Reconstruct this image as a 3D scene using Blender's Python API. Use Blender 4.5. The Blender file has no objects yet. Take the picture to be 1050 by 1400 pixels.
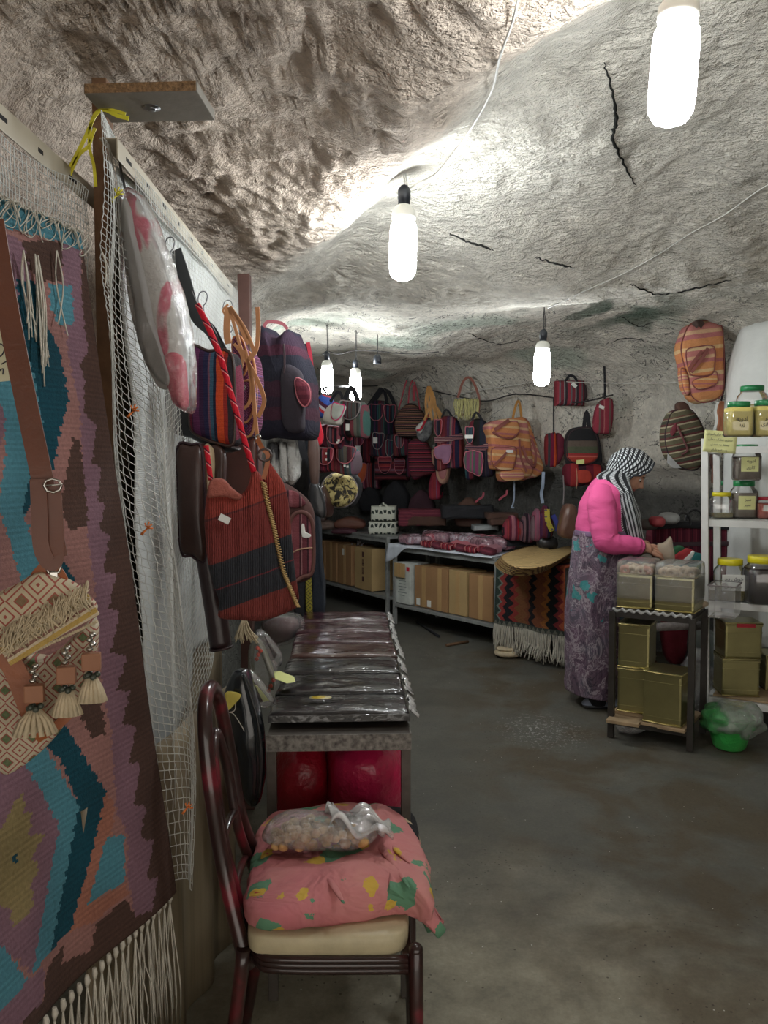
WORLD_S = .7
LAMP_S = 46
EXPO = 1.35
import bpy, bmesh, math, random
from mathutils import Vector, Matrix, noise, Euler
PI = math.pi
random.seed(7)
sc = bpy.context.scene
COL = sc.collection
rnd = random.random
def ru(a, b): return a + (b - a) * random.random()
def lerp(a, b, t): return a + (b - a) * t
def sst(a, b, x):
    t = min(1, max(0, (x - a) / (b - a))); return t * t * (3 - 2 * t)
# ------------------------------------------------------------- camera model
CAM = Vector((0, 0, 1.46)); FPX = 1090.0; PIT = math.atan(60 / 1090)
def ray(px, py):
    u = (px - 525) / FPX; v = -(py - 700) / FPX
    c, s = math.cos(PIT), math.sin(PIT)
    return Vector((u, c + v * s, -s + v * c))
def at(px, py, Y):
    d = ray(px, py); return CAM + d * (Y / d.y)
def atz(px, py, z):
    d = ray(px, py); return CAM + d * ((z - CAM.z) / d.z)
cd = bpy.data.cameras.new('camera'); cam = bpy.data.objects.new('camera', cd); COL.objects.link(cam)
cam.location = CAM; cam.rotation_euler = (PI / 2 - PIT, 0, 0)
cd.sensor_fit = 'VERTICAL'; cd.sensor_height = 36; cd.lens = FPX / 1400 * 36; cd.clip_start = .02
sc.camera = cam
# ------------------------------------------------------------- materials
def C(r, g=None, b=None):
    if g is None: r, g, b = r
    f = lambda x: (x / 255 / 12.92) if x <= 10 else ((x / 255 + .055) / 1.055) ** 2.4
    return (f(r), f(g), f(b), 1)
class NT:
    def __init__(s, name):
        s.m = bpy.data.materials.new(name); s.m.use_nodes = True
        s.t = s.m.node_tree; s.b = s.t.nodes['Principled BSDF']; s.out = s.t.nodes['Material Output']
    def n(s, typ, ins=None, **kw):
        x = s.t.nodes.new('ShaderNode' + typ)
        for k, v in kw.items(): setattr(x, k, v)
        for k, v in (ins or {}).items(): s.put(x.inputs[k], v)
        return x
    def put(s, sock, v):
        if isinstance(v, bpy.types.NodeSocket): s.t.links.new(v, sock)
        elif isinstance(v, bpy.types.Node): s.t.links.new(v.outputs[0], sock)
        else: sock.default_value = v
    def math(s, op, a, b=0., c=None, clamp=False):
        x = s.n('Math', {0: a, 1: b}, operation=op, use_clamp=clamp)
        if c is not None: s.put(x.inputs[2], c)
        return x.outputs[0]
    def mix(s, f, a, b, mode='MIX'):
        x = s.n('Mix', data_type='RGBA', blend_type=mode)
        s.put(x.inputs[0], f); s.put(x.inputs[6], a); s.put(x.inputs[7], b); return x.outputs[2]
    def ramp(s, f, stops, interp='LINEAR'):
        x = s.n('ValToRGB', {0: f}); r = x.color_ramp; r.interpolation = interp
        while len(r.elements) < len(stops): r.elements.new(.5)
        for e, (p, c) in zip(r.elements, stops):
            e.position = p; e.color = c if len(c) == 4 else (*c, 1)
        return x.outputs[0]
    def co(s, kind='Object'): return s.n('TexCoord').outputs[kind]
    def noise(s, scale, vec=None, detail=4, rough=.55, dist=0, out=0):
        x = s.n('TexNoise', {'Scale': scale, 'Detail': detail, 'Roughness': rough, 'Distortion': dist})
        s.put(x.inputs['Vector'], vec if vec is not None else s.co()); return x.outputs[out]
    def bump(s, h, strength=.3, dist=.01, norm=None):
        x = s.n('Bump', {'Strength': strength, 'Distance': dist, 'Height': h})
        if norm is not None: s.put(x.inputs['Normal'], norm)
        return x.outputs[0]
G = lambda v: (v, v, v, 1)
def mk(name, col, rough=.6, metal=0, var=.18, vs=9, bump=.15, bs=60, bd=.004, spec=.5, coat=0, col2=None, sheen=0):
    N = NT(name); nz = N.noise(vs)
    a = tuple(c * (1 - var) for c in col[:3]) + (1,); b = tuple(min(1, c * (1 + var)) for c in col[:3]) + (1,)
    if col2: b = col2
    N.put(N.b.inputs['Base Color'], N.ramp(nz, [(.3, a), (.7, b)]))
    N.b.inputs['Roughness'].default_value = rough; N.b.inputs['Metallic'].default_value = metal
    N.b.inputs['Specular IOR Level'].default_value = spec; N.b.inputs['Coat Weight'].default_value = coat
    N.b.inputs['Coat Roughness'].default_value = .12
    if sheen: N.b.inputs['Sheen Weight'].default_value = sheen
    if bump: N.put(N.b.inputs['Normal'], N.bump(N.noise(bs), bump, bd))
    return N.m
def stripes(name, cols, period=.2, axis=0, rough=.92, wob=.004, fine=True, tilt=0, cross=None, off=0.):
    """woven cloth: bands (colour, width) repeated along a local axis"""
    N = NT(name); co = N.co(); sp = N.n('SeparateXYZ', {0: co})
    v = sp.outputs[axis]
    if tilt: v = N.math('ADD', v, N.math('MULTIPLY', sp.outputs[2 if axis == 0 else 0], tilt))
    v = N.math('ADD', v, N.math('MULTIPLY', N.noise(25, co), wob))
    t = N.math('FRACT', N.math('ADD', N.math('MULTIPLY', v, 1 / period), off))
    cw = [(c if len(c) == 2 and isinstance(c[0], tuple) else (c, 1)) for c in cols]
    tot = sum(w for _, w in cw); p = 0; st = []
    for c, w in cw[:31]: st.append((p / tot, c)); p += w
    c = N.ramp(t, st, 'CONSTANT')
    if cross:   # small pattern blocks across
        o = sp.outputs[2 if axis == 0 else 0]
        ck = N.n('TexChecker', {'Vector': co, 'Scale': 1 / cross[1], 'Color1': G(0), 'Color2': G(1)})
        c = N.mix(N.math('MULTIPLY', ck.outputs[1], cross[2]), c, cross[0])
    dark = N.math('MULTIPLY_ADD', N.noise(300, co, 2), .7, .65)
    c = N.mix(1., c, N.n('CombineColor', {0: dark, 1: dark, 2: dark}).outputs[0], 'MULTIPLY')
    N.put(N.b.inputs['Base Color'], c); N.b.inputs['Roughness'].default_value = rough
    N.b.inputs['Specular IOR Level'].default_value = .2
    w = N.n('TexWave', {'Vector': co, 'Scale': 90, 'Distortion': 2., 'Detail': 1.}, bands_direction='Z' if axis == 0 else 'X')
    h = N.math('ADD', w.outputs[1], N.noise(180, co, 2))
    N.put(N.b.inputs['Normal'], N.bump(h, .5, .0015, N.bump(N.noise(14, co, 3), .5, .02)))
    return N.m
def attrmat(name, rough=.9, bs=250, bd=.002, bump=.5, scl=1., spec=.3):
    N = NT(name); a = N.n('Attribute', attribute_name='Col').outputs[0]
    k = N.math('MULTIPLY_ADD', N.noise(160, None, 3), .6, .7)
    N.put(N.b.inputs['Base Color'], N.mix(1., a, N.n('CombineColor', {0: k, 1: k, 2: k}).outputs[0], 'MULTIPLY'))
    N.b.inputs['Roughness'].default_value = rough; N.b.inputs['Specular IOR Level'].default_value = spec
    N.put(N.b.inputs['Normal'], N.bump(N.noise(bs), bump, bd, N.bump(N.noise(12), .3, .02)))
    return N.m
def clear(name, tint=(1, 1, 1, 1), haze=.06, rough=.06, wr=.0, ws=22, gl=.0, hz=(.9, .9, .9, 1)):
    N = NT(name); N.t.nodes.remove(N.b)
    nrm = N.bump(N.noise(ws, None, 5, .6, 1.2), wr, .02) if wr else None
    lw = N.n('LayerWeight', {'Blend': .25}); g = N.n('BsdfGlossy', {'Color': G(1), 'Roughness': rough})
    tr = N.n('BsdfTransparent', {'Color': tint}); df = N.n('BsdfDiffuse', {'Color': hz})
    if nrm is not None:
        N.put(lw.inputs['Normal'], nrm); N.put(g.inputs['Normal'], nrm)
    a = N.n('MixShader', {0: haze, 1: tr.outputs[0], 2: df.outputs[0]})
    f = N.math('MULTIPLY_ADD', lw.outputs[0], .9, .04 + gl, clamp=True)
    b = N.n('MixShader', {0: f, 1: a.outputs[0], 2: g.outputs[0]})
    N.put(N.out.inputs[0], b.outputs[0]); return N.m
def emis(name, col, s):
    N = NT(name); N.b.inputs['Base Color'].default_value = col
    N.b.inputs['Emission Color'].default_value = col; N.b.inputs['Emission Strength'].default_value = s; return N.m
# ------------------------------------------------------------- mesh tools
def link(name, bm, m=None, parent=None, smooth=None, recalc=True):
    if recalc: bmesh.ops.recalc_face_normals(bm, faces=bm.faces)
    me = bpy.data.meshes.new(name); bm.to_mesh(me); bm.free()
    o = bpy.data.objects.new(name, me); COL.objects.link(o)
    if m is not None:
        for x in (m if isinstance(m, (list, tuple)) else [m]): me.materials.append(x)
    if smooth is not None:
        for p in me.polygons: p.use_smooth = smooth
    if parent is not None: o.parent = parent
    return o
def tag(o, label=None, cat=None, group=None, kind=None):
    if label: o['label'] = label
    if cat: o['category'] = cat
    if group: o['group'] = group
    if kind: o['kind'] = kind
    return o
def empty(name, loc, rz=0, label=None, cat=None, group=None, rot=None):
    o = bpy.data.objects.new(name, None); COL.objects.link(o); o.empty_display_size = .05
    o.location = loc; o.rotation_euler = rot if rot else (0, 0, rz); return tag(o, label, cat, group)
B = bmesh.new
def box(bm, c, s, rot=None, bev=0, mi=0, M=None):
    m = Matrix.Translation(c) @ (rot.to_matrix().to_4x4() if isinstance(rot, Euler) else (Matrix.Rotation(rot, 4, 'Z') if rot else Matrix())) @ Matrix.Diagonal((*s, 1))
    if M is not None: m = M @ m
    r = bmesh.ops.create_cube(bm, size=1, matrix=m); vs = r['verts']
    fs = {f for v in vs for f in v.link_faces}
    if bev:
        es = {e for v in vs for e in v.link_edges}
        r = bmesh.ops.bevel(bm, geom=list(es), offset=bev, segments=2, affect='EDGES', profile=.6); fs = set(r['faces']) | {f for f in fs if f.is_valid}
    for f in fs:
        if f.is_valid: f.material_index = mi
def frames(pts):
    n = len(pts); T = []
    for i in range(n):
        a = pts[max(0, i - 1)]; b = pts[min(n - 1, i + 1)]; t = (b - a)
        T.append(t.normalized() if t.length > 1e-9 else Vector((0, 0, 1)))
    up = Vector((0, 0, 1)) if abs(T[0].z) < .9 else Vector((1, 0, 0)); out = []
    nrm = T[0].cross(up).normalized()
    for t in T:
        nrm = (nrm - t * nrm.dot(t)); nrm = nrm.normalized() if nrm.length > 1e-6 else t.orthogonal().normalized()
        out.append((t, nrm, t.cross(nrm)))
    return out
def tube(bm, pts, r, n=8, closed=False, mi=0, cap=True):
    pts = [Vector(p) for p in pts]
    if closed: pts = pts + [pts[0]]
    fr = frames(pts); rings = []
    for i, (p, (t, a, b)) in enumerate(zip(pts, fr)):
        rr = r[min(i, len(r) - 1)] if isinstance(r, (list, tuple)) else r
        rings.append([bm.verts.new(p + (a * math.cos(k * 2 * PI / n) + b * math.sin(k * 2 * PI / n)) * rr) for k in range(n)])
    for i in range(len(rings) - 1):
        for k in range(n):
            f = bm.faces.new((rings[i][k], rings[i][(k + 1) % n], rings[i + 1][(k + 1) % n], rings[i + 1][k])); f.smooth = True; f.material_index = mi
    if cap and not closed:
        for q in (rings[0][::-1], rings[-1]):
            f = bm.faces.new(q); f.material_index = mi
def smooth_pts(pts, k=4, closed=False):
    """Catmull-Rom"""
    P = [Vector(p) for p in pts]; n = len(P); out = []
    rng = range(n) if closed else range(n - 1)
    for i in rng:
        if closed: a, b, c, d = P[(i - 1) % n], P[i], P[(i + 1) % n], P[(i + 2) % n]
        else: a, b, c, d = P[max(0, i - 1)], P[i], P[i + 1], P[min(n - 1, i + 2)]
        for j in range(k):
            t = j / k; out.append(.5 * ((2 * b) + (c - a) * t + (2 * a - 5 * b + 4 * c - d) * t * t + (3 * b - a - 3 * c + d) * t ** 3))
    if not closed: out.append(P[-1].copy())
    return out
def ribbon(bm, pts, w, t, side=None, mi=0):
    """flat strap; side = direction of the width"""
    pts = [Vector(p) for p in pts]; fr = frames(pts); R = []
    for i, (p, (T, a, b)) in enumerate(zip(pts, fr)):
        if side == 'face':
            s = T.cross(Vector((0, 1, 0))); s = s.normalized() if s.length > 1e-3 else a
        elif side is not None:
            s = Vector(side); s = (s - T * s.dot(T)); s = s.normalized() if s.length > 1e-4 else a
        else: s = a
        u = T.cross(s); ww = w[i] if isinstance(w, list) else w
        R.append([bm.verts.new(p + s * sx * ww / 2 + u * sy * t / 2) for sx, sy in ((-1, -1), (1, -1), (1, 1), (-1, 1))])
    for i in range(len(R) - 1):
        for k in range(4):
            f = bm.faces.new((R[i][k], R[i][(k + 1) % 4], R[i + 1][(k + 1) % 4], R[i + 1][k])); f.material_index = mi; f.smooth = False
    bm.faces.new(R[0][::-1]).material_index = mi; bm.faces.new(R[-1]).material_index = mi
def lathe(bm, prof, n=24, c=(0, 0, 0), mi=0, M=None, sq=0, smooth=True):
    """prof: (r, z); sq>0 squares the plan"""
    c = Vector(c); rings = []
    for r, z in prof:
        ring = []
        for k in range(n):
            a = k * 2 * PI / n; ca, sa = math.cos(a), math.sin(a)
            if sq:
                e = 2 / (2 + sq * 6); q = (abs(ca) ** (2 / e) + abs(sa) ** (2 / e)) ** (-e / 2)
                ca *= q; sa *= q
            v = c + Vector((r * ca, r * sa, z)); ring.append(bm.verts.new(M @ v if M is not None else v))
        rings.append(ring)
    for i in range(len(rings) - 1):
        for k in range(n):
            f = bm.faces.new((rings[i][k], rings[i][(k + 1) % n], rings[i + 1][(k + 1) % n], rings[i + 1][k])); f.smooth = smooth; f.material_index = mi
    for q, r in ((rings[0][::-1], prof[0][0]), (rings[-1], prof[-1][0])):
        if r > 1e-5: bm.faces.new(q).material_index = mi
def ball(bm, c, s, e=1., seg=20, rings=14, taper=0, wr=0, M=None, mi=0, ws=12, seed=0):
    """superellipsoid blob of full sizes s"""
    pw = lambda v: math.copysign(abs(v) ** e, v); c = Vector(c); R = []
    for i in range(rings + 1):
        ph = -PI / 2 + PI * i / rings; ring = []
        for k in range(seg):
            th = 2 * PI * k / seg
            x, y, z = pw(math.cos(ph)) * pw(math.cos(th)), pw(math.cos(ph)) * pw(math.sin(th)), pw(math.sin(ph))
            q = 1 - taper * z; v = Vector((x * s[0] / 2 * q, y * s[1] / 2 * q, z * s[2] / 2))
            if wr: v *= 1 + wr * noise.noise((v + Vector((seed, 0, 0))) * ws) / max(.3, 1)
            v = c + v; ring.append(M @ v if M is not None else v)
        R.append(ring)
    bot = bm.verts.new(R[0][0]); top = bm.verts.new(R[-1][0])
    V = [[bm.verts.new(v) for v in r] for r in R[1:-1]]
    for k in range(seg):
        j = (k + 1) % seg
        for f in (bm.faces.new((bot, V[0][j], V[0][k])), bm.faces.new((top, V[-1][k], V[-1][j]))): f.smooth = True; f.material_index = mi
        for i in range(len(V) - 1):
            f = bm.faces.new((V[i][k], V[i][j], V[i + 1][j], V[i + 1][k])); f.smooth = True; f.material_index = mi
def sheet(bm, fn, nu, nv, th=.003, col=None, uv=None):
    """closed thin solid over fn(u,v); col(u,v)->rgba per cell"""
    P = [[Vector(fn(i / nu, j / nv)) for i in range(nu + 1)] for j in range(nv + 1)]
    A = []; Bk = []
    for j in range(nv + 1):
        ra, rb = [], []
        for i in range(nu + 1):
            du = P[j][min(nu, i + 1)] - P[j][max(0, i - 1)]; dv = P[min(nv, j + 1)][i] - P[max(0, j - 1)][i]
            n = du.cross(dv); n = n.normalized() if n.length > 1e-12 else Vector((0, 1, 0))
            ra.append(bm.verts.new(P[j][i] + n * th / 2)); rb.append(bm.verts.new(P[j][i] - n * th / 2))
        A.append(ra); Bk.append(rb)
    cl = bm.loops.layers.float_color.new('Col') if col and 'Col' not in bm.loops.layers.float_color else (bm.loops.layers.float_color['Col'] if col else None)
    ul = bm.loops.layers.uv.verify() if uv else None
    def F(vs, i, j, sm=True):
        f = bm.faces.new(vs); f.smooth = sm
        if col:
            c = col((i + .5) / nu, (j + .5) / nv)
            for l in f.loops: l[cl] = c
        return f
    for j in range(nv):
        for i in range(nu):
            f1 = F((A[j][i], A[j][i + 1], A[j + 1][i + 1], A[j + 1][i]), i, j); f2 = F((Bk[j][i], Bk[j + 1][i], Bk[j + 1][i + 1], Bk[j][i + 1]), i, j)
            if uv:
                q = [(i, j), (i + 1, j), (i + 1, j + 1), (i, j + 1)]
                for l, (a, b) in zip(f1.loops, q): l[ul].uv = (a / nu, b / nv)
                q = [(i, j), (i, j + 1), (i + 1, j + 1), (i + 1, j)]
                for l, (a, b) in zip(f2.loops, q): l[ul].uv = (a / nu, b / nv)
    for i in range(nu):
        F((A[0][i], Bk[0][i], Bk[0][i + 1], A[0][i + 1]), i, 0, False); F((A[nv][i], A[nv][i + 1], Bk[nv][i + 1], Bk[nv][i]), i, nv - 1, False)
    for j in range(nv):
        F((A[j][0], A[j + 1][0], Bk[j + 1][0], Bk[j][0]), 0, j, False); F((A[j][nu], Bk[j][nu], Bk[j + 1][nu], A[j + 1][nu]), nu - 1, j, False)
def pad(bm, pts, yf, th, puff=.02, back=None, wr=0, mi=0, seed=0, edge=.96):
    """cushion over a closed outline of (x, z); front face near y=yf (towards -y), body goes back by th"""
    n = len(pts); cx = sum(p[0] for p in pts) / n; cz = sum(p[1] for p in pts) / n
    back = puff * .5 if back is None else back
    prof = [(1 - (1 - edge) * 3.2, yf - puff * .55), (edge, yf - puff * .25), (1., yf + min(th * .25, .012)), (1., yf + th * .5), (1., yf + th - min(th * .25, .012)), (edge, yf + th + back * .3), (1 - (1 - edge) * 3.2, yf + th + back * .6)]
    prof = [(.3, yf - puff), (.55, yf - puff * .93), (.75, yf - puff * .76)] + prof + [(.6, yf + th + back * .9), (.3, yf + th + back)]
    R = []
    for s, y in prof:
        ring = []
        for x, z in pts:
            v = Vector((cx + (x - cx) * s, y, cz + (z - cz) * s))
            if wr:
                q = noise.noise(Vector((v.x * 9 + seed, v.y * 6, v.z * 9))); q2 = noise.noise(Vector((v.x * 22, v.y * 20 + seed, v.z * 22)))
                v.y += wr * (q * 1.2 + q2 * .5) * (1.1 - s * .6); v.x += wr * q2 * .4; v.z += wr * q * .3
            ring.append(bm.verts.new(v))
        R.append(ring)
    for i in range(len(R) - 1):
        for k in range(n):
            f = bm.faces.new((R[i][k], R[i][(k + 1) % n], R[i + 1][(k + 1) % n], R[i + 1][k])); f.smooth = True; f.material_index = mi
    for r, y in ((R[0], yf - puff * 1.02), (R[-1], yf + th + back)):
        c = bm.verts.new((cx, y, cz))
        for k in range(n):
            f = bm.faces.new((r[k], r[(k + 1) % n], c)); f.smooth = True; f.material_index = mi
def rrect(w, h, r=.02, cx=0, cz=0, k=4, rt=None):
    rt = r if rt is None else rt; out = []
    for sx, sz, a0, rr in ((1, 1, 0, rt), (-1, 1, 90, rt), (-1, -1, 180, r), (1, -1, 270, r)):
        for i in range(k + 1):
            a = math.radians(a0 + 90 * i / k); out.append((cx + sx * (w / 2 - rr) + rr * math.cos(a), cz + sz * (h / 2 - rr) + rr * math.sin(a)))
    res = []   # subdivide long edges
    for i, p in enumerate(out):
        q = out[(i + 1) % len(out)]; d = math.hypot(q[0] - p[0], q[1] - p[1]); m = max(1, int(d / .05))
        for j in range(m): res.append((lerp(p[0], q[0], j / m), lerp(p[1], q[1], j / m)))
    return res
class Thing:
    """a thing hung or standing at depth Y: its parts are laid out on its own upright plane"""
    def __init__(s, name, label, cat, px, py, Y, yaw=0, tilt=0, group=None):
        s.o = empty(name, at(px, py, Y), 0, label, cat, group, rot=(tilt, 0, yaw))
        s.M = Matrix.Translation(s.o.location) @ Euler((tilt, 0, yaw)).to_matrix().to_4x4(); s.I = s.M.inverted()
        s.k = Y / FPX
    def L(s, p, yo=0.):
        o = s.I @ CAM; d = s.I.to_3x3() @ ray(*p); q = o + d * ((yo - o.y) / d.y); return q
    def P2(s, poly, yo=0., sm=0):
        v = [s.L(p, yo) for p in poly]
        if sm: v = smooth_pts(v, sm, True)
        return [(a.x, a.z) for a in v]
    def pad(s, name, m, poly, yo=0, th=.08, puff=.02, sm=4, wr=.006, parent=None, pipe=None, pr=.004, label=None, edge=.96):
        bm = B(); pts = s.P2(poly, yo, sm); pad(bm, pts, yo, th, puff, wr=wr, seed=len(bpy.data.objects), edge=edge)
        o = link(name, bm, m, parent or s.o)
        if label: o['label'] = label
        if pipe is not None:
            b2 = B(); tube(b2, [(x, yo - .001, z) for x, z in pts], pr, 5, True); link('piping', b2, pipe, o)
        return o
    def strap(s, name, m, line, w=.02, t=.003, yo=0., parent=None, sm=4, side='face'):
        bm = B(); v = [s.L(p[:2], (p[2] if len(p) > 2 else yo)) for p in line]
        if sm: v = smooth_pts(v, sm)
        ribbon(bm, v, w, t, side); return link(name, bm, m, parent or s.o)
    def cord(s, name, m, line, r=.004, yo=0., parent=None, sm=4, n=6):
        bm = B(); v = [s.L(p[:2], (p[2] if len(p) > 2 else yo)) for p in line]
        if sm: v = smooth_pts(v, sm)
        tube(bm, v, r, n); return link(name, bm, m, parent or s.o)
def inpoly(x, y, P):
    c = False; j = len(P) - 1
    for i in range(len(P)):
        xi, yi = P[i]; xj, yj = P[j]
        if (yi > y) != (yj > y) and x < (xj - xi) * (y - yi) / (yj - yi) + xi: c = not c
        j = i
    return c
# ============================================================= THE CAVE
OUT = [(-1.12, -1.6), (-1.12, 1.5), (-1.1, 3.4), (-1.0, 5), (-1.15, 7.5), (-1.05, 9.3), (-.35, 9.95), (.02, 9.3), (.66, 7.98), (1.5, 6.85), (2.28, 5.85), (2.75, 5.3), (3.0, 3.8), (3.05, 1.5), (2.9, -1.6)]
WALL = [(-.35, 9.95), (.02, 9.3), (.66, 7.98), (1.5, 6.85), (2.28, 5.85), (2.75, 5.3)]
def wallY(px):
    r = (px - 525) / FPX
    for (x0, y0), (x1, y1) in zip(WALL, WALL[1:]):
        a = x0 - r * y0; b = x1 - r * y1
        if a * b <= 0: t = a / (a - b); return lerp(y0, y1, t)
    return 5.3
CC = Vector((.7, 4.2, 0))
def ray_out(a):
    dx, dy = math.cos(a), math.sin(a); best = 9
    for i in range(len(OUT)):
        x0, y0 = OUT[i]; x1, y1 = OUT[(i + 1) % len(OUT)]; ex, ey = x1 - x0, y1 - y0
        den = dx * ey - dy * ex
        if abs(den) < 1e-9: continue
        t = ((x0 - CC.x) * ey - (y0 - CC.y) * ex) / den; s = ((x0 - CC.x) * dy - (y0 - CC.y) * dx) / den
        if t > 0 and -1e-6 <= s <= 1 + 1e-6: best = min(best, t)
    return best
def bell(x, w): return math.exp(-(x / w) ** 2)
def near_mass(x, y):
    d1 = (x + .48) * .848 + (y - 3.4) * .53 + .1 * math.sin(x * 5) + .05 * noise.noise(Vector((x * 3, y * 3, 5)))
    return d1
def Hc(x, y):
    d1 = near_mass(x, y)
    h = 2.40 + .12 * sst(-.02 - .35 * sst(-.1, .5, x), .35 + .5 * sst(-.1, .5, x), d1) - .05 * bell(d1 + .12, .2) * (1 - .8 * sst(-.1, .4, x)) + .05 * sst(.1, .9, -d1)
    d2 = (x + .6) * .28 + (y - 4.35) * .96
    h += -.17 * sst(-1.0, 0, d2) + .07 * sst(0.05, 1.1, d2) - .05 * bell(d2, .25)
    h += .10 * noise.noise(Vector((x * .9, y * .9, 1.3))) * sst(0, 1, d1)
    h += .38 * bell(math.hypot(x - .75, y - 1.35), .75) * sst(-.1, .25, d1)
    return h
NR = 860; MW = 34; MV = 30; MI = 130; ZT = 1.9
RR = [ray_out(2 * PI * k / NR) for k in range(NR)]
RS = [sum(RR[(k + j) % NR] for j in range(-5, 6)) / 11 for k in range(NR)]
def shell_pt(k, lev):
    a = 2 * PI * k / NR; R = RS[k]; dx, dy = math.cos(a), math.sin(a)
    ang = math.degrees(a)
    Rv = 1.0 if 0 < ang < 110 else .7
    if lev <= MW:
        z = ZT * lev / MW; rad = R
        if 0 < ang < 105: rad = R + .22 * (1 - sst(1.38, 1.5, z)) * sst(0, 15, ang) * (1 - sst(90, 105, ang)) + .05 * sst(1.5, 1.9, z)
        else: rad = R
        nz = (0.12, .99)
    elif lev <= MW + MV:
        ph = (lev - MW) / MV * PI / 2; q = 1 - math.cos(ph); rad = R - Rv * q + (.05 if 0 < ang < 105 else 0) * (1 - q)
        x, y = CC.x + dx * rad, CC.y + dy * rad; z = ZT + (Hc(x, y) - ZT) * math.sin(ph); nz = (math.sin(ph), math.cos(ph))
    else:
        t = (lev - MW - MV) / MI; rad = (R - Rv) * (1 - t); x, y = CC.x + dx * rad, CC.y + dy * rad; z = Hc(x, y); nz = (1, 0)
    x, y = CC.x + dx * rad, CC.y + dy * rad
    p = Vector((x, y, z)); d1 = near_mass(x, y); nm = 1 - sst(-.1, .15, d1)
    q = p * 1.0
    n1 = noise.noise(q * 2.2); n2 = noise.noise(Vector((q.x * 6, q.y * 6, q.z * 6 + 9)))
    n3 = noise.noise(Vector((q.x * 13 + 3 + 2 * n2, q.y * 10, q.z * 13))); n4 = noise.noise(Vector((q.x * 26, q.y * 34, q.z * 26)))
    amp = .035 * n1 + .016 * n2 + (.010 + .010 * nm) * n3 + (.005 + .012 * nm) * n4
    if lev <= MW: amp *= .5 + .5 * sst(.2, 1.6, z)
    p.z += amp * nz[0]; p.x += dx * amp * nz[1]; p.y += dy * amp * nz[1]
    if lev == 0: p.z = -.01
    # rock colour, browner on the near mass
    g = .5 + .5 * noise.noise(q * 1.7 + Vector((4, 2, 8)))
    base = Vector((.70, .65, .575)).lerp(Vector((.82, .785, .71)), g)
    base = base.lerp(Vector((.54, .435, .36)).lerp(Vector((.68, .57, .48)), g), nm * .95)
    if lev <= MW: dk = (1 - sst(1.25, 1.5, z + .12 * n1 - .22 * sst(6.3, 8, y))); base = base.lerp(Vector((.075, .075, .072)).lerp(Vector((.16, .165, .155)), sst(5.9, 5.2, y) if False else 1 - sst(5.4, 6.2, y)), dk * .95)  # overhang shade, with smoke stain, painted dark into the recessed lower wall
    gm = sst(.15, .5, noise.noise(Vector((x * 1.6, y * 1.6, z * 2 + 3)))) * sst(4.6, 5.4, y) * sst(1.5, 1.8, z)
    g2 = bell(math.hypot((x - 1.55) * .9, (y - 5.25) * .8), .5) * sst(-.02, .22, noise.noise(Vector((x * 5, y * 3.2, z * 5)))) * sst(1.7, 2., z)
    base = base.lerp(Vector((.30, .44, .36)), .5 * gm).lerp(Vector((.05, .10, .07)), .9 * g2)
    return p, (base.x, base.y, base.z, 1), nz[0]
rows = MW + MV + MI
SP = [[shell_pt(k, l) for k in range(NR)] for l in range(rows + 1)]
def rock_mat():
    N = NT('rock'); co = N.co(); a = N.n('Attribute', attribute_name='Col').outputs[0]
    v = N.noise(9, co, 4, .7); v2 = N.noise(55, co, 3, .7)
    k = N.math('MULTIPLY_ADD', v, 1.0, .5); k = N.math('MULTIPLY', k, N.math('MULTIPLY_ADD', v2, .5, .74))
    c = N.mix(1., a, N.n('CombineColor', {0: k, 1: k, 2: N.math('MULTIPLY', k, .98)}).outputs[0], 'MULTIPLY')
    # tool scratches and natural cracks: thin dark contour lines, more of them deeper in
    st = N.n('VectorMath', {0: co, 1: (14, 22, 14)}, operation='MULTIPLY').outputs[0]
    rel = N.noise(1.0, st, 6, .62, .6)
    s2 = N.noise(2.6, N.n('VectorMath', {0: co, 1: (1, .8, 2.1)}, operation='MULTIPLY').outputs[0], 6, .66, .8)
    far = N.n('MapRange', {0: N.n('SeparateXYZ', {0: co}).outputs[1], 1: 3.6, 2: 5.}).outputs[0]
    cr = N.math('MULTIPLY', N.math('LESS_THAN', N.math('ABSOLUTE', N.math('SUBTRACT', s2, .5)), .0075), N.math('MULTIPLY', far, N.math('GREATER_THAN', v, .5)))
    c = N.mix(N.math('MULTIPLY', cr, .8), c, (.035, .04, .035, 1))
    N.put(N.b.inputs['Base Color'], c); N.b.inputs['Roughness'].default_value = .95; N.b.inputs['Specular IOR Level'].default_value = .15
    pit = N.noise(24, N.n('VectorMath', {0: co, 1: (1, 1.5, 1)}, operation='MULTIPLY').outputs[0], 4, .7, .3)
    h = N.math('ADD', N.math('MULTIPLY', rel, .8), N.math('ADD', N.math('MULTIPLY', pit, .55), N.math('MULTIPLY', v2, .25)))
    h = N.math('SUBTRACT', h, N.math('MULTIPLY', cr, .5))
    N.put(N.b.inputs['Normal'], N.bump(h, 1., .05)); return N.m
ROCK = rock_mat()
def shell_obj(name, l0, l1, k0, k1):
    bm = B(); cl = bm.loops.layers.float_color.new('Col'); V = {}
    ks = list(range(k0, k1 + 1))
    for l in range(l0, l1 + 1):
        for k in ks: V[(l, k)] = bm.verts.new(SP[l][k % NR][0])
    for l in range(l0, l1):
        for k in ks[:-1]:
            q = ((l, k), (l, k + 1), (l + 1, k + 1), (l + 1, k))
            f = bm.faces.new([V[i] for i in q]); f.smooth = True
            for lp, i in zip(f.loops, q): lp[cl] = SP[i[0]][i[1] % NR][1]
    if l1 == rows: bmesh.ops.remove_doubles(bm, verts=bm.verts[:], dist=.0004)
    return tag(link(name, bm, ROCK, recalc=False), kind='structure')
kd = lambda deg: int(deg / 360 * NR)
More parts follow.
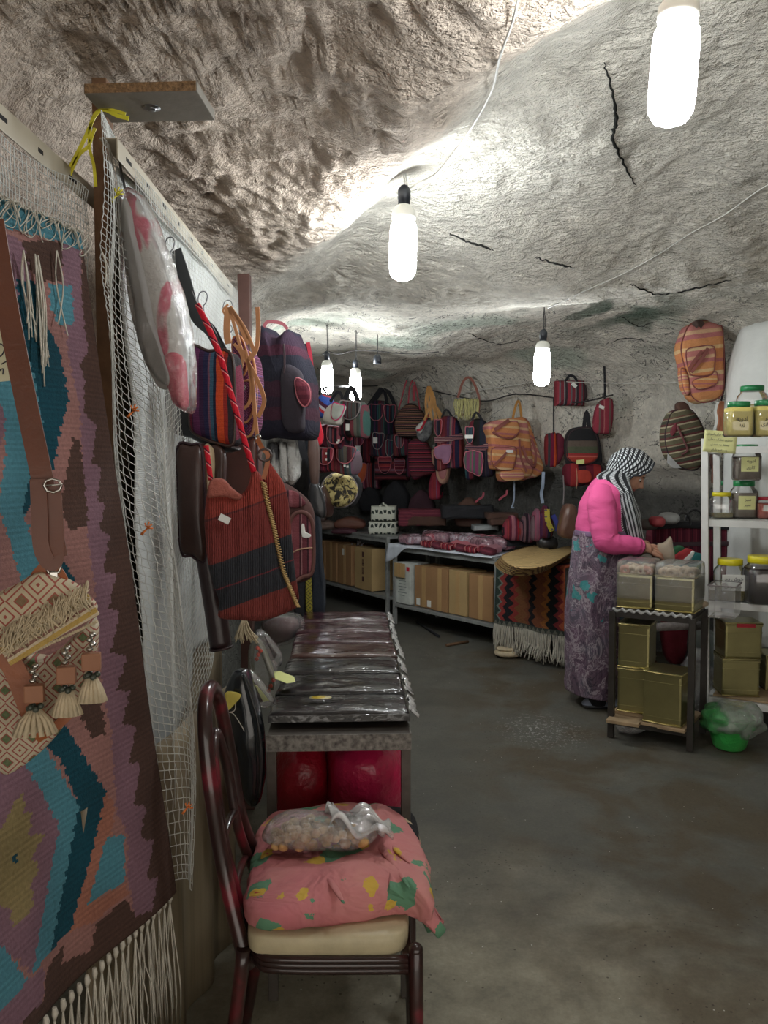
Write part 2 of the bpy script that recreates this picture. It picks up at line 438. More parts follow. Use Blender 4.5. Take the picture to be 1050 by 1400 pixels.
# the mouth of the cave is behind the camera (bearing 236..292) and stays open below the vault
CEIL = shell_obj('ceiling', MW, rows, 0, NR)
from mathutils.bvhtree import BVHTree
CBV = BVHTree.FromPolygons([v.co for v in CEIL.data.vertices], [tuple(p.vertices) for p in CEIL.data.polygons])
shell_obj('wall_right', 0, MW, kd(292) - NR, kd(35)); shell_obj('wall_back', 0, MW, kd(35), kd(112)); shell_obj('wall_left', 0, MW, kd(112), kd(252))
# --- floor
def floor_mat():
    N = NT('concrete_floor'); co = N.co(); s = N.n('SeparateXYZ', {0: co})
    n1 = N.noise(1.1, co, 5, .6, .4); n2 = N.noise(5, co, 6, .65); n3 = N.noise(90, co, 3, .7)
    base = N.ramp(n2, [(.28, C(108, 103, 90)), (.5, C(142, 137, 121)), (.72, C(168, 162, 144))])
    # worn dark traffic stain farther in
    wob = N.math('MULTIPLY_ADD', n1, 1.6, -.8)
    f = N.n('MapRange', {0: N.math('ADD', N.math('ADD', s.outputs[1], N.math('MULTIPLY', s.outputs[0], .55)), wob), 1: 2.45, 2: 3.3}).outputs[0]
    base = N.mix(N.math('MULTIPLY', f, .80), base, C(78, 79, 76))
    # brownish damp marks at the right
    g = N.math('MULTIPLY', N.n('MapRange', {0: N.noise(2.3, co, 4, .6, .5), 1: .42, 2: .58}).outputs[0], N.n('MapRange', {0: s.outputs[0], 1: .25, 2: .7}).outputs[0])
    base = N.mix(N.math('MULTIPLY', g, .7), base, C(84, 72, 54))
    k = N.math('MULTIPLY_ADD', n3, .5, .75)
    base = N.mix(1., base, N.n('CombineColor', {0: k, 1: k, 2: k}).outputs[0], 'MULTIPLY')
    sp = N.n('TexVoronoi', {'Vector': co, 'Scale': 38}); spk = N.math('MULTIPLY', N.math('LESS_THAN', sp.outputs[0], .13), N.math('GREATER_THAN', N.noise(3, co, 2), .52))
    base = N.mix(N.math('MULTIPLY', spk, .7), base, C(62, 56, 48))
    sp2 = N.n('TexVoronoi', {'Vector': co, 'Scale': 21}); w = N.math('MULTIPLY', N.math('LESS_THAN', sp2.outputs[0], .05), N.math('GREATER_THAN', N.noise(2.2, co, 2), .5))
    base = N.mix(N.math('MULTIPLY', w, .8), base, C(215, 212, 205))
    # spilt flour-like scuff on the way to the woman
    sp_c = atz(742, 998, 0)
    dx = N.math('SUBTRACT', s.outputs[0], sp_c.x); dy = N.math('MULTIPLY', N.math('SUBTRACT', s.outputs[1], sp_c.y), .8)
    d = N.math('SQRT', N.math('ADD', N.math('MULTIPLY', dx, dx), N.math('MULTIPLY', dy, dy)))
    m = N.math('MULTIPLY', N.n('MapRange', {0: d, 1: .05, 2: .3, 3: 1, 4: 0}).outputs[0], N.math('GREATER_THAN', N.noise(48, co, 4, .8), .58))
    base = N.mix(N.math('MULTIPLY', m, .7), base, C(200, 200, 196))
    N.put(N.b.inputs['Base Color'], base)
    N.put(N.b.inputs['Roughness'], N.math('MULTIPLY_ADD', n2, .4, .5)); N.b.inputs['Specular IOR Level'].default_value = .3
    h = N.math('ADD', N.noise(4, co, 4), N.math('MULTIPLY', n3, .12))
    N.put(N.b.inputs['Normal'], N.bump(h, .5, .02)); return N.m
bm = B()
for i in range(NR): pass
bmesh.ops.create_grid(bm, x_segments=40, y_segments=80, size=1, matrix=Matrix.Translation((1, 4.2, 0)) @ Matrix.Diagonal((2.9, 6.6, 1, 1)))
for v in bm.verts: v.co.z = .006 * noise.noise(v.co * 1.1)- .004
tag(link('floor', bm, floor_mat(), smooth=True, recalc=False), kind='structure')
# --- white plastered pier at the right
PLW = mk('white_plaster', C(214, 216, 212), .85, var=.04, bump=.3, bs=14, bd=.01)
def pier():
    bm = B(); a = at(992, 640, 5.12); 
    def fn(u, v):
        ang = PI * (1.02 - .55 * u); r = .42
        z = 2.38 * v; sh = .0
        if z > 1.9: sh = .10 * ((z - 1.9) / .48) ** 2
        cx, cy = a.x + .42 + .02, 5.12
        q = .012 * noise.noise(Vector((u * 3, v * 4, 2)))
        return (cx + (r - sh + q) * math.cos(ang), cy - (r - sh + q) * math.sin(ang), z)
    sheet(bm, fn, 24, 30, .05); return tag(link('wall_pier', bm, PLW), kind='structure')
pier()
# ============================================================= LIGHT
W = bpy.data.worlds.new('world'); sc.world = W; W.use_nodes = True
W.node_tree.nodes['Background'].inputs[0].default_value = (1, .93, .84, 1); W.node_tree.nodes['Background'].inputs[1].default_value = WORLD_S
SOCK = mk('black_bakelite', C(38, 42, 50), .4, bump=0); CAPW = mk('lamp_plastic', C(226, 226, 218), .4, bump=0)
LAMPM = emis('lit_lamp', (.93, .98, 1, 1), LAMP_S); WIREW = mk('white_cable', C(205, 203, 196), .5, bump=0); WIRED = mk('dark_cable', C(46, 44, 44), .6, bump=0)
CONDM = mk('copper_brass', C(190, 160, 90), .3, 1, bump=0)
def hanging_lamp(p, s, label, top, cord_pts=None, tilt=0., wm=None):
    """p: centre of the lit tube, s: scale (1 = 0.30 m long overall)"""
    t = empty('hanging_lamp', p, 0, label, 'lamp', 'bare bulbs hung from the cave ceiling', rot=(0, tilt, 0))
    bm = B(); lathe(bm, [(0, -.105), (.02, -.104), (.036, -.096), (.045, -.08), (.048, -.05), (.048, .06), (.045, .085), (.036, .1), (.02, .105)], 28); link('bulb', bm, LAMPM, t)
    bm = B(); lathe(bm, [(.022, .1), (.040, .102), (.043, .115), (.041, .135), (.03, .15), (.02, .156)], 28); link('ballast', bm, CAPW, t)
    bm = B(); lathe(bm, [(.021, .152), (.021, .175), (.023, .177), (.023, .205), (.02, .212), (.012, .222), (.004, .226)], 20); link('socket', bm, SOCK, t)
    t.scale = (s, s, s)
    bm = B(); e = Vector(top) - Vector(p); M = Euler((0, tilt, 0)).to_matrix().inverted(); e = (M @ e) / s
    pts = smooth_pts([(0, 0, .222), (e.x * .3 + .004, e.y * .3, lerp(.222, e.z, .4)), (e.x, e.y, e.z + .03)], 5)
    tube(bm, pts, .003, 6); tube(bm, [q + Vector((.007, .003 * math.sin(i * 2), 0)) for i, q in enumerate(pts)], .0025, 6)
    link('cord', bm, wm or WIREW, t); return t
def hl(px, py, Y, ztop, s, label, tilt=0., dx=0, wm=None):
    p = at(px, py, Y); h = CBV.ray_cast(p + Vector((0, 0, .15)), Vector((0, 0, 1))); z = h[0].z - .03 if h[0] is not None else ztop
    return hanging_lamp(p, s, label, (p.x + dx, p.y, z), tilt=tilt, wm=wm)
hl(921, 100, 1.55, 2.5, .90, 'nearest and largest bare lit bulb, at the upper right corner', .06)
hl(551, 342, 2.8, 2.46, .98, 'lit bulb hanging in the middle of the ceiling from a twisted white cable', .02)
hl(741, 503, 4.4, 2.44, .93, 'lit bulb hanging above the orange striped backpack', .03, wm=WIRED)
hl(486, 530, 5.4, 2.36, .84, 'small far lit bulb hanging right of its twin, above the shoulder bags', .0, wm=WIRED)
hl(447, 520, 5.3, 2.34, .84, 'small far lit bulb on the left, close to the red and white hanging', .0, wm=WIRED)
t = empty('lamp_socket', at(516, 491, 5.3), 0, 'empty black lamp socket hanging without a bulb beside the two far bulbs', 'lamp socket')
bm = B(); lathe(bm, [(.012, -.03), (.026, -.03), (.026, .005), (.022, .02), (.01, .032), (.003, .035)], 20); link('shell', bm, SOCK, t)
bm = B(); tube(bm, [(0, 0, .033), (.002, 0, .09), (0, 0, .16)], .003); link('cord', bm, WIRED, t)
def cable(label, pts, r, m, cat='cable', name='cable'):
    bm = B(); tube(bm, smooth_pts(pts, 8), r, 6); return tag(link(name, bm, m), label, cat)
def ceil(px, py, dz=-.02):
    """point on the rock seen at this pixel, dz off its surface"""
    d = ray(px, py).normalized(); h = CBV.ray_cast(CAM, d)
    if h[0] is None: return CAM + d * 5
    n = h[1] if h[1].dot(d) < 0 else -h[1]
    return h[0] - n * dz
cb = cable('thin white cable running along the ceiling to the middle bulb', [ceil(a, b, -.012) for a, b in ((709, -20), (700, 20), (683, 72), (668, 120), (645, 165), (620, 205), (592, 238), (557, 256))], .0032, WIREW)
bm = B()
c0 = ceil(557, 256, -.02)
for a in range(7):
    an = a * .9; tube(bm, [c0, c0 + Vector((.05 * math.cos(an), .03 * math.sin(an), .02 * math.sin(a * 2))), c0 + Vector((.085 * math.cos(an + .4), .05 * math.sin(an), .02 - .02 * (a % 2)))], .0025, 5)
link('knot', bm, WIREW, cb)
cable('white cable stapled across the right side of the ceiling', [ceil(a, b, -.012) for a, b in ((1075, 235), (1038, 256), (990, 290), (943, 316), (900, 345), (850, 372), (800, 394), (748, 418))], .003, WIREW)
cable('dark cable strung between the far sockets', [at(a, b, 5.32) for a, b in ((400, 478), (436, 486), (447, 480), (463, 484), (486, 479), (516, 480), (560, 484), (600, 481))], .003, WIRED)
cable('white line stretched along the upper back wall', [at(a, b, wallY(a) - .28) for a, b in ((560, 552), (640, 536), (700, 527), (742, 521), (800, 523), (860, 524), (925, 523))], .0035, WIREW)
cable('dark hanging rope that carries the bags along the back wall', [at(a, b, wallY(a) - .24) for a, b in ((440, 530), (470, 528), (520, 527), (552, 520), (592, 534), (640, 545), (668, 548), (706, 539), (757, 544), (790, 550), (838, 540))], .006, WIRED, 'rope', 'rope')

CRK = mk('crack_shade', (.03, .03, .028, 1), 1., bump=0, spec=0)  # dark tubes on the rock, coloured as the shade inside its cracks
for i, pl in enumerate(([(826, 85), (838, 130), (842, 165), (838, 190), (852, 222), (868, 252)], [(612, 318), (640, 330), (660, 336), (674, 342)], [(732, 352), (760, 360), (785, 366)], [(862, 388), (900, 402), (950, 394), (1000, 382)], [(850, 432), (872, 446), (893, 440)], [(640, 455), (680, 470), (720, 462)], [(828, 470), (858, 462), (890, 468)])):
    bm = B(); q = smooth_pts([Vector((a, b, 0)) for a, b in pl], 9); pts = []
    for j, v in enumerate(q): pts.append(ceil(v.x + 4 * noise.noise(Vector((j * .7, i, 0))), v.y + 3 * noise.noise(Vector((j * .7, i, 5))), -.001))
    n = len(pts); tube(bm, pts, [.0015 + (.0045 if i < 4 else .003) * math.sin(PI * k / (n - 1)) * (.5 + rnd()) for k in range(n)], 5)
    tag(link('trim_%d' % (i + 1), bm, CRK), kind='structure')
# ============================================================= LEFT SIDE: partition, rug, net, hung goods
WOOD = mk('raw_wood', C(112, 82, 58), .8, vs=14, var=.3, bs=90, bump=.4)
RAILM = mk('cream_painted_metal', C(176, 166, 146), .45, var=.08, bump=.05)
HOLE = mk('hole_dark', C(22, 20, 18), .9, bump=0)
STEEL = mk('steel_wire', C(120, 120, 122), .3, 1, bump=0)
def rail(label, p0, p1, h):
    p0, p1 = Vector(p0), Vector(p1); d = p1 - p0; L = d.length; t = empty('slotted_rail', p0, math.atan2(d.y, d.x), label, 'rail')
    sl = math.asin(d.z / L); t.rotation_euler = (0, -sl, t.rotation_euler.z)
    bm = B(); box(bm, (L / 2, 0, 0), (L, .003, h), bev=.0008); box(bm, (L / 2, .02, h / 2), (L, .04, .003), bev=.0008); link('angle_bar', bm, RAILM, t)
    n = int(L / .16)
    for i in range(n):
        bm = B(); box(bm, (.08 + i * .16, -.0012, 0), (.022 if i % 2 else .04, .002, .009)); link('slot', bm, HOLE, t)
    return t
A0, A1 = at(-30, 118, 1.50), at(152, 282, 2.14)
rail('cream slotted metal rail nearest the camera, above the net and rug', A0 + Vector((0, 0, -.02)), A1 + Vector((0, 0, -.02)), .05)
B0, B1 = at(160, 203, 1.82), at(318, 398, 3.28)
rail('cream slotted metal rail running away above the hung bags', B0, B1, .045)
# wooden corner post of the partition and the reddish post at its far end
bm = B(); q = at(136, 200, 1.93); box(bm, (q.x, 1.955, 1.19), (.035, .045, 2.38), bev=.003)
tag(link('wooden_post', bm, WOOD), 'raw brown wooden post tied with yellow ribbon at the corner of the net', 'post')
bm = B(); q = at(333, 385, 3.34); box(bm, (q.x, 3.36, 1.13), (.05, .05, 2.26), bev=.003)
tag(link('wooden_post', bm, mk('red_wood', C(84, 56, 48), .7, vs=10)), 'reddish wooden post at the far end of the rail', 'post')
# fibreboard plate screwed to the rock
t = empty('fibreboard_plate', (-.535, 1.885, 2.30), math.radians(-3), 'grey chipboard plate screwed to the rock ceiling above the yellow ribbon', 'board')
bm = B(); box(bm, (0, 0, 0), (.255, .15, .022), bev=.002)
link('board', bm, mk('chipboard_grey', C(132, 126, 116), .8, vs=30, var=.1), t)
bm = B(); box(bm, (0, -.0755, 0), (.25, .002, .02)); link('raw_edge', bm, mk('chipboard_edge', C(140, 110, 78), .9, vs=120, var=.5, bs=200, bump=.8), t)
bm = B(); lathe(bm, [(0, -.018), (.008, -.018), (.01, -.015), (.01, -.013), (.02, -.012), (.02, -.0105), (0, -.0105)], 18); link('screw', bm, STEEL, t)
# ---- partition: beige panel, white plastic sheet hung before it
PX = -.665
pnl = empty('partition_panel', (PX, 2.6, 0), 0, 'beige streaked panel standing behind the white plastic sheet', 'panel')
def beige():
    N = NT('beige_panel'); co = N.co(); st = N.n('VectorMath', {0: co, 1: (1, 14, .5)}, operation='MULTIPLY').outputs[0]
    N.put(N.b.inputs['Base Color'], N.ramp(N.noise(1.6, st, 5, .6), [(.3, C(96, 84, 66)), (.5, C(138, 124, 100)), (.75, C(160, 146, 120))])); N.b.inputs['Roughness'].default_value = .6
    return N.m
bm = B(); box(bm, (-.02, .05, 1.08), (.012, 1.30, 2.16)); link('sheet_panel', bm, beige(), pnl)
cu_ = lambda u, v: (lerp(-.585, -.475, u) + .012 * math.sin(u * 26 + 1) * (.3 + v), lerp(1.50, 2.42, u), lerp(.80, .0, v))
bm = B(); sheet(bm, cu_, 60, 10, .004); tag(link('curtain', bm, beige()), 'beige streaked curtain closing the bottom of the partition behind the rug fringe', 'curtain')
def whites(u, v):   # u along Y, v down
    y = lerp(1.92, 3.30, u); bot = .98 - .62 * bell(u - .0, .35) * 0 + .0
    bot = lerp(.55, .86, sst(0, .5, u)); z = lerp(2.17, bot, v)
    x = PX + .035 + .02 * math.sin(u * 18 + v * 2) * v + .018 * noise.noise(Vector((u * 5, v * 4, 0))) + .05 * v * (1 - u) * .8
    return (x, y, z)
def tarp():
    N = NT('white_plastic_sheet'); N.b.inputs['Base Color'].default_value = C(205, 208, 206); N.b.inputs['Roughness'].default_value = .45
    w = N.n('TexWave', {'Vector': N.co(), 'Scale': 60, 'Distortion': .6}, bands_direction='Z')
    N.put(N.b.inputs['Normal'], N.bump(w.outputs[1], .35, .002, N.bump(N.noise(9), .4, .02))); return N.m
bm = B(); sheet(bm, whites, 70, 60, .002); tag(link('plastic_sheet', bm, tarp()), 'white ribbed plastic sheet hung from the far rail behind the bags', 'plastic sheet')
# ---- the big kilim at the left edge
TR = Vector((-.657, 1.75, 1.965)); EU = Vector((-.2607, -.9655, 0)); DV = Vector((.177, 0, -1.46)); LV = DV.length; EV = DV.normalized()
KN = EU.cross(EV).normalized()
def k_uv(px, py):
    d = ray(px, py); t = (TR - CAM).dot(KN) / d.dot(KN); w = CAM + d * t - TR
    # EU, EV not orthogonal to each other by much; solve 2x2
    a = EU.dot(EV); wu, wv = w.dot(EU), w.dot(EV); v = (wv - a * wu) / (1 - a * a); return ((wu - a * v), v)
BR, MAU, PNK, SAL, TEA, DTE, TAN = [C(*c) for c in ((80, 58, 50), (130, 98, 110), (152, 110, 104), (160, 106, 88), (78, 132, 146), (16, 68, 82), (140, 124, 84))]
KP = [
 (BR, [(110, 300), (108, 400), (112, 450), (118, 478), (104, 500), (112, 520), (110, 565), (127, 584), (120, 635), (133, 641), (125, 685), (137, 690), (129, 725), (143, 732), (135, 782), (151, 785), (143, 833), (157, 836), (147, 893), (167, 897), (155, 943), (172, 946), (162, 990), (180, 993), (170, 1042), (185, 1046), (176, 1100), (192, 1102), (184, 1146), (202, 1150), (192, 1203), (207, 1198), (200, 1245), (180, 1252), (170, 1228), (135, 1262), (130, 1300), (90, 1318), (95, 1290), (65, 1330), (62, 1368), (30, 1390), (20, 1440), (120, 1440), (300, 1260), (290, 300)]),
 (MAU, [(108, 330), (108, 400), (112, 450), (118, 478), (104, 500), (112, 520), (110, 565), (127, 584), (120, 635), (133, 641), (125, 685), (137, 690), (129, 725), (143, 732), (135, 782), (151, 785), (143, 833), (157, 836), (147, 893), (167, 897), (155, 943), (172, 946), (162, 990), (180, 993), (170, 1042), (185, 1046), (176, 1100), (192, 1102), (184, 1146), (202, 1150), (192, 1203), (207, 1198), (200, 1245), (180, 1252), (170, 1200), (168, 1140), (155, 1110), (150, 1050), (148, 1000), (140, 960), (132, 900), (125, 800), (113, 720), (108, 640), (104, 560), (88, 480), (82, 400), (80, 330)]),
 (BR, [(28, 330), (82, 330), (80, 386), (50, 384), (30, 350)]),
 (MAU, [(-30, 300), (28, 330), (48, 400), (30, 480), (20, 540), (0, 620), (-40, 700)]),
 (TEA, [(64, 388), (94, 392), (97, 446), (76, 444), (66, 420)]),
 (BR, [(95, 598), (104, 604), (108, 640), (115, 720), (93, 725), (80, 690), (88, 640)]),
 (BR, [(103, 905), (122, 930), (135, 960), (142, 1003), (125, 1010), (112, 985), (100, 950)]),
 (DTE, [(22, 382), (46, 386), (60, 440), (78, 480), (90, 545), (80, 585), (70, 650), (44, 690), (34, 710), (30, 690), (45, 640), (58, 590), (46, 520), (30, 450)]),
 (TEA, [(-30, 400), (22, 430), (48, 520), (58, 590), (45, 640), (34, 700), (52, 745), (60, 790), (34, 800), (18, 745), (0, 690), (10, 620), (8, 560), (-30, 500)]),
 (DTE, [(78, 748), (100, 790), (110, 812), (92, 822), (70, 790)]),
 (PNK, [(70, 760), (85, 800), (60, 830), (45, 800)]),
 (DTE, [(85, 982), (112, 1030), (141, 1082), (128, 1160), (103, 1272), (74, 1300), (92, 1210), (108, 1102), (84, 1040), (54, 1010)]),
 (TEA, [(54, 1008), (80, 1050), (108, 1102), (92, 1210), (74, 1300), (44, 1332), (66, 1230), (83, 1130), (56, 1080), (28, 1032)]),
 (MAU, [(28, 1034), (56, 1080), (83, 1130), (66, 1230), (44, 1332), (20, 1310), (-40, 1290), (-40, 1070)]),
 (TEA, [(143, 1146), (164, 1140), (167, 1204), (124, 1236), (134, 1190)]),
 (SAL, [(141, 1082), (152, 1100), (150, 1140), (142, 1146), (124, 1236), (168, 1208), (172, 1222), (130, 1262), (103, 1274), (128, 1160)]),
 (TEA, [(-40, 1280), (0, 1296), (36, 1340), (20, 1362), (0, 1378), (-40, 1400)]),
 (MAU, [(36, 1340), (64, 1322), (60, 1370), (30, 1392), (0, 1440), (-40, 1440), (-40, 1400), (0, 1378)]),
 (TAN, [(-40, 1130), (2, 1132), (18, 1100), (33, 1083), (34, 1110), (46, 1112), (40, 1142), (66, 1140), (50, 1160), (46, 1172), (56, 1190), (44, 1205), (47, 1240), (14, 1270), (10, 1240), (-10, 1240), (-40, 1230)]),
 (DTE, [(16, 1170), (23, 1168), (22, 1182), (16, 1180)]),
 (BR, [(-40, 900), (0, 980), (18, 1000), (0, 1040), (-40, 1050)]),
 (TEA, [(-40, 240), (10, 240), (60, 260), (150, 300), (150, 356), (60, 326), (0, 310), (-40, 300)]),
]
KP = [(c, [k_uv(*p) for p in P]) for c, P in KP]
KB = [(c, P, min(p[0] for p in P), max(p[0] for p in P), min(p[1] for p in P), max(p[1] for p in P)) for c, P in KP]
KW = .62
def kcol(u, v):
    u *= KW; v *= LV
    j = .010 * (abs(((v / .022) % 1) - .5) * 2 - .5); u2 = u + j * .8 + .003 * noise.noise(Vector((u * 60, v * 90, 0)))
    c = PNK
    for col, P, a, b, cc, d in KB:
        if a <= u2 <= b and cc <= v <= d and inpoly(u2, v, P): c = col
    k = .86 + .2 * noise.noise(Vector((u * 9, v * 9, 1))) + .09 * math.sin(v * 700) + .08 * noise.noise(Vector((u * 150, v * 150, 2)))
    return (c[0] * k, c[1] * k, c[2] * k, 1)
def kfn(u, v):
    p = TR + EU * u * KW + DV * v
    w = .012 * math.sin(u * 7 + 1) * v + .008 * noise.noise(Vector((u * 3, v * 3, 0)))
    return p + KN * w
bm = B(); sheet(bm, kfn, 130, 290, .006, col=kcol)
kil = empty('kilim_rug', TR + DV + EU * .3, 0, 'large pink, teal and brown geometric kilim hanging at the left edge', 'rug')
kil_inv = Matrix.Translation(-kil.location)
def sub(name, bm, m, parent, inv):
    bm.transform(inv); return link(name, bm, m, parent)
sub('woven_cloth', bm, attrmat('kilim_wool', .95, bs=300, bump=.9), kil, kil_inv)
FRM = mk('undyed_cotton', C(196, 190, 176), .9, vs=30, var=.1, bs=300, bump=.4)
bm = B()
for i in range(27):
    u = .012 + i / 26 * .97; p = TR + EU * u * KW + DV * 1.0
    tube(bm, [p, p + Vector((.001, 0, -.012)), p + Vector((0, 0, -.022))], [.004, .006, .003], 6)
    for s in range(5):
        L = ru(.22, .36); a = ru(-.02, .02); b_ = ru(-.02, .02)
        pts = smooth_pts([p + Vector((0, 0, -.02)), p + Vector((ru(-.006, .006) + a * .3, b_ * .3, -L * .35)), p + Vector((a * .8 + ru(-.008, .008), b_, -L * .7)), p + Vector((a, b_, -L))], 3)
        tube(bm, pts, .0016, 4)
sub('fringe', bm, FRM, kil, kil_inv)
bm = B()   # the tangled fringe along the top hem
for i in range(60):
    u = .0 + i / 59 * .9; p = TR + EU * u * KW + Vector((.012, 0, .0)); r = ru(.012, .03)
    pts = [p + Vector((.006 * math.sin(k), ru(-.006, .006) + .02 * math.sin(k * 1.3 + i), -r + r * math.cos(k * .9))) for k in range(9)]
    tube(bm, smooth_pts(pts, 3), .0012, 4)
for (px, py, L) in ((20, 345, .16), (36, 350, .2), (40, 352, .24), (66, 345, .17), (128, 345, .08)):
    for s in range(6 if px < 50 else 2):
        w = k_uv(px, py); p = TR + EU * w[0] + EV * w[1] + KN * (-.02 if KN.x < 0 else .02)
        tube(bm, smooth_pts([p, p + Vector((ru(.0, .012), ru(-.01, .01), -L * .4)), p + Vector((ru(0, .02), ru(-.03, .02), -L * ru(.8, 1.1)))], 4), .0016, 4)
sub('hem_fringe', bm, FRM, kil, kil_inv)
# ---- white net
NETM = mk('white_net_cord', C(200, 200, 194), .7, bump=0)
def net(name, fn, nu, nv, r, label, sub_u=1, sub_v=1, hexy=0.):
    bm = B()
    def pt(i, j):
        u, v = i / nu, j / nv; p = Vector(fn(u, v)); return p
    for i in range(nu + 1):
        pts = []
        for j in range(nv * sub_v + 1):
            jj = j / sub_v; s = hexy * (1 if int(jj) % 2 else -1) * (1 if i % 2 else -1)
            pts.append(pt(i + s, jj))
        tube(bm, pts, r, 3, cap=False)
    for j in range(nv + 1):
        tube(bm, [pt(i, j) for i in range(nu + 1)], r, 3, cap=False)
    return tag(link(name, bm, NETM), label, 'net')
def net_near(u, v):      # above and behind the rug, before it reaches the corner
    p0 = at(-30, lerp(152, 420, v), 1.44); p1 = at(138, lerp(262, 430, v), 1.93); p = p0.lerp(p1, u)
    return p + Vector((-.03 + .012 * noise.noise(Vector((u * 4, v * 4, 0))), .02 * math.sin(u * 6) * v, .006 * math.sin(u * 9)))
net('net', net_near, 38, 18, .0011, 'cream net sagging below the near rail above the kilim')
NX = lambda v: lerp(-.64, -.50, v)
NLp = [(138, 150), (140, 250), (128, 350), (135, 450), (145, 600), (168, 760), (188, 900), (203, 1040), (220, 1200)]
NRp = [(158, 190), (172, 258), (196, 380), (205, 500), (214, 600), (222, 700), (242, 800), (258, 900), (270, 1000), (274, 1080), (270, 1212)]
def along(P, t):
    t *= len(P) - 1; i = min(len(P) - 2, int(t)); f = t - i; return (lerp(P[i][0], P[i + 1][0], f), lerp(P[i][1], P[i + 1][1], f))
NLs = [tuple(q)[:2] for q in smooth_pts([Vector((*p, 0)) for p in NLp], 6)]; NRs = [tuple(q)[:2] for q in smooth_pts([Vector((*p, 0)) for p in NRp], 6)]
def net_strip(u, v):
    a = along(NLs, v); b = along(NRs, v); Ya = 1.80; Yb = lerp(1.98, 1.80, v)
    p = at(*a, Ya).lerp(at(*b, Yb), u)
    fold = .03 * math.sin(u * PI * 2.2 + v * 4) * math.sin(PI * min(1, v * 1.3) * .8)
    return p + Vector((fold * .5, fold, 0))
net('net', net_strip, 15, 92, .0012, 'white net strip draped from the corner post down beside the kilim', hexy=.12)
def net_far(u, v):
    y = lerp(1.93, 3.26, u); z = lerp(2.17, lerp(.62, .95, sst(0, .5, u)), v)
    x = PX + .075 + .025 * math.sin(u * 14 + v * 3) * v + .07 * v * (1 - u)
    return (x, y, z)
net('net', net_far, 74, 84, .0010, 'white net stretched over the plastic sheet behind the hung bags')
# ribbons and ties
YEL = mk('yellow_ribbon', C(224, 214, 60), .45, bump=.1); ORG = mk('orange_twine', C(226, 128, 60), .6, bump=.1)
bm = B(); Yr = 1.90
for pl, w in (([(176, 162), (160, 158), (142, 150), (130, 158), (118, 185), (103, 215), (90, 240)], .009), ([(172, 156), (150, 150), (134, 152), (124, 170), (122, 200), (128, 225), (131, 255)], .007), ([(90, 236), (87, 246), (92, 243)], .012), ([(130, 175), (126, 185), (121, 200), (108, 212), (95, 240)], .008)):
    ribbon(bm, smooth_pts([at(a, b, Yr - .01) for a, b in pl], 5), w, .0015, (1, 0, .3))
tag(link('ribbon', bm, YEL), 'yellow plastic ribbon tied around the wooden corner post', 'ribbon')
def knot(px, py, Y, m, nm, label, s=1):
    bm = B(); c = at(px, py, Y)
    for a in range(7):
        v = Vector((math.cos(a * 1.9) * .014, -.006, math.sin(a * 2.3) * .016)) * s; tube(bm, [c, c + v * .6 + Vector((0, -.004, 0)), c + v], .0018 * s, 5)
    tag(link(nm, bm, m), label, 'tie')
knot(161, 267, 1.86, YEL, 'twine_knot', 'small yellow plastic knot on the net above the wrapped doll', 1.1)
knot(183, 562, 1.80, ORG, 'twine_knot', 'upper orange twine tie on the draped net strip, level with the striped bag')
knot(202, 722, 1.80, ORG, 'twine_knot', 'orange twine tie halfway down the draped net strip')
knot(257, 1103, 1.72, ORG, 'twine_knot', 'lowest orange twine tie near the bottom of the net strip', .9)
# hooks
def hook(px, py, Y, label):
    bm = B(); c = at(px, py, Y); s = Y / FPX
    P = [(-6, 14), (-8, 4), (-5, -6), (2, -8), (6, -2), (4, 8), (0, 14), (2, 26), (6, 34), (2, 40), (-3, 36)]
    tube(bm, smooth_pts([c + Vector((a * s * .9, 0, -b * s * .9)) for a, b in P], 4), .0016, 6)
    tag(link('wire_hook', bm, STEEL), label, 'hook')
hook(233, 332, 1.95, 'bent wire hook on the net nearest the wrapped doll'); hook(278, 406, 2.3, 'bent wire hook between the black strap and the tan straps'); hook(312, 418, 2.75, 'bent wire hook holding the tan leather straps')

# ---- clutch bag with tassels, nearest thing on the left
LEA = mk('tan_leather', C(150, 84, 44), .45, vs=14, var=.2, bump=.2, bs=120); LEB = mk('saddle_brown_leather', C(106, 58, 36), .42, vs=10, var=.15, bump=.15, bs=150)
SILV = mk('silver_metal', C(190, 188, 182), .25, 1, bump=0)
CRE = mk('cream_cloth', C(206, 190, 160), .9, vs=40, var=.15, bump=.6, bs=160)
def emb(name, base, c1, c2, sc=60, th=.5):
    """embroidery: small lozenges in two threads"""
    N = NT(name); co = N.co(); s = N.n('SeparateXYZ', {0: co}); f = lambda a: N.math('PINGPONG', N.math('MULTIPLY', a, sc), 1.)
    d = N.math('ADD', f(s.outputs[0]), f(s.outputs[2])); st = N.math('FRACT', N.math('MULTIPLY', d, 2.))
    c = N.mix(N.math('LESS_THAN', st, th * .55), base, c1); c = N.mix(N.math('GREATER_THAN', d, 1.62), c, c2)
    N.put(N.b.inputs['Base Color'], N.mix(N.math('MULTIPLY', N.noise(200), .3), c, base)); N.b.inputs['Roughness'].default_value = .95
    N.put(N.b.inputs['Normal'], N.bump(N.noise(260), .9, .003)); return N.m
yb = 1.16
T = Thing('shoulder_bag', 'cream fringed shoulder bag with three beaded tassels and tan leather edging', 'bag', 60, 960, yb, math.radians(14))
T.pad('body', emb('white_red_diamonds', C(196, 184, 160), C(150, 40, 44), C(66, 96, 52), 55), [(-10, 880), (60, 905), (128, 850), (122, 930), (90, 990), (45, 1040), (0, 1062), (-12, 1000)], .02, .05, .012, wr=.003)
T.strap('leather_edge', LEA, [(-8, 870, -.01), (20, 915, -.012), (38, 960, -.012), (50, 985, -.01)], .03, .004)
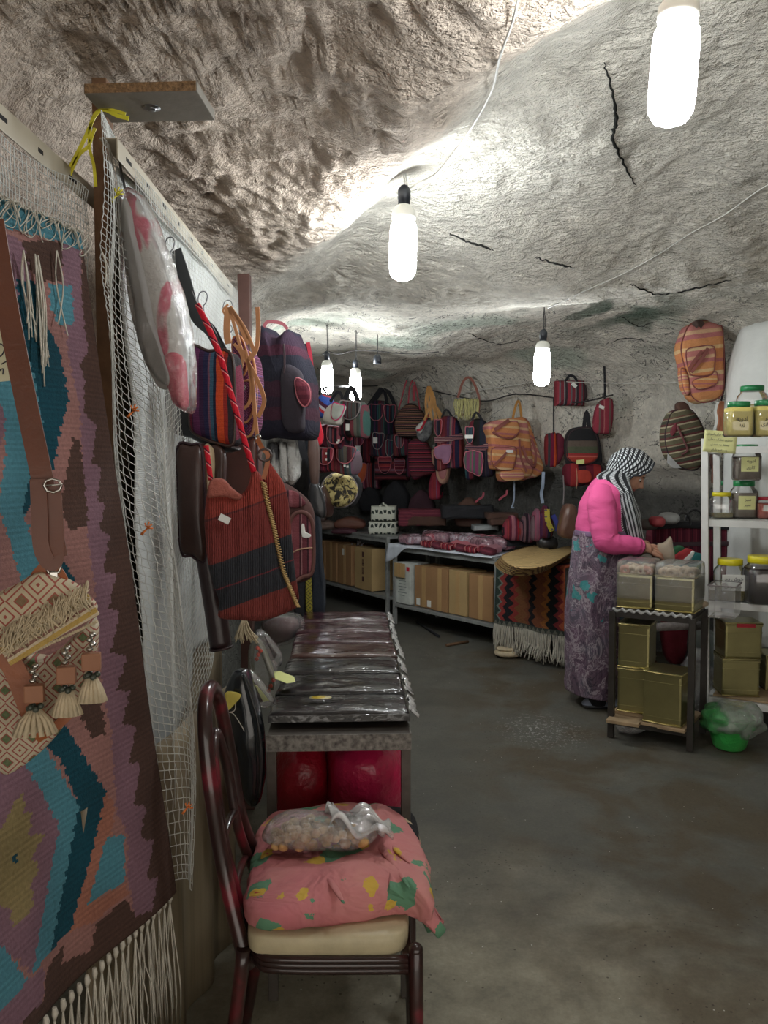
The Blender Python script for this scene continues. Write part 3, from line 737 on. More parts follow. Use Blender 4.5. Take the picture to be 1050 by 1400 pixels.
T.strap('leather_edge', LEA, [(50, 1010, .01), (80, 990, .0), (105, 965, .0)], .014, .004)
fl = T.pad('flap', emb('cream_red_zigzag', C(204, 190, 162), C(160, 48, 46), C(120, 90, 60), 45), [(-14, 820), (20, 800), (55, 782), (95, 796), (118, 815), (130, 838), (90, 866), (50, 892), (14, 905), (-12, 860)], -.012, .035, .014, wr=.003)
N = NT('gold_trim'); s_ = N.n('SeparateXYZ', {0: N.co()}); f_ = N.math('FRACT', N.math('MULTIPLY', N.math('ADD', s_.outputs[2], N.math('MULTIPLY', s_.outputs[0], -.62)), 38))
N.put(N.b.inputs['Base Color'], N.ramp(f_, [(0, C(214, 198, 170)), (.3, C(196, 164, 92)), (.62, C(216, 200, 172)), (.8, C(150, 110, 96))], 'CONSTANT')); N.b.inputs['Roughness'].default_value = .8
N.put(N.b.inputs['Normal'], N.bump(N.noise(300), 1., .003)); GOLDT = N.m
bm = B(); ribbon(bm, smooth_pts([T.L(p, -.032) for p in ((6, 896), (40, 876), (80, 852), (128, 826))], 4), .034, .006, (.55, 0, 1)); link('woven_trim', bm, GOLDT, fl)
bm = B()
for i in range(170):
    a = i / 169; p = T.L((lerp(2, 122, a), lerp(872, 806, a)), -.032); d = Vector((ru(-.012, .012), ru(-.012, 0), -ru(.008, .03)))
    tube(bm, smooth_pts([p + Vector((0, 0, ru(-.004, .016))), p + d * .5 + Vector((ru(-.01, .01), -.006, 0)), p + d], 3), .0011, 4)
link('tufts', bm, CRE, fl)
bm = B()
for i in range(34):
    p = T.L((lerp(14, 132, i / 33), lerp(906, 850, i / 33)), -.03); ball(bm, p, (.005, .005, .005), seg=8, rings=6)
link('bead_row', bm, CRE, fl)
SQL = mk('leather_block', C(154, 106, 78), .6, var=.1); DKB = mk('dark_bead', C(70, 76, 66), .3, bump=0)
for k, (px, py, sp) in enumerate(((46, 905, .6), (90, 880, .28), (124, 862, .28))):
    ts = empty('tassel', T.L((px, py), -.045), 0); ts.parent = T.o; y0 = 0
    bm = B()
    for j in range(4): ball(bm, (.002 * (-1) ** j, 0, -.006 - j * .007), (.010, .010, .008), seg=10, rings=8)
    link('silver_beads', bm, SILV, ts)
    bm = B(); box(bm, (0, 0, -.045), (.026, .016, .025), bev=.002); link('leather_block', bm, SQL, ts)
    bm = B()
    for j in range(6): ball(bm, (.008 * math.cos(j), .006 * math.sin(j), -.064 - .003 * (j % 2)), (.009, .009, .009), seg=10, rings=8)
    link('dark_beads', bm, DKB, ts)
    bm = B()
    for j in range(16):
        a = j * 2 * PI / 16; r = .006; R = .010 + sp * .030
        tube(bm, [(r * math.cos(a), r * math.sin(a) * .6, -.068), (R * .7 * math.cos(a), R * .4 * math.sin(a), -.085), (R * math.cos(a), R * .55 * math.sin(a), -.104)], [.002, .0035, .004], 5)
    link('skirt', bm, CRE, ts)
st = T.strap('shoulder_strap', LEB, [(-10, 300, .02), (10, 420, .02), (38, 560, .01), (58, 655, 0), (66, 700, 0), (78, 762, -.005)], .030, .004)
T.strap('shoulder_strap', LEB, [(52, 655, -.008), (54, 700, -.01), (56, 745, -.01), (66, 768, -.01), (76, 765, -.008), (76, 720, -.004), (72, 665, -.004)], .022, .004)
bm = B(); c = T.L((72, 664), -.014); tube(bm, [c + Vector((.012 * math.cos(a), 0, .010 * math.sin(a))) for a in (0, .8, 1.6, 2.4, 3.1, 4, 4.8, 5.6)], .002, 6, True); tube(bm, [c + Vector((-.012, 0, 0)), c + Vector((.014, -.003, .002))], .0015, 6)
link('buckle', bm, SILV, T.o)
bm = B(); c = T.L((73, 776), -.008); tube(bm, [c + Vector((.010 * math.cos(a), 0, .010 * math.sin(a))) for a in (0, .8, 1.6, 2.4, 3.1, 4, 4.8, 5.6)], .0022, 6, True); box(bm, c + Vector((0, 0, -.012)), (.012, .006, .014), bev=.002); link('ring', bm, SILV, T.o)
T.strap('leather_loop', LEA, [(50, 790, .0), (62, 778, -.004), (76, 782, -.006), (84, 795, -.002)], .02, .004)
T = Thing('shoulder_bag', 'black and white embroidered bag with leather edge, lowest at the left edge', 'bag', 20, 1000, 1.22, math.radians(14))
T.pad('body', emb('black_white_lozenge', C(40, 34, 32), C(176, 166, 148), C(120, 60, 50), 34, .45), [(-25, 870), (5, 872), (30, 900), (46, 960), (46, 1000), (20, 1030), (-25, 1062)], .06, .05, .012, wr=.003)
T.pad('lower_band', emb('cream_black_band', C(190, 178, 156), C(50, 42, 40), C(150, 50, 50), 70), [(-25, 1040), (0, 1030), (30, 1002), (44, 990), (46, 1002), (28, 1026), (0, 1052), (-25, 1070)], .054, .02, .004, sm=0, wr=.001)
# price tag by the strap
T = Thing('price_tag', 'cream paper price tag with handwriting, hanging at the left edge', 'price tag', 2, 480, 1.25, math.radians(14))
T.pad('paper', mk('cream_paper', C(222, 220, 190), .8, bump=0), [(-20, 438), (10, 440), (17, 520), (-20, 524)], 0, .0008, .0003, sm=0, wr=0)
bm = B()
for ln in ([(-8, 478), (0, 470), (6, 476), (2, 486), (-6, 488)], [(2, 498), (10, 494), (14, 500)], [(-2, 508), (4, 504), (4, 512)]): tube(bm, smooth_pts([T.L(p, -.0015) for p in ln], 4), .0009, 4)
link('handwriting', bm, mk('ink', C(50, 50, 60), .6, bump=0), T.o)
# ============================================================= GOODS HUNG ON THE PARTITION
c_ = lambda *a: C(*a)
MAR, NAV, PLUM, RED, GRY, BLK, ROSE, TEAL2, ORA, CRM = c_(98, 42, 56), c_(40, 44, 60), c_(78, 46, 70), c_(138, 52, 58), c_(106, 98, 98), c_(38, 34, 38), c_(146, 92, 100), c_(58, 84, 88), c_(206, 92, 44), c_(196, 180, 150)
PALS = None
def wovenmix(name, seed, axis=0, period=.16, bright=1., pal=None, tilt=0):
    r = random.Random(seed); pal = pal or [MAR, MAR, PLUM, NAV, RED, GRY, BLK, ROSE, MAR]
    cs = []
    for i in range(r.randint(12, 18)):
        c = r.choice(pal); cs.append((tuple(min(1, x * bright * r.uniform(.7, 1.15)) for x in c[:3]) + (1,), r.choice([.3, .5, 1, 1.6, 2.4])))
    return stripes(name, cs, period, axis, tilt=tilt)
BLKL = mk('black_leather', C(34, 34, 36), .38, vs=8, bump=.2, bs=120, coat=.2); BRNL = mk('dark_brown_leather', C(62, 40, 34), .4, vs=8, bump=.2, bs=120, coat=.2)
BLKF = mk('black_cloth', C(34, 34, 38), .9, bump=.4, bs=60, bd=.01); BRNF = mk('brown_cloth', C(78, 54, 44), .9, bump=.4, bs=60)
PIPE_P = mk('pink_piping', C(190, 110, 120), .8, bump=0); PIPE_T = mk('tan_piping', C(176, 140, 112), .8, bump=0); PIPE_G = mk('grey_piping', C(140, 130, 130), .8, bump=0); PIPE_D = mk('dark_piping', C(58, 40, 46), .8, bump=0)
REDR = stripes('red_rope', [(C(196, 34, 50), 3), (C(228, 140, 140), .4), (C(90, 20, 40), .6)], .03, 2, tilt=.8); TANL = mk('light_tan_leather', C(186, 128, 84), .5, vs=12, var=.15, bump=.1)
PLAST = clear('clear_plastic_wrap', haze=.10, wr=.5, ws=30, gl=.06); PLAST2 = clear('thin_clear_plastic', haze=.05, wr=.35, ws=20, gl=.02); WHT = mk('white_paper', C(228, 228, 222), .8, var=.04, bump=0)
# --- wrapped doll-like textile
N = NT('white_fleece_pink_spots'); n_ = N.noise(7.5, N.n('VectorMath', {0: N.co(), 1: (1.4, 1, .7)}, operation='MULTIPLY').outputs[0], 2, .5, .4)
N.put(N.b.inputs['Base Color'], N.ramp(n_, [(.52, C(190, 186, 180)), (.55, C(180, 52, 84))])); N.b.inputs['Roughness'].default_value = .95
N.put(N.b.inputs['Normal'], N.bump(N.noise(80), .8, .006)); FLEE = N.m
FUCH = mk('fuchsia_fringe', C(196, 30, 74), .9, bump=.6, bs=90, bd=.01)
T = Thing('wrapped_textile', 'white and fuchsia fleece piece in clear plastic hanging highest on the net', 'wrapped textile', 215, 540, 1.92, math.radians(-12))
T.pad('fleece', FLEE, [(166, 270), (176, 262), (187, 274), (205, 314), (224, 370), (238, 420), (247, 470), (251, 505), (250, 545), (238, 540), (228, 515), (214, 508), (198, 478), (184, 410), (172, 340)], 0, .02, .02, wr=.008)
T.pad('fringe', FUCH, [(226, 484), (249, 492), (253, 556), (240, 550), (230, 532)], -.02, .02, .01, wr=.01)
T.pad('back_edge', mk('grey_felt', C(150, 146, 142), .95, bump=.5), [(164, 280), (172, 275), (184, 330), (200, 400), (216, 470), (232, 512), (230, 530), (212, 525), (190, 470), (174, 400)], -.03, .02, .01, wr=.006)
T.pad('plastic_cover', PLAST, [(164, 262), (178, 256), (192, 272), (211, 312), (231, 368), (245, 420), (254, 470), (257, 520), (256, 562), (240, 556), (228, 530), (212, 520), (194, 482), (180, 410), (168, 340)], -.045, .05, .02, wr=.01)
T.cord('hanger_cord', STEEL, [(172, 262), (166, 235), (162, 205)], .003)
# --- striped pouch bag with black strap
T = Thing('shoulder_bag', 'purple, navy and orange striped bag with black leather base on the net', 'bag', 290, 600, 2.25, math.radians(-14))
T.pad('striped_face', stripes('stripes_purple', [(C(120, 44, 66), 2.4), (C(70, 40, 60), .3), (C(96, 48, 84), 1.6), (C(60, 38, 66), 1), (C(44, 44, 74), 1.), (C(112, 74, 90), .4), (C(60, 92, 112), .8), (C(40, 40, 60), .6), (C(200, 78, 44), 1.6), (C(140, 44, 40), .8), (C(46, 40, 44), 1)], .155, 0, off=.55), [(262, 474), (285, 480), (306, 478), (318, 490), (321, 530), (321, 580), (318, 608), (298, 606), (272, 596), (260, 580), (262, 520)], 0, .06, .02, wr=.006, pipe=BRNL, pr=.005)
T.pad('leather_back', BLKL, [(215, 528), (240, 538), (262, 560), (270, 592), (300, 608), (322, 614), (300, 618), (262, 600), (232, 590), (222, 560)], .03, .05, .02, wr=.008)
T.strap('strap', BLKL, [(240, 342, .0), (254, 385, 0), (268, 432), (288, 452), (303, 480)], .034, .004)
T.strap('strap', BLKL, [(258, 400, -.01), (268, 422, -.012), (286, 448, -.01), (305, 486)], .022, .004)
# --- black leather bag with cream side
T = Thing('shoulder_bag', 'narrow dark brown leather bag with cream inside, below the striped bag', 'bag', 262, 760, 2.2, math.radians(-14))
T.pad('body', BRNL, [(243, 612), (262, 608), (276, 614), (280, 690), (281, 765), (262, 760), (248, 754), (244, 690)], 0, .05, .02, wr=.008, pipe=PIPE_D)
T.pad('lining', mk('cream_leather', C(176, 156, 124), .6, bump=.2), [(276, 616), (288, 614), (290, 650), (282, 720), (279, 720)], .03, .02, .01)
T.pad('edge_trim', BRNL, [(286, 612), (304, 616), (304, 660), (298, 690), (294, 660)], .05, .02, .006)
# --- reddish brown leather board-like satchel behind
T = Thing('satchel', 'flat reddish brown leather satchel half hidden behind the tan straps', 'bag', 326, 700, 2.62, math.radians(-10))
T.pad('body', mk('oxblood_leather', C(84, 46, 38), .45, bump=.15, coat=.2), [(308, 612), (332, 606), (350, 600), (352, 660), (350, 706), (316, 704)], 0, .05, .015, wr=.004, pipe=PIPE_D)
# --- purple bag with tan straps
T = Thing('shoulder_bag', 'purple embroidered bag hanging from a thick bundle of tan leather straps', 'bag', 332, 590, 2.6, math.radians(-12))
PURP = emb('purple_embroidery', C(84, 36, 62), C(150, 84, 130), C(60, 60, 110), 60, .4)
T.pad('body', PURP, [(318, 492), (330, 480), (344, 486), (350, 520), (349, 570), (342, 596), (328, 590), (318, 560)], 0, .07, .02, wr=.006, pipe=TANL, pr=.005)
T.pad('front_pocket', PURP, [(322, 530), (344, 522), (346, 560), (336, 578), (326, 566)], -.03, .03, .012, pipe=TANL, pr=.004)
T.pad('upper_flap', PURP, [(318, 466), (330, 462), (338, 490), (334, 512), (322, 512)], -.03, .03, .012, pipe=TANL, pr=.004)
for ln, w in (([(312, 420), (310, 450), (312, 470)], .022), ([(314, 420), (328, 444), (340, 470)], .016), ([(316, 422), (336, 452), (348, 482)], .012), ([(352, 420), (353, 450), (350, 478), (338, 494)], .014), ([(338, 494), (352, 520), (361, 545), (358, 560), (353, 570)], .013), ([(314, 424), (322, 450), (330, 478), (340, 500)], .01), ([(335, 478), (345, 520), (348, 560), (352, 600), (352, 606)], .012), ([(320, 470), (330, 484), (331, 500), (324, 510)], .009), ([(312, 416), (305, 424), (308, 430)], .006), ([(340, 500), (344, 530), (340, 552), (330, 560)], .01)):
    T.strap('strap', TANL, [(a, b, -.05) for a, b in ln], w, .004)
bm = B(); c = T.L((353, 598), -.055); tube(bm, [c + Vector((.009 * math.cos(a), 0, .009 * math.sin(a))) for a in (0, 1, 2, 3, 4, 5)], .0025, 6, True); link('buckle', bm, SILV, T.o); bm = B(); c = T.L((333, 530), -.06); tube(bm, [c + Vector((.007 * math.cos(a), 0, .009 * math.sin(a))) for a in (0, 1, 2, 3, 4, 5)], .002, 6, True)
link('buckle', bm, SILV, T.o)
# --- dark backpack
T = Thing('backpack', 'large dark navy and maroon striped backpack hung at the end of the partition', 'backpack', 388, 598, 2.95, math.radians(-14))
NVM = stripes('stripes_navy_maroon', [(C(40, 38, 50), 2), (C(66, 38, 50), 1.2), (C(48, 38, 50), 1), (C(60, 38, 50), 1.5), (C(38, 38, 48), 2.4), (C(70, 38, 52), 1), (C(52, 38, 52), 1.4)], .4, 2, wob=.03)
T.pad('body', NVM, [(353, 452), (361, 446), (368, 458), (380, 460), (392, 449), (398, 462), (410, 488), (418, 516), (421, 560), (419, 596), (400, 601), (370, 597), (350, 594), (351, 520)], 0, .14, .04, wr=.014)
T.pad('side_pocket', mk('dark_mesh', C(46, 40, 48), .9, bump=.5), [(386, 500), (404, 503), (412, 520), (414, 570), (410, 590), (388, 586), (384, 540)], -.04, .05, .014, wr=.006)
T.pad('pocket_flap', stripes('stripes_rose', [(C(118, 56, 68), 1), (C(98, 46, 58), 1)], .03, 2), [(405, 517), (421, 526), (424, 545), (418, 556), (410, 550), (405, 535)], -.06, .02, .01, pipe=PIPE_P, pr=.003)
T.strap('grab_handle', PIPE_P, [(361, 448, 0), (366, 440, .0), (385, 442, .0), (393, 450, 0)], .012, .004)
T.cord('zip_seam', PIPE_D, [(388, 470, -.045), (389, 500, -.048), (387, 560, -.045)], .004)
# --- the big red and navy kilim tote
T = Thing('tote_bag', 'big brick red and navy banded kilim tote with whipped edge seam', 'bag', 345, 848, 2.08, math.radians(12))
N = NT('tote_bands'); co = N.co(); s_ = N.n('SeparateXYZ', {0: co}); zz = N.math('ADD', N.math('MULTIPLY_ADD', s_.outputs[0], -.34, s_.outputs[2]), N.math('MULTIPLY_ADD', N.noise(20), .008, -.004))
RDB, NVB = C(118, 50, 44), C(40, 42, 48)
cl_ = N.ramp(N.math('MULTIPLY', zz, 2.), [(0, RDB), (.115, NVB), (.228, C(112, 44, 52)), (.238, NVB), (.372, C(116, 46, 42)), (.60, C(90, 40, 40)), (.612, C(140, 54, 44))], 'CONSTANT')
k_ = N.math('MULTIPLY_ADD', N.noise(200, co, 3), .8, .6); N.put(N.b.inputs['Base Color'], N.mix(1., cl_, N.n('CombineColor', {0: k_, 1: k_, 2: k_}).outputs[0], 'MULTIPLY')); N.b.inputs['Roughness'].default_value = .95
wv_ = N.n('TexWave', {'Vector': co, 'Scale': 55, 'Distortion': 1.5}, bands_direction='X'); N.put(N.b.inputs['Normal'], N.bump(wv_.outputs[1], .7, .003, N.bump(N.noise(12), .5, .03))); TOTE = N.m
T.pad('front_panel', TOTE, [(281, 690), (284, 668), (289, 656), (304, 657), (316, 668), (330, 677), (340, 664), (347, 644), (358, 652), (366, 682), (373, 714), (380, 748), (388, 781), (400, 808), (408, 829), (385, 842), (358, 850), (328, 849), (300, 846), (301, 830), (292, 800), (284, 770), (280, 730)], -.01, .06, .018, wr=.009, edge=.97)
T.pad('side_gusset', TOTE, [(360, 658), (366, 632), (378, 645), (391, 668), (396, 700), (401, 751), (405, 790), (409, 822), (400, 812), (388, 781), (376, 725), (368, 690)], .03, .03, .008, wr=.005)
bm = B(); ed = smooth_pts([T.L(p, -.022) for p in ((360, 660), (366, 690), (373, 718), (380, 750), (388, 783), (398, 808), (407, 830))], 9)
for i in range(len(ed) - 1):
    a = ed[i]; tube(bm, [a + Vector((-.006, .002, .004)), a + Vector((0, -.006, 0)), a + Vector((.007, .002, -.003))], .0022, 5)
tube(bm, ed, .003, 6); link('whipped_seam', bm, mk('ochre_yarn', C(176, 146, 96), .9), T.o)
T.pad('gathered_lining', mk('dusty_red_cloth', C(150, 84, 72), .95, bump=.8, bs=70, bd=.01), [(284, 680), (286, 664), (292, 655), (306, 656), (318, 668), (332, 678), (326, 684), (310, 680), (296, 680)], -.026, .02, .01, wr=.008)
T.strap('paper_tag', WHT, [(300, 706, -.036), (314, 713, -.04)], .018, .001, sm=0)
for ln in ([(270, 416, .05), (286, 450, .03), (300, 484), (312, 525), (322, 560), (335, 605), (347, 645)], [(282, 610, .02), (285, 632, .01), (288, 656)]): T.cord('rope_handle', REDR, [(a[0], a[1], (a[2] if len(a) > 2 else 0) - .01) for a in ln], .0075)
T.strap('leather_loop', LEA, [(352, 600, .0), (358, 612, -.01), (366, 622, -.012), (364, 640, -.01), (360, 655, -.012)], .012, .003)
bm = B(); c = T.L((362, 622), -.012); tube(bm, [c + Vector((.018 * math.cos(a), 0, .016 * math.sin(a))) for a in (0, .8, 1.6, 2.4, 3.1, 4, 4.8, 5.6)], .0035, 6, True); link('ring', bm, BRNL, T.o)
# --- hanging roll
T = Thing('leather_roll', 'long dark brown leather roll hanging low behind the kilim tote', 'leather roll', 298, 888, 2.22)
bm = B(); tube(bm, smooth_pts([T.L(p) for p in ((280, 742), (286, 780), (294, 830), (302, 884))], 5), [.030, .031, .032, .032, .031], 16); tube(bm, smooth_pts([T.L(p, -.001) for p in ((302, 884), (302.5, 887))], 1), .034, 16); link('roll', bm, mk('maroon_black_leather', C(48, 30, 32), .4, bump=.3, coat=.2), T.o)
# --- round-topped brown backpack
T = Thing('backpack', 'brown and dusty rose striped backpack with arched front, beside the tote', 'backpack', 400, 797, 2.9, math.radians(10))
DRS = stripes('stripes_dusty_rose', [(C(122, 66, 72), 2), (C(70, 40, 46), .5), (C(150, 110, 110), .35), (C(104, 54, 62), 1.4), (C(60, 36, 42), .5), (C(140, 84, 90), 1)], .07, 0)
T.pad('body', mk('brown_suede', C(74, 46, 42), .85, bump=.4, bs=50), [(368, 665), (388, 660), (412, 674), (426, 690), (431, 712), (431, 750), (427, 788), (406, 798), (380, 796), (366, 780)], 0, .14, .03, wr=.008)
T.pad('arched_panel', DRS, [(396, 792), (394, 730), (400, 706), (412, 700), (424, 708), (428, 730), (427, 780), (414, 788)], -.035, .03, .01, pipe=mk('suede_piping', C(96, 60, 54), .8, bump=0), pr=.009)
T.pad('top_panel', DRS, [(386, 672), (404, 672), (418, 688), (404, 694), (390, 690)], -.034, .02, .006)
T.cord('seam', PIPE_T, [(396, 758, -.048), (410, 751, -.05), (427, 749, -.048)], .003); T.pad('paper_slip', WHT, [(412, 718), (416, 717), (417, 729), (425, 731), (423, 735), (413, 734)], -.052, .001, .0005, sm=2, wr=0)
# --- fur piece
T = Thing('fur_scarf', 'grey and white fur piece hanging under the dark backpack', 'fur', 385, 665, 3.05)
N = NT('striped_fur'); s_ = N.n('SeparateXYZ', {0: N.co()}); N.put(N.b.inputs['Base Color'], N.ramp(N.noise(14, N.n('VectorMath', {0: N.co(), 1: (1, 1, .35)}, operation='MULTIPLY').outputs[0], 3), [(.42, C(70, 70, 72)), (.52, C(206, 206, 202))])); N.b.inputs['Roughness'].default_value = 1
N.put(N.b.inputs['Normal'], N.bump(N.noise(120), 1., .01)); FUR = N.m
T.pad('fur', FUR, [(362, 596), (400, 596), (408, 620), (409, 648), (400, 664), (392, 656), (384, 662), (376, 640), (368, 630)], 0, .05, .03, wr=.02)
for x in (374, 386, 397): T.cord('fur_tail', FUR, [(x, 605, -.03), (x + 2, 635, -.035), (x + 3, 658, -.02)], .016)
# --- long dark trousers / garments
T = Thing('hanging_trousers', 'long black trousers with a yellow zigzag side band, hung behind the table', 'trousers', 425, 848, 3.75)
T.pad('left_leg', BLKF, [(398, 600), (420, 600), (424, 700), (422, 780), (421, 846), (404, 846), (400, 760)], 0, .06, .02, wr=.02); T.pad('right_leg', mk('navy_cloth', C(30, 36, 46), .9, bump=.5, bs=40, bd=.01), [(414, 560), (432, 565), (436, 680), (440, 760), (444, 842), (428, 846), (422, 760)], .01, .06, .02, wr=.02)
T.pad('zigzag_band', emb('yellow_zigzag', C(150, 140, 50), C(60, 56, 40), C(40, 40, 36), 30), [(418, 785), (425, 785), (427, 846), (419, 846)], -.03, .006, .003, wr=.004)
T = Thing('leather_boot', 'brown and black leather glove-like piece hanging beside the black trousers', 'leather piece', 432, 700, 3.55)
T.pad('sleeve', mk('worn_brown', C(84, 62, 54), .6, bump=.3), [(421, 602), (434, 602), (436, 640), (434, 664), (426, 664), (422, 640)], 0, .05, .015, wr=.006); T.pad('cuff', BLKL, [(424, 660), (436, 662), (445, 690), (444, 708), (432, 705), (422, 690)], 0, .05, .015, wr=.008)
# --- red and white hanging
T = Thing('red_white_hanging', 'red and white fluffy stocking-like piece next to the far bulbs', 'fabric hanging', 432, 610, 3.8)
T.pad('white_part', mk('white_fleece', C(216, 214, 208), .95, bump=.8, bs=60, bd=.01), [(418, 560), (428, 545), (436, 570), (438, 600), (424, 606), (416, 600)], 0, .06, .02, wr=.008)
T.pad('red_edge', mk('bright_red_cloth', C(208, 30, 52), .85), [(426, 548), (432, 556), (440, 585), (442, 600), (436, 610), (418, 608), (418, 600), (432, 600), (434, 586)], -.02, .03, .01, sm=2, wr=.004)
T.strap('red_strap', mk('pink_red_tape', C(200, 60, 80), .8), [(421, 468, 0), (426, 500, 0), (428, 550, 0)], .018, .003); T.strap('white_strap', WHT, [(424, 500, .01), (425, 545, .01)], .022, .003); T.strap('dark_strap', BLKF, [(419, 470, .01), (418, 500, .01), (420, 530, .01)], .022, .003)
T.pad('pompom', mk('grey_pompom', C(150, 150, 140), .95, bump=.8), [(422, 532), (430, 532), (431, 546), (422, 548)], -.02, .03, .01, wr=.01)
# --- small packs hung behind the table, below the tote
BEAD = mk('red_orange_beads', C(204, 66, 40), .4, bump=.2); TAGY = mk('pale_yellow_tag', C(222, 226, 150), .7, var=.04, bump=0)
T = Thing('yarn_tassel', 'cream yarn tassel hanging under the kilim tote', 'tassel', 338, 875, 2.35)
bm = B()
for i in range(60):
    a = ru(0, 6.28); r = ru(.0, .02); tube(bm, smooth_pts([T.L((334 + 6 * math.cos(a) * .4, 846), .0), T.L((334 + 9 * math.cos(a), 862), r), T.L((334 + 16 * math.cos(a) + 3, 874 + ru(-3, 6)), r * 1.5)], 3), .0018, 4)
link('yarn', bm, CRE, T.o)
T = Thing('bracelet_pack', 'clear packet with a curved strap and red-orange beads beside the black bag', 'packet', 362, 945, 2.45, math.radians(-20))
T.pad('plastic', PLAST2, [(340, 890), (348, 868), (354, 870), (378, 930), (376, 958), (362, 962), (346, 940)], -.02, .03, .008, wr=.004)
T.cord('strap', mk('grey_green_leather', C(110, 108, 90), .6), [(344, 930, 0), (344, 890, 0), (352, 876, 0), (362, 895, 0), (372, 925, 0), (370, 942, 0)], .010)
for (px, py) in ((352, 886), (353, 895), (351, 901), (356, 890), (374, 930), (370, 938), (367, 944)):
    bm = B(); c = T.L((px, py), -.012); ball(bm, c, (.014, .012, .014), seg=10, rings=8); link('bead', bm, BEAD, T.o)
T = Thing('card_pack', 'clear packet with a dark card leaning between the beads and the maroon folders', 'packet', 368, 905, 2.6, math.radians(-20))
T.pad('card', BRNL, [(352, 868), (362, 870), (378, 895), (372, 905), (360, 888)], 0, .006, .002, sm=0, wr=0); T.pad('plastic', PLAST, [(350, 862), (360, 866), (382, 896), (378, 912), (356, 880)], -.008, .02, .004, wr=.002)
T = Thing('card_pack', 'clear packet with a brown card and long pale yellow tag next to the black bag', 'packet', 352, 965, 2.3, math.radians(-15))
T.pad('card', BRNL, [(338, 925), (350, 935), (362, 958), (352, 962), (340, 945)], 0, .006, .002, sm=0, wr=0); T.pad('tag', TAGY, [(348, 936), (352, 938), (368, 958), (360, 960)], -.006, .001, .0005, sm=0, wr=0); T.pad('plastic', PLAST, [(334, 928), (342, 918), (374, 962), (358, 968), (340, 955)], -.012, .02, .004, wr=.003)
T = Thing('folded_pack', 'crumpled clear packet with maroon contents at the far end of the folders', 'packet', 378, 880, 3.35, math.radians(-15))
T.pad('contents', mk('maroon_contents', C(84, 40, 46), .6, bump=.5, bs=60), [(362, 850), (390, 846), (402, 856), (396, 874), (376, 880), (364, 868)], 0, .06, .02, wr=.012); T.pad('plastic', PLAST, [(358, 848), (392, 842), (406, 856), (398, 878), (374, 884), (362, 870)], -.02, .09, .02, wr=.014)
# --- black leather bag leaning by the chair back
T = Thing('leather_bag', 'glossy black leather bag with crumpled yellow tag, squeezed between chair back and table', 'bag', 335, 1100, 2.09, math.radians(-10))
T.pad('body', mk('glossy_black_leather', C(26, 30, 34), .25, bump=.25, bs=30, bd=.01, coat=.6), [(316, 922), (326, 918), (334, 922), (344, 955), (352, 990), (356, 1030), (355, 1075), (350, 1104), (338, 1100), (324, 1060), (312, 1010), (306, 965), (308, 940)], 0, .05, .02, wr=.008)
T.pad('tag', mk('yellow_tag_paper', C(206, 190, 92), .7, bump=.4, bs=30, bd=.01), [(308, 948), (316, 945), (330, 950), (322, 962), (308, 974), (304, 968)], -.036, .002, .001, sm=2, wr=.004)
T.cord('tag_thread', FRM, [(322, 962, -.04), (320, 972, -.042), (306, 975, -.04), (318, 975, -.042), (330, 992, -.04), (334, 1000, -.04)], .001)
T.cord('piping', BLKL, [(333, 922, -.012), (344, 955, -.02), (353, 990, -.02), (357, 1040, -.018), (354, 1090, -.012)], .004)
# ============================================================= NEAR TABLE WITH FOLDERS, CHAIR
LIE = Matrix(((1, 0, 0, 0), (0, 0, 1, 0), (0, -1, 0, 0), (0, 0, 0, 1)))     # pads lie down: their front looks up
def lying(name, m, pts, z, th, puff=.01, parent=None, wr=.003, sm=0, pipe=None, edge=.96):
    """flat thing: pts = world/local (x, y) outline, z = top plane"""
    if sm: pts = [(v.x, v.y) for v in smooth_pts([Vector((*p, 0)) for p in pts], sm, True)]
    bm = B(); pad(bm, [(a, b) for a, b in pts], -z, th, puff, wr=wr, seed=len(bpy.data.objects), back=.0005, edge=edge); bm.transform(LIE)
    o = link(name, bm, m, parent)
    if pipe: b2 = B(); tube(b2, [(a, b, z) for a, b in pts], .004, 5, True); link('piping', b2, pipe, o)
    return o
PAINTM = mk('chipped_white_metal', C(150, 146, 138), .5, col2=C(52, 46, 42), vs=60, bump=.3, bs=80); TMET = mk('brown_grey_metal', C(86, 80, 74), .5, .3, vs=30)
TA = math.radians(2.3)
tb = empty('display_table', (-.155, 2.94, 0), TA, 'low narrow metal table under the row of plastic-wrapped folders', 'table')
bm = B(); box(bm, (0, 0, .735), (.385, 1.66, .02), bev=.002); link('tabletop', bm, TMET, tb)
bm = B(); box(bm, (0, -.832, .722), (.39, .004, .045), bev=.001); link('front_rail', bm, PAINTM, tb)
bm = B(); box(bm, (.194, 0, .722), (.004, 1.66, .045), bev=.001); link('side_rail', bm, PAINTM, tb)
for sx in (-1, 1):
    for sy in (-1, 1):
        bm = B(); box(bm, (sx * .182, sy * .812, .36), (.026, .026, .72), bev=.002); link('leg', bm, TMET, tb)
bm = B(); box(bm, (0, 0, .30), (.37, 1.62, .015)); link('lower_shelf', bm, TMET, tb)
def fold_mat(name, col):
    N = NT(name); co = N.co(); st = N.n('VectorMath', {0: co, 1: (2.6, 11, 4)}, operation='MULTIPLY').outputs[0]
    N.b.inputs['Base Color'].default_value = col; N.b.inputs['Roughness'].default_value = .3; N.b.inputs['Coat Weight'].default_value = .9; N.b.inputs['Coat Roughness'].default_value = .06; N.b.inputs['Coat IOR'].default_value = 1.5
    h = N.math('ADD', N.noise(1., st, 3, .55, .8), N.math('MULTIPLY', N.noise(30, co, 2, .6, 1.), .10)); N.put(N.b.inputs['Coat Normal'], N.bump(h, 1., .026)); N.put(N.b.inputs['Normal'], N.bump(h, .4, .015)); return N.m
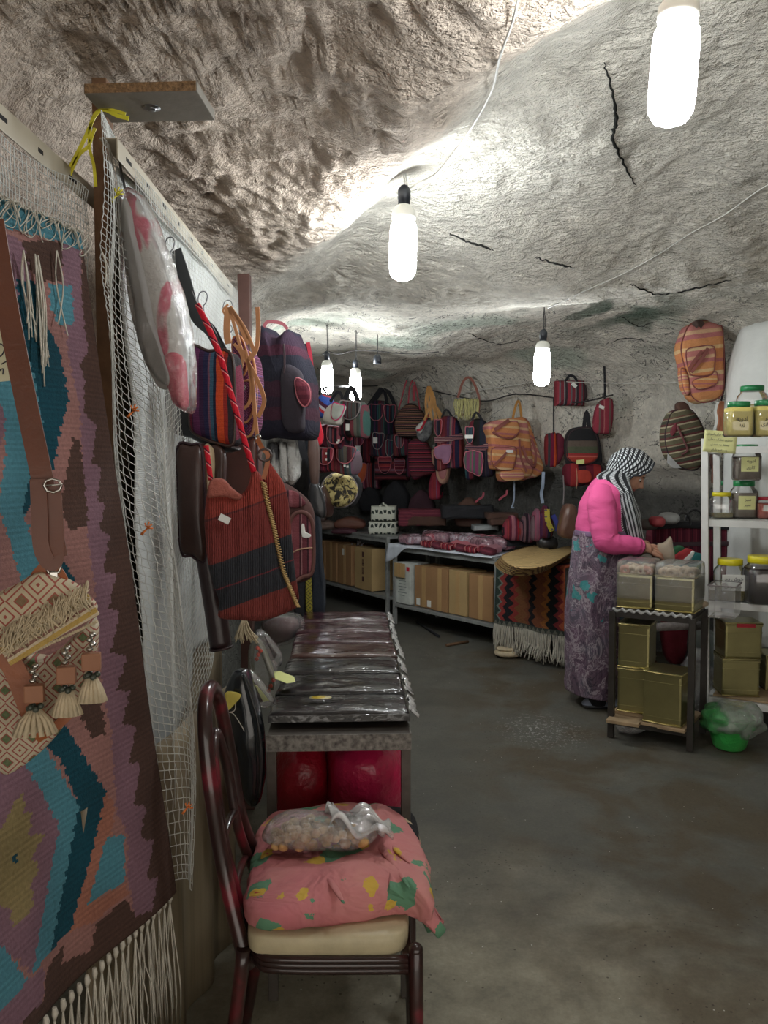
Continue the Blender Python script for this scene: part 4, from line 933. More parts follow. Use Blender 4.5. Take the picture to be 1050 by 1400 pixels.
FB, FBR, FM = fold_mat('wrapped_black_leather', C(28, 27, 29)), fold_mat('wrapped_brown_leather', C(70, 40, 32)), fold_mat('wrapped_maroon_leather', C(62, 26, 36))
WRAP = clear('crinkled_wrap', haze=.05, wr=.9, ws=45, gl=.05, rough=.1)
ys = [2.125, 2.33, 2.57, 2.80, 3.02, 3.22, 3.45, 3.70]
labs = ['front black wrapped folder with a small oval sticker, nearest the chair', 'black wrapped folder directly behind the one with the sticker', 'third wrapped folder from the front, black, just before the brown one', 'brown wrapped folder between the black and the maroon ones', 'maroon wrapped folder directly behind the brown one', 'maroon wrapped folder second from the far end of the row', 'maroon wrapped folder at the far end of the row']
for i in range(7):
    y0, y1 = ys[i], ys[i + 1] + .05; cx = -.155 - (y0 - 2.9) * .04 + ru(-.004, .004)
    t = empty('leather_folder', (cx, (y0 + y1) / 2, .772), TA + ru(-.01, .01), labs[i], 'folder', 'plastic-wrapped leather folders on the near table', rot=(math.radians(-2.), 0, TA + ru(-.012, .012)))
    w, d = .388, y1 - y0 - .055; m = (FB, FB, FB, FBR, FM, FM, FM)[i]
    lying('cover', m, rrect(w, d, .012), .012, .020, .010, t, .008)
    bm = B(); box(bm, (0, -d / 2 - .003, .0), (w, .003, .02), bev=.001); link('spine', bm, m, t)
    bm = B(); sheet(bm, lambda u, v: (w / 2 + .004 + .020 * u + .004 * math.sin(v * 23), -d / 2 + d * v, .016 - .018 * u + .006 * math.sin(v * 31 + i)), 3, 26, .0012); link('wrap_edge', bm, mk('crinkled_clear_edge', C(170, 170, 168), .15, bump=.6, bs=60, bd=.006, spec=.8) if i == 0 else bpy.data.materials['crinkled_clear_edge'], t)
    if i == 0:
        bm = B(); lathe(bm, [(0, .0), (1, 0), (1, .001), (0, .0012)], 28, M=Matrix.Translation((-.055, .005, .0305)) @ Matrix.Diagonal((.032, .020, 1, 1))); link('sticker', bm, mk('sticker_cream', C(206, 196, 150), .4, bump=0), t)
        bm = B(); lathe(bm, [(0, .0), (1, 0), (1, .001), (0, .0012)], 24, M=Matrix.Translation((-.061, .005, .0318)) @ Matrix.Diagonal((.020, .014, 1, 1))); link('sticker_print', bm, mk('sticker_yellow', C(214, 186, 60), .4, bump=0), t)
T = Thing('price_tag', 'pale yellow pointed tag lying on the brown folder', 'price tag', 388, 932, 2.72)
c = T.o.location; pts = [atz(a, b, .83) for a, b in ((374, 918), (382, 917), (402, 925), (404, 932), (392, 934), (376, 928))]
lying('paper', TAGY, [(p.x - c.x, p.y - c.y) for p in pts], .83 - c.z, .001, .001, T.o, .0)
# goods under the table
def bagblob(name, label, cat, c, s, m, wr=.14, e=.8, ws=9):
    bm = B(); ball(bm, (0, 0, s[2] / 2), s, e, 36, 24, wr=wr, ws=ws, seed=rnd() * 9); o = link(name, bm, m); o.location = c; return tag(o, label, cat)
bagblob('plastic_bag', 'dark red plastic bag on the shelf under the folders', 'plastic bag', (-.25, 2.38, .31), (.17, .3, .36), mk('dark_red_plastic', C(160, 22, 44), .35, bump=.7, bs=18, bd=.02, coat=.3))
bagblob('plastic_bag', 'big crimson pink plastic bag on the shelf under the folders', 'plastic bag', (-.06, 2.42, .31), (.24, .36, .38), mk('crimson_plastic', C(196, 36, 84), .35, bump=.7, bs=16, bd=.02, coat=.3))
bm = B(); box(bm, (.0, 2.62, .45), (.055, .32, .26), bev=.002); tag(link('cardboard_box', bm, mk('dull_cardboard', C(140, 104, 74), .85, bump=.1)), 'small cardboard box standing under the right edge of the folder table', 'box')
bm = B()
for k in range(4): box(bm, (-.045 + .004 * k, 2.32 + .01 * k, .315 + .012 * k), (.19, .26, .009), rot=.1 * k - .1)
tag(link('newspaper_pile', bm, WHT), 'loose white papers on the low shelf beside the pink bag', 'paper')
t = empty('folded_bag', (-.02, 2.13, .335), 0, 'black bag with two thin white stripes poking out behind the pink cushion', 'bag')
bm = B(); ball(bm, (0, .0, .09), (.24, .22, .17), .5, 30, 20, wr=.08, ws=8); link('body', bm, BLKF, t)
bm = B()
for a in (0, 1): tube(bm, smooth_pts([(-.1, -.09 + .07 * a, .17), (.04, -.08 + .07 * a, .178), (.10, -.085 + .07 * a, .15), (.122, -.09 + .07 * a, .08)], 4), .005, 6)
link('stripe', bm, CRE, t)
# ---- chair
LACQ = NT('dark_lacquer'); v = LACQ.noise(7, None, 3)
LACQ.put(LACQ.b.inputs['Base Color'], LACQ.ramp(v, [(.50, C(44, 26, 24)), (.60, C(66, 28, 28)), (.66, C(110, 30, 42))])); LACQ.b.inputs['Roughness'].default_value = .3; LACQ.b.inputs['Coat Weight'].default_value = .5; LACQ = LACQ.m
ch = empty('dining_chair', (-.12, 1.83, 0), 0, 'lacquered tube chair with cream vinyl seat, close to the camera, facing right', 'chair')
O = Vector((-.12, 1.83, 0)); V3 = lambda x, y, z: Vector((x, y, z)) - O
X0, X1, Y0, Y1 = -.290, .050, 1.605, 2.0
bm = B(); ball(bm, V3((X0 + X1) / 2, (Y0 + Y1) / 2, .468), (X1 - X0 + .01, Y1 - Y0 + .01, .056), .28, 48, 18, wr=.01); link('seat', bm, mk('cream_vinyl', C(196, 184, 150), .45, vs=20, var=.12, bump=.15, bs=30, bd=.01), ch)
bm = B(); z = .432; r = .016
loop = [V3(X1, Y0 - .006, z), V3(X0 + .08, Y0 - .006, z), V3(X0 + .025, Y0 + .02, z), V3(X0 - .005, Y0 + .09, z), V3(X0 - .005, Y1 - .09, z), V3(X0 + .025, Y1 - .02, z), V3(X0 + .08, Y1 + .006, z), V3(X1, Y1 + .006, z)]
for dz in (-.011, .0, .011): tube(bm, smooth_pts([p + Vector((0, 0, dz)) for p in loop], 5), .009, 8)
box(bm, V3(X1 - .002, (Y0 + Y1) / 2, z), (.02, Y1 - Y0, .036), bev=.003); link('seat_frame', bm, LACQ, ch)
for y in (Y0 - .004, Y1 + .002):
    bm = B(); tube(bm, [V3(X1 + .016, y, .474), V3(X1 + .016, y, .462), V3(X1 + .018, y, .2), V3(X1 + .022, y, .0)], [.008, .0155, .0155, .014], 14)
    ball(bm, V3(X1 + .016, y, .462), (.031, .031, .03)); link('leg', bm, LACQ, ch)
for sy, y in ((-1, Y0 + .02), (1, Y1 - .02)):
    bm = B(); tube(bm, smooth_pts([V3(X0 - .005, y, .45), V3(X0 - .03, y + sy * .01, .25), V3(X0 - .075, y + sy * .02, .0)], 4), .0155, 14); link('leg', bm, LACQ, ch)
def backp(t, y, z, out=0): return V3(X0 - .105 * max(0, (z - .42) / .53) ** .6 + out, lerp(y, 1.66 + (y - Y0) * .62, sst(.42, .62, z)), z)
bm = B(); yc = (Y0 + Y1) / 2
P = [backp(0, Y0 + .03, .40), backp(0, Y0 + .02, .60), backp(0, Y0 + .03, .78), backp(0, Y0 + .07, .90), backp(0, yc - .05, .955), backp(0, yc + .05, .955), backp(0, Y1 - .07, .90), backp(0, Y1 - .03, .78), backp(0, Y1 - .02, .60), backp(0, Y1 - .03, .40)]
tube(bm, smooth_pts(P, 7), .0165, 14); link('back_frame', bm, LACQ, ch)
bm = B(); P = [backp(0, Y0 + .10, .43), backp(0, Y0 + .09, .60), backp(0, Y0 + .10, .76), backp(0, yc, .86), backp(0, Y1 - .10, .76), backp(0, Y1 - .09, .60), backp(0, Y1 - .10, .43)]
tube(bm, smooth_pts(P, 7), .012, 12); link('inner_hoop', bm, LACQ, ch)
for dz in (.52, .64):
    bm = B(); tube(bm, smooth_pts([backp(0, Y0 + .025, dz), backp(0, yc, dz + .015), backp(0, Y1 - .025, dz)], 5), .009, 10); link('back_rung', bm, LACQ, ch)
# cushion in printed cloth
N = NT('pink_floral_cloth'); co = N.co(); wv = N.n('VectorMath', {0: co, 1: N.n('VectorMath', {0: N.noise(18, co, 2, out=1), 1: (.05, .05, .05)}, operation='MULTIPLY').outputs[0]}, operation='ADD').outputs[0]
va = N.n('TexVoronoi', {'Vector': wv, 'Scale': 10.5}); vb = N.n('TexVoronoi', {'Vector': N.n('VectorMath', {0: wv, 1: (.37, .21, .1)}, operation='ADD').outputs[0], 'Scale': 12})
n5 = N.noise(42, co, 3, .7)
c = N.ramp(N.noise(6, co), [(.3, C(190, 108, 116)), (.6, C(202, 132, 130)), (.8, C(206, 148, 138))])
c = N.mix(N.math('LESS_THAN', N.math('MULTIPLY_ADD', n5, .28, va.outputs[0]), .50), c, C(96, 142, 112))
c = N.mix(N.math('LESS_THAN', N.math('MULTIPLY_ADD', n5, .3, vb.outputs[0]), .40), c, C(206, 170, 70))
c = N.mix(N.math('LESS_THAN', N.math('MULTIPLY_ADD', n5, .2, vb.outputs[0]), .17), c, C(196, 84, 76))
N.put(N.b.inputs['Base Color'], c); N.b.inputs['Roughness'].default_value = .85; N.put(N.b.inputs['Normal'], N.bump(N.noise(7, co, 3, .6, 1.), .8, .03, N.bump(N.noise(200), .2, .001))); FLOR = N.m
cu = empty('seat_cushion', (-.12, 1.85, .5), 0, 'pink cushion in floral green and yellow print lying on the chair seat', 'cushion')
zt = .545
poly = [atz(*p, zt) for p in ((336, 1205), (338, 1242), (380, 1252), (440, 1242), (500, 1232), (562, 1226), (592, 1236), (590, 1200), (583, 1165), (566, 1130), (540, 1105), (517, 1098), (460, 1098), (400, 1104), (372, 1112), (352, 1128), (345, 1170))]
poly = [(p.x + .12, p.y - 1.85) for p in poly]
lying('cushion', FLOR, poly, zt - .5, .048, .026, cu, .024, sm=3, edge=.94)
bm = B(); a, b, c2 = atz(575, 1190, .55), atz(583, 1235, .52), at(603, 1272, 1.66)
def fold_line(pts, w):
    b = B(); P = smooth_pts([atz(a, c, .568) - Vector((-.12, 1.85, .5)) for a, c in pts], 6); n = len(P)
    tube(b, P, [.002 + w * math.sin(PI * k / (n - 1)) for k in range(n)], 10)
    for v in b.verts: v.co.z = .068 + (v.co.z - .068) * .55
    return b
for pts_, w_ in (([(478, 1112), (505, 1140), (535, 1175), (560, 1215)], .010), ([(440, 1190), (455, 1210), (470, 1235)], .006), ([(500, 1120), (530, 1150), (560, 1180)], .007)):
    link('cloth_fold', fold_line(pts_, w_), FLOR, cu)
def dr(u, v):
    p = Vector((lerp(.01, .085, v), 1.66 + .26 * u * (1 - v * .75) , lerp(.555, .452, v ** 1.3) + .01 * math.sin(u * 7)))
    return p - Vector((-.12, 1.85, .5)) + Vector((.015 * math.sin(u * 9) * v + .03 * v, 0, 0))
sheet(bm, dr, 22, 12, .012); link('hanging_corner', bm, FLOR, cu)
# bag of baked bites on it
bb = empty('bread_bag', (-.15, 1.84, .575), math.radians(4), 'clear plastic bag of small brown baked bites on the pink cushion', 'bag of food')
BRD = mk('baked_crust', C(176, 124, 72), .8, col2=C(214, 176, 120), vs=40, bump=.5, bs=60)
bm = B()
for i in range(95):
    u = ru(-.11, .10); v = ru(-.045, .045); z = ru(.0, .034) * (1 - (u / .13) ** 2); s = ru(.018, .028)
    ball(bm, (u, v, .012 + z), (s, s * .9, s * .8), .9, 10, 8, wr=.25, ws=40, seed=i)
o = link('baked_bites', bm, BRD, bb); o['kind'] = 'stuff'
bm = B(); ball(bm, (-.003, .0, .032), (.262, .125, .078), .75, 60, 36, wr=.16, ws=16, seed=3); link('plastic', bm, clear('bag_plastic', haze=.16, wr=1., ws=26, gl=.08), bb)
bm = B(); sheet(bm, lambda u, v: (.02 + .14 * u + .01 * math.sin(v * 9), -.05 + .1 * v + .01 * math.sin(u * 12), .062 + .022 * math.sin(u * 9 + v * 3) * (1 - u * .4) - .03 * u + .012 * math.sin(v * 21)), 24, 18, .001); link('plastic_neck', bm, clear('bag_plastic_white', haze=.5, wr=1., ws=26, gl=.08), bb)
# brown sack in the bottom corner
bagblob('sack', 'dull brown sack on the floor under the fringe, bottom left corner', 'sack', (-.43, 1.55, 0), (.22, .24, .30), mk('brown_sacking', C(104, 78, 58), .95, bump=.5), .1)
# ============================================================= BACK WALL: bags
PALS = {'m': [MAR, MAR, PLUM, NAV, RED, GRY, BLK, ROSE], 'r': [MAR, RED, MAR, ROSE, BLK, C(150, 60, 70)], 'n': [NAV, NAV, MAR, BLK, PLUM, TEAL2], 'g': [GRY, C(84, 80, 76), MAR, TEAL2, C(120, 60, 64), BLK], 't': [C(136, 100, 84), C(160, 120, 100), MAR, C(100, 70, 64), BLK]}
def outl(kind, cx, cy, w, h):
    a, b = w / 2, h / 2
    S = {'back': [(-.86, 1), (-.7, -.55), (-.45, -.9), (0, -1), (.45, -.9), (.7, -.55), (.9, .0), (.95, .85), (.7, 1), (0, 1.0)],
         'box': [(-1, -.8), (-.9, -.98), (0, -1), (.9, -.98), (1, -.8), (1, .85), (.9, 1), (0, 1.0), (-.9, 1), (-1, .85)],
         'sack': [(-.9, .8), (-1, .2), (-.8, -.4), (-.35, -.85), (0, -1), (.35, -.85), (.8, -.4), (1, .2), (.9, .8), (.5, 1), (-.5, 1)],
         'tong': [(-.95, -1), (0, -1.), (.95, -1), (1, -.3), (.85, .4), (.45, .88), (0, 1), (-.45, .88), (-.85, .4), (-1, -.3)],
         'oval': [(math.cos(t * PI / 5), math.sin(t * PI / 5)) for t in range(10)]}[kind]
    return [(cx + x * a, cy + z * b) for x, z in S]
def bbag(label, kind, cx, cy, w, h, off, seed, pal='m', flap=None, pockets=(), pipe=PIPE_P, straps=(), tags=(), ax=0, rot=0, mat=None, name='backpack', cat='backpack', period=.16, th=.12, group=None, smat=None, flapmat=None, yaw=None):
    Y = wallY(cx) - off - .16
    T = Thing(name, label, cat, cx, cy + h / 2, Y, math.radians(-18 if yaw is None else yaw), group=group)
    def R(P):
        c, s = math.cos(math.radians(rot)), math.sin(math.radians(rot)); return [(cx + (x - cx) * c - (y - cy) * s, cy + (x - cx) * s + (y - cy) * c) for x, y in P]
    m = mat or wovenmix('woven_%d' % seed, seed, ax, period, pal=PALS[pal])
    T.pad('body', m, R(outl(kind, cx, cy, w, h)), 0, th, .035, wr=.014, pipe=None)
    y = -.035
    if flap:
        fx, fy, fw, fh = flap; T.pad('flap', flapmat or wovenmix('woven_flap_%d' % seed, seed + 50, ax, .12, pal=PALS[pal]), R(outl('tong', fx, fy, fw, fh)), y - .02, .03, .012, wr=.006, pipe=pipe)
    for i, (fx, fy, fw, fh) in enumerate(pockets):
        T.pad('pocket', wovenmix('woven_pocket_%d_%d' % (seed, i), seed * 3 + i, ax, .1, pal=PALS[pal]), R(outl('tong', fx, fy, fw, fh)), y - .03, .04, .014, wr=.004, pipe=pipe, pr=.0045)
    for ln, wd in straps: T.strap('strap', smat or BLKF, [(a, b, .04) for a, b in ln], wd, .004)
    for (a, b, c, d) in tags:
        T.pad('paper_tag', WHT, [(a - c / 2, b - d / 2), (a + c / 2, b - d / 2), (a + c / 2, b + d / 2), (a - c / 2, b + d / 2)], -.09, .001, .0005, sm=0, wr=0)
    return T
ZED = 'bags hung along the back wall'
# layer 0: deepest, lower row
bbag('dark bag with orange-lined rounded flap, low in the left bag row', 'box', 503, 650, 30, 36, .14, 16, 'm', flap=(493, 647, 15, 26), flapmat=mk('orange_flap', C(196, 92, 52), .8), tags=((490, 659, 3, 5),), straps=(([(500, 600), (502, 632)], .03),))
bbag('round yellow and black patterned bag hanging lowest on the left', 'sack', 465, 671, 48, 50, .16, 30, mat=None, name='drawstring_bag', cat='bag', straps=(([(440, 655), (452, 690), (455, 698)], .012), ([(490, 670), (484, 690), (478, 694)], .012)), smat=PIPE_G) if False else None
T = Thing('drawstring_bag', 'round yellow and black patterned bag hanging lowest on the left', 'bag', 465, 696, wallY(465) - .2, 0)
N = NT('yellow_black_leaf_print'); v_ = N.noise(26, None, 3, .6, 1.2); N.put(N.b.inputs['Base Color'], N.ramp(v_, [(.44, C(44, 40, 34)), (.5, C(168, 152, 96)), (.6, C(190, 176, 120))])); N.b.inputs['Roughness'].default_value = .9
T.pad('body', N.m, outl('oval', 464, 670, 50, 48), 0, .14, .06, wr=.02, pipe=PIPE_G)
T.pad('dark_gusset', BLKF, [(480, 650), (492, 655), (494, 675), (484, 692), (476, 690)], .03, .12, .03, wr=.01)
for i, (px, py, w, h, lb) in enumerate(((440, 686, 18, 44, 'dark leather pouch in the shade left of the yellow and black bag'), (505, 682, 30, 34, 'limp dark grey cloth bag in the shade under the orange-flap bag'), (540, 680, 36, 46, 'black bag sunk in the shade under the pink-piped double-pocket bag'), (640, 700, 40, 40, 'dark brown bag in the shade above the folded black packs'), (575, 690, 34, 40, 'dark plum bag in the shade above the red folded scarves'))):
    bbag(lb, 'sack', px, py, w, h, .12, 60 + i, mat=(BRNL, BLKF, BLKF, BRNF, mk('dark_plum_cloth', C(60, 34, 44), .9, bump=.4))[i], name='cloth_bag', cat='bag', th=.1)
bbag('burgundy bag with two pockets and thick pink piping, lower middle', 'box', 534, 640, 44, 32, .22, 15, 'r', pockets=((526, 636, 17, 22), (546, 638, 14, 20)), ax=2)
bbag('burgundy striped shoulder bag left of the tan-edged purse', 'box', 568, 637, 26, 30, .2, 17, 'm', straps=(([(560, 600), (566, 625)], .02),))
bbag('small burgundy drawstring pouch under the tan-edged purses', 'sack', 594, 664, 17, 38, .2, 28, 'r', name='pouch', cat='pouch')
bbag('red patterned small bag with studded trim at the far left of the lower row', 'box', 444, 629, 26, 33, .24, 6, 'r', pipe=PIPE_P, flap=(444, 624, 22, 22), tags=((446, 620, 2, 3), (446, 628, 2, 3)))
bbag('grey, green and red bag with slanting flap in the lower left row', 'sack', 472, 630, 31, 38, .26, 8, 'g', flap=(470, 622, 24, 24), tags=((471, 637, 3, 3), (475, 638, 3, 3)), rot=12)
bbag('burgundy patterned bag with rose flap edge at the far left', 'box', 438, 595, 15, 30, .28, 4, 'r', pipe=PIPE_P)
bbag('dusty red bag with white-buttoned flap between the two left neighbours', 'box', 459, 598, 27, 31, .3, 5, 'm', flap=(458, 596, 24, 22), tags=((461, 605, 3, 3), (463, 602, 3, 3)), rot=10)
bbag('burgundy backpack with slanted piped flap and cream label', 'back', 494, 608, 38, 46, .32, 7, 'r', flap=(485, 600, 24, 28), tags=((489, 614, 7, 9), (480, 618, 4, 6)), rot=8)
bbag('burgundy and grey pocket bag squeezed beside the big striped backpack', 'box', 548, 608, 22, 31, .3, 13, 'g', pockets=((546, 604, 12, 17),))
bbag('large burgundy striped backpack in the middle of the bag row', 'back', 573, 625, 38, 52, .34, 14, 'r', ax=2, period=.09, rot=-12, pipe=PIPE_D)
bbag('navy bag with two round-flapped pockets and pale piping', 'box', 524, 609, 38, 32, .4, 12, 'n', pockets=((516, 604, 15, 22), (534, 612, 13, 22)), tags=((513, 602, 6, 8),), rot=6, pipe=PIPE_G)
# upper row
bbag('small bright blue, red and white bag next to the red and white hanging', 'sack', 441, 555, 18, 32, .42, 1, mat=stripes('blue_red_white', [(C(60, 90, 170), 2), (C(200, 60, 70), 1), (C(190, 190, 200), 1), (C(80, 40, 60), 1.4)], .1, 2, tilt=.8), name='pouch', cat='pouch', straps=(([(436, 540), (440, 530), (446, 538)], .012),))
bbag('white pouch bag with pink zigzag edging beside the far bulbs', 'sack', 456, 565, 26, 30, .44, 2, mat=mk('white_weave', C(196, 190, 180), .9, bump=.6), name='pouch', cat='pouch', flap=(460, 562, 16, 22), flapmat=mk('pale_grey_weave', C(176, 180, 172), .9, bump=.6), pipe=mk('bright_pink_piping', C(206, 50, 110), .8), straps=(([(450, 552), (460, 537), (466, 538), (469, 552)], .018),), rot=16)
bbag('grey-burgundy backpack behind the second far bulb', 'back', 482, 572, 36, 50, .4, 3, 'g', flap=(476, 562, 27, 24), pipe=PIPE_G, tags=((475, 584, 5, 9),), straps=(([(468, 556), (480, 530), (490, 550)], .03),), rot=8)
bbag('dark backpack with teal and rose pockets under crossed black straps', 'back', 518, 572, 40, 50, .42, 9, 'n', flap=(514, 564, 20, 22), pockets=((533, 566, 15, 24),), straps=(([(500, 560), (520, 532), (527, 530), (536, 545), (540, 556)], .04), ([(508, 556), (524, 534), (530, 558)], .035)))
bbag('tall brown striped drawstring sack with red cords, centre of the upper row', 'sack', 560, 574, 42, 46, .4, 11, 't', ax=2, period=.08, name='drawstring_bag', cat='bag', straps=(([(545, 560), (553, 530), (556, 520)], .014), ([(558, 556), (560, 530), (564, 520)], .014), ([(574, 560), (570, 535), (566, 522)], .014), ([(566, 548), (566, 530), (568, 528)], .03)), smat=mk('red_cord', C(160, 60, 70), .8))
MUST = mk('mustard_tan_leather', C(180, 128, 62), .6, var=.2)
T = Thing('strap_bundle', 'bundle of mustard tan leather straps hanging in the upper row', 'leather straps', 594, 575, wallY(594) - .45)
for i in range(9):
    a = ru(-3, 3); T.strap('strap', MUST, [(586 + a * .4, 528, 0), (584 + a * 2 + i * 1.2, 548, ru(-.03, .01)), (580 + i * 3.6, 574 + ru(-3, 3), ru(-.03, .02))], .022, .004)
T = Thing('knitted_hat', 'black, white and red fuzzy slipper-like piece below the mustard straps', 'knitted piece', 578, 602, wallY(578) - .5, rot if False else 0)
T.pad('grey_wool', mk('grey_white_wool', C(150, 150, 150), .95, col2=C(70, 70, 74), vs=26, bump=.8), [(576, 575), (590, 572), (592, 585), (588, 598), (580, 604), (572, 600), (570, 590)], 0, .08, .03, wr=.014)
T.pad('white_rim', mk('white_wool', C(206, 204, 198), .95, bump=.8), [(569, 584), (578, 576), (582, 580), (576, 592), (570, 590)], -.03, .04, .02, wr=.01); T.cord('red_trim', mk('red_trim', C(196, 40, 60), .8), [(570, 588, -.05), (576, 586, -.06), (584, 570, -.04), (586, 568, -.03)], .012)
for i, (px, py, w, h, sm_) in enumerate(((597, 626, 14, 24, 0), (605, 648, 18, 28, 0))):
    bbag(('small purse with pale tan rounded flap beside the maroon backpack', 'tan-edged purse with a pointed oval flap, below the maroon backpack')[i], 'tong', px, py, w, h, .5, 70 + i, mat=mk('tan_rose_leather_%d' % i, C(176, 136, 118), .6), name='purse', cat='purse', flap=(px, py - 2, w * .7, h * .7), flapmat=mk('rose_leather_%d' % i, C(140, 84, 84), .6), pipe=PIPE_T, th=.05)
# two maroon backpacks
def big(label, cx, cy, w, h, off, seed, pal, pocketc, pocket, band, flap, tags, rot=0):
    T = bbag(label, 'back', cx, cy, w, h, off, seed, pal, ax=0, period=.3, straps=(([(cx - 8, cy - h / 2 + 3), (cx - 2, cy - h / 2 - 8), (cx + 6, cy - h / 2 + 2)], .02),), rot=rot)
    T.pad('round_flap', wovenmix('woven_rf_%d' % seed, seed + 9, 0, .1, pal=PALS[pal]), outl('tong', *flap), -.06, .03, .012, pipe=PIPE_P)
    T.strap('woven_band', stripes('band_%d' % seed, [(C(90, 50, 60), 1), (C(180, 150, 140), .5), (C(60, 40, 60), 1), (C(150, 110, 110), .5)], .03, 2), [(a, b, -.05) for a, b in band], .05, .006)
    T.pad('front_pocket', pocketc, pocket, -.08, .05, .014, sm=2, pipe=PIPE_P)
    for (a, b, c, d) in tags: T.pad('paper_tag', WHT, [(a - c / 2, b - d / 2), (a + c / 2, b - d / 2), (a + c / 2, b + d / 2), (a - c / 2, b + d / 2)], -.10, .001, .0005, sm=0, wr=0)
    return T
big('maroon backpack with mauve-grey front pocket, left of the striped-pocket one', 612, 604, 42, 72, .52, 20, 'm', mk('mauve_weave', C(140, 100, 126), .9, bump=.5), [(594, 612), (616, 608), (615, 628), (612, 633), (606, 634), (604, 628), (596, 626)], [(594, 602), (612, 600), (633, 596)], (599, 585, 10, 22), ())
big('maroon and navy backpack with green-striped rose pocket and white tag', 653, 612, 40, 80, .5, 21, 'n', stripes('pocket_green_rose', [(C(120, 60, 90), 2), (C(90, 100, 84), 1.2), (C(140, 70, 100), 1), (C(80, 90, 84), 1.4)], .08, 0), [(636, 618), (659, 619), (659, 643), (655, 651), (646, 646), (636, 640)], [(637, 609), (652, 614), (672, 608)], (642, 595, 11, 22), ((641, 597, 11, 5),))
# straw-fringed bag
T = Thing('fringed_bag', 'cream and yellow fringed bag with brown curved strap above the maroon backpacks', 'bag', 638, 574, wallY(640) - .42)
T.pad('body', emb('cream_lace', C(196, 188, 160), C(150, 150, 110), C(120, 90, 70), 22), [(623, 548), (636, 545), (652, 546), (653, 560), (648, 572), (636, 575), (627, 570), (622, 560)], 0, .07, .03, wr=.014)
bm = B()
for i in range(40):
    a = i / 39; p = T.L((622 + a * 32, 545 + ru(-1, 2)), -.05); tube(bm, smooth_pts([p, p + Vector((ru(-.02, .02), -.01, -.06)), p + Vector((ru(-.03, .03), -.005, -ru(.1, .2)))], 3), .004, 4)
link('fringe', bm, mk('pale_yellow_yarn', C(190, 184, 128), .9), T.o)
T.strap('strap', mk('brown_strap', C(126, 72, 56), .6), [(626, 544, 0), (632, 524, 0), (640, 516, 0), (648, 524, 0), (655, 545, 0), (654, 565, 0)], .022, .005)
# orange striped backpack
ORS = [(C(200, 132, 88), 1.2), (C(212, 176, 130), .5), (C(200, 138, 92), 1), (C(180, 112, 112), .6), (C(210, 170, 136), .5), (C(188, 122, 116), .9), (C(214, 184, 144), .5), (C(196, 128, 84), 1.1), (C(172, 104, 104), .5)]
ORM = stripes('stripes_orange', ORS, .30, 2, tilt=.1); ORM2 = stripes('stripes_orange_pocket', ORS, .24, 2, tilt=.05, off=.3)
BRT = mk('brown_rose_tape', C(134, 76, 70), .8, bump=0)
T = Thing('backpack', 'orange, pink and cream striped backpack hung in the centre right of the wall', 'backpack', 705, 658, wallY(705) - .36, math.radians(12))
T.pad('side_gusset', stripes('stripes_orange_side', ORS, .26, 2, tilt=.5, off=.2), [(708, 580), (720, 572), (728, 590), (738, 620), (744, 640), (738, 650), (722, 655), (712, 650)], .02, .16, .02, wr=.01)
T.pad('body', ORM, [(667, 582), (680, 574), (700, 572), (718, 571), (724, 590), (728, 620), (730, 645), (716, 655), (700, 657), (688, 658), (685, 642), (674, 640), (672, 615), (670, 596)], -.01, .16, .03, wr=.012)
T.pad('front_pocket', ORM2, [(673, 613), (690, 612), (706, 613), (703, 638), (697, 643), (680, 641), (672, 630)], -.06, .05, .014, pipe=BRT); T.pad('top_flap', ORM2, [(674, 585), (690, 578), (708, 576), (710, 592), (700, 598), (684, 597), (674, 592)], -.06, .03, .012)
T.cord('flap_arc', BRT, [(674, 590, -.08), (684, 597, -.085), (700, 599, -.085), (709, 592, -.08)], .008); T.strap('flap_tape', BRT, [(676, 588, -.09), (688, 580, -.09), (696, 574, -.08)], .03, .004)
T.strap('pocket_tape', BRT, [(676, 636, -.09), (690, 622, -.09), (692, 618, -.088)], .02, .004); T.strap('side_strap', BRT, [(714, 610, -.05), (722, 630, -.07), (731, 636, -.06), (732, 615, -.03), (726, 600, -.02)], .022, .004); T.strap('side_strap', BRT, [(710, 600, -.055), (712, 625, -.06), (720, 645, -.055)], .018, .004)
T.strap('hanging_loop', MUST, [(701, 572, 0), (706, 552, .02), (710, 550, .02), (713, 572, 0)], .02, .004); T.pad('paper_tag', WHT, [(692, 615), (702, 615), (702, 619), (692, 619)], -.085, .001, .0005, sm=0, wr=0)
T.pad('lower_pocket', stripes('stripes_orange_low', ORS, .12, 2, off=.1), [(686, 644), (712, 640), (716, 655), (690, 657)], -.05, .05, .012)
# pouch, bell backpack, cosmetic bag, long pouch
T = Thing('pouch', 'small orange-red and black cylindrical pouch hanging from a thin black strap', 'pouch', 758, 638, wallY(758) - .25)
T.pad('body', stripes('stripes_red_orange', [(C(206, 84, 50), 1.4), (C(120, 40, 44), .6), (C(60, 60, 64), .7), (C(120, 34, 60), 1)], .11, 0, off=.05), [(747, 597), (756, 592), (760, 594), (761, 634), (756, 638), (748, 635)], 0, .09, .02); T.pad('end_cap', mk('dark_red_end', C(104, 30, 50), .9, bump=.3), [(760, 594), (768, 594), (773, 606), (771, 622), (762, 636), (760, 620)], .02, .08, .02)
T.strap('strap', BLKF, [(757, 594, -.02), (757, 570, 0), (757, 545, .03)], .012, .003)
T = Thing('backpack', 'grey and red bell-shaped backpack with pale yellow tag, left of the woman', 'backpack', 800, 660, wallY(800) - .3)
BELL = stripes('stripes_bell', [(C(40, 40, 42), 2.), (C(80, 80, 76), 1.0), (C(168, 66, 54), 1.4), (C(190, 100, 90), .25), (C(150, 54, 54), .4), (C(84, 88, 70), 1.1), (C(96, 84, 76), 1.)], .34, 2, off=.02)
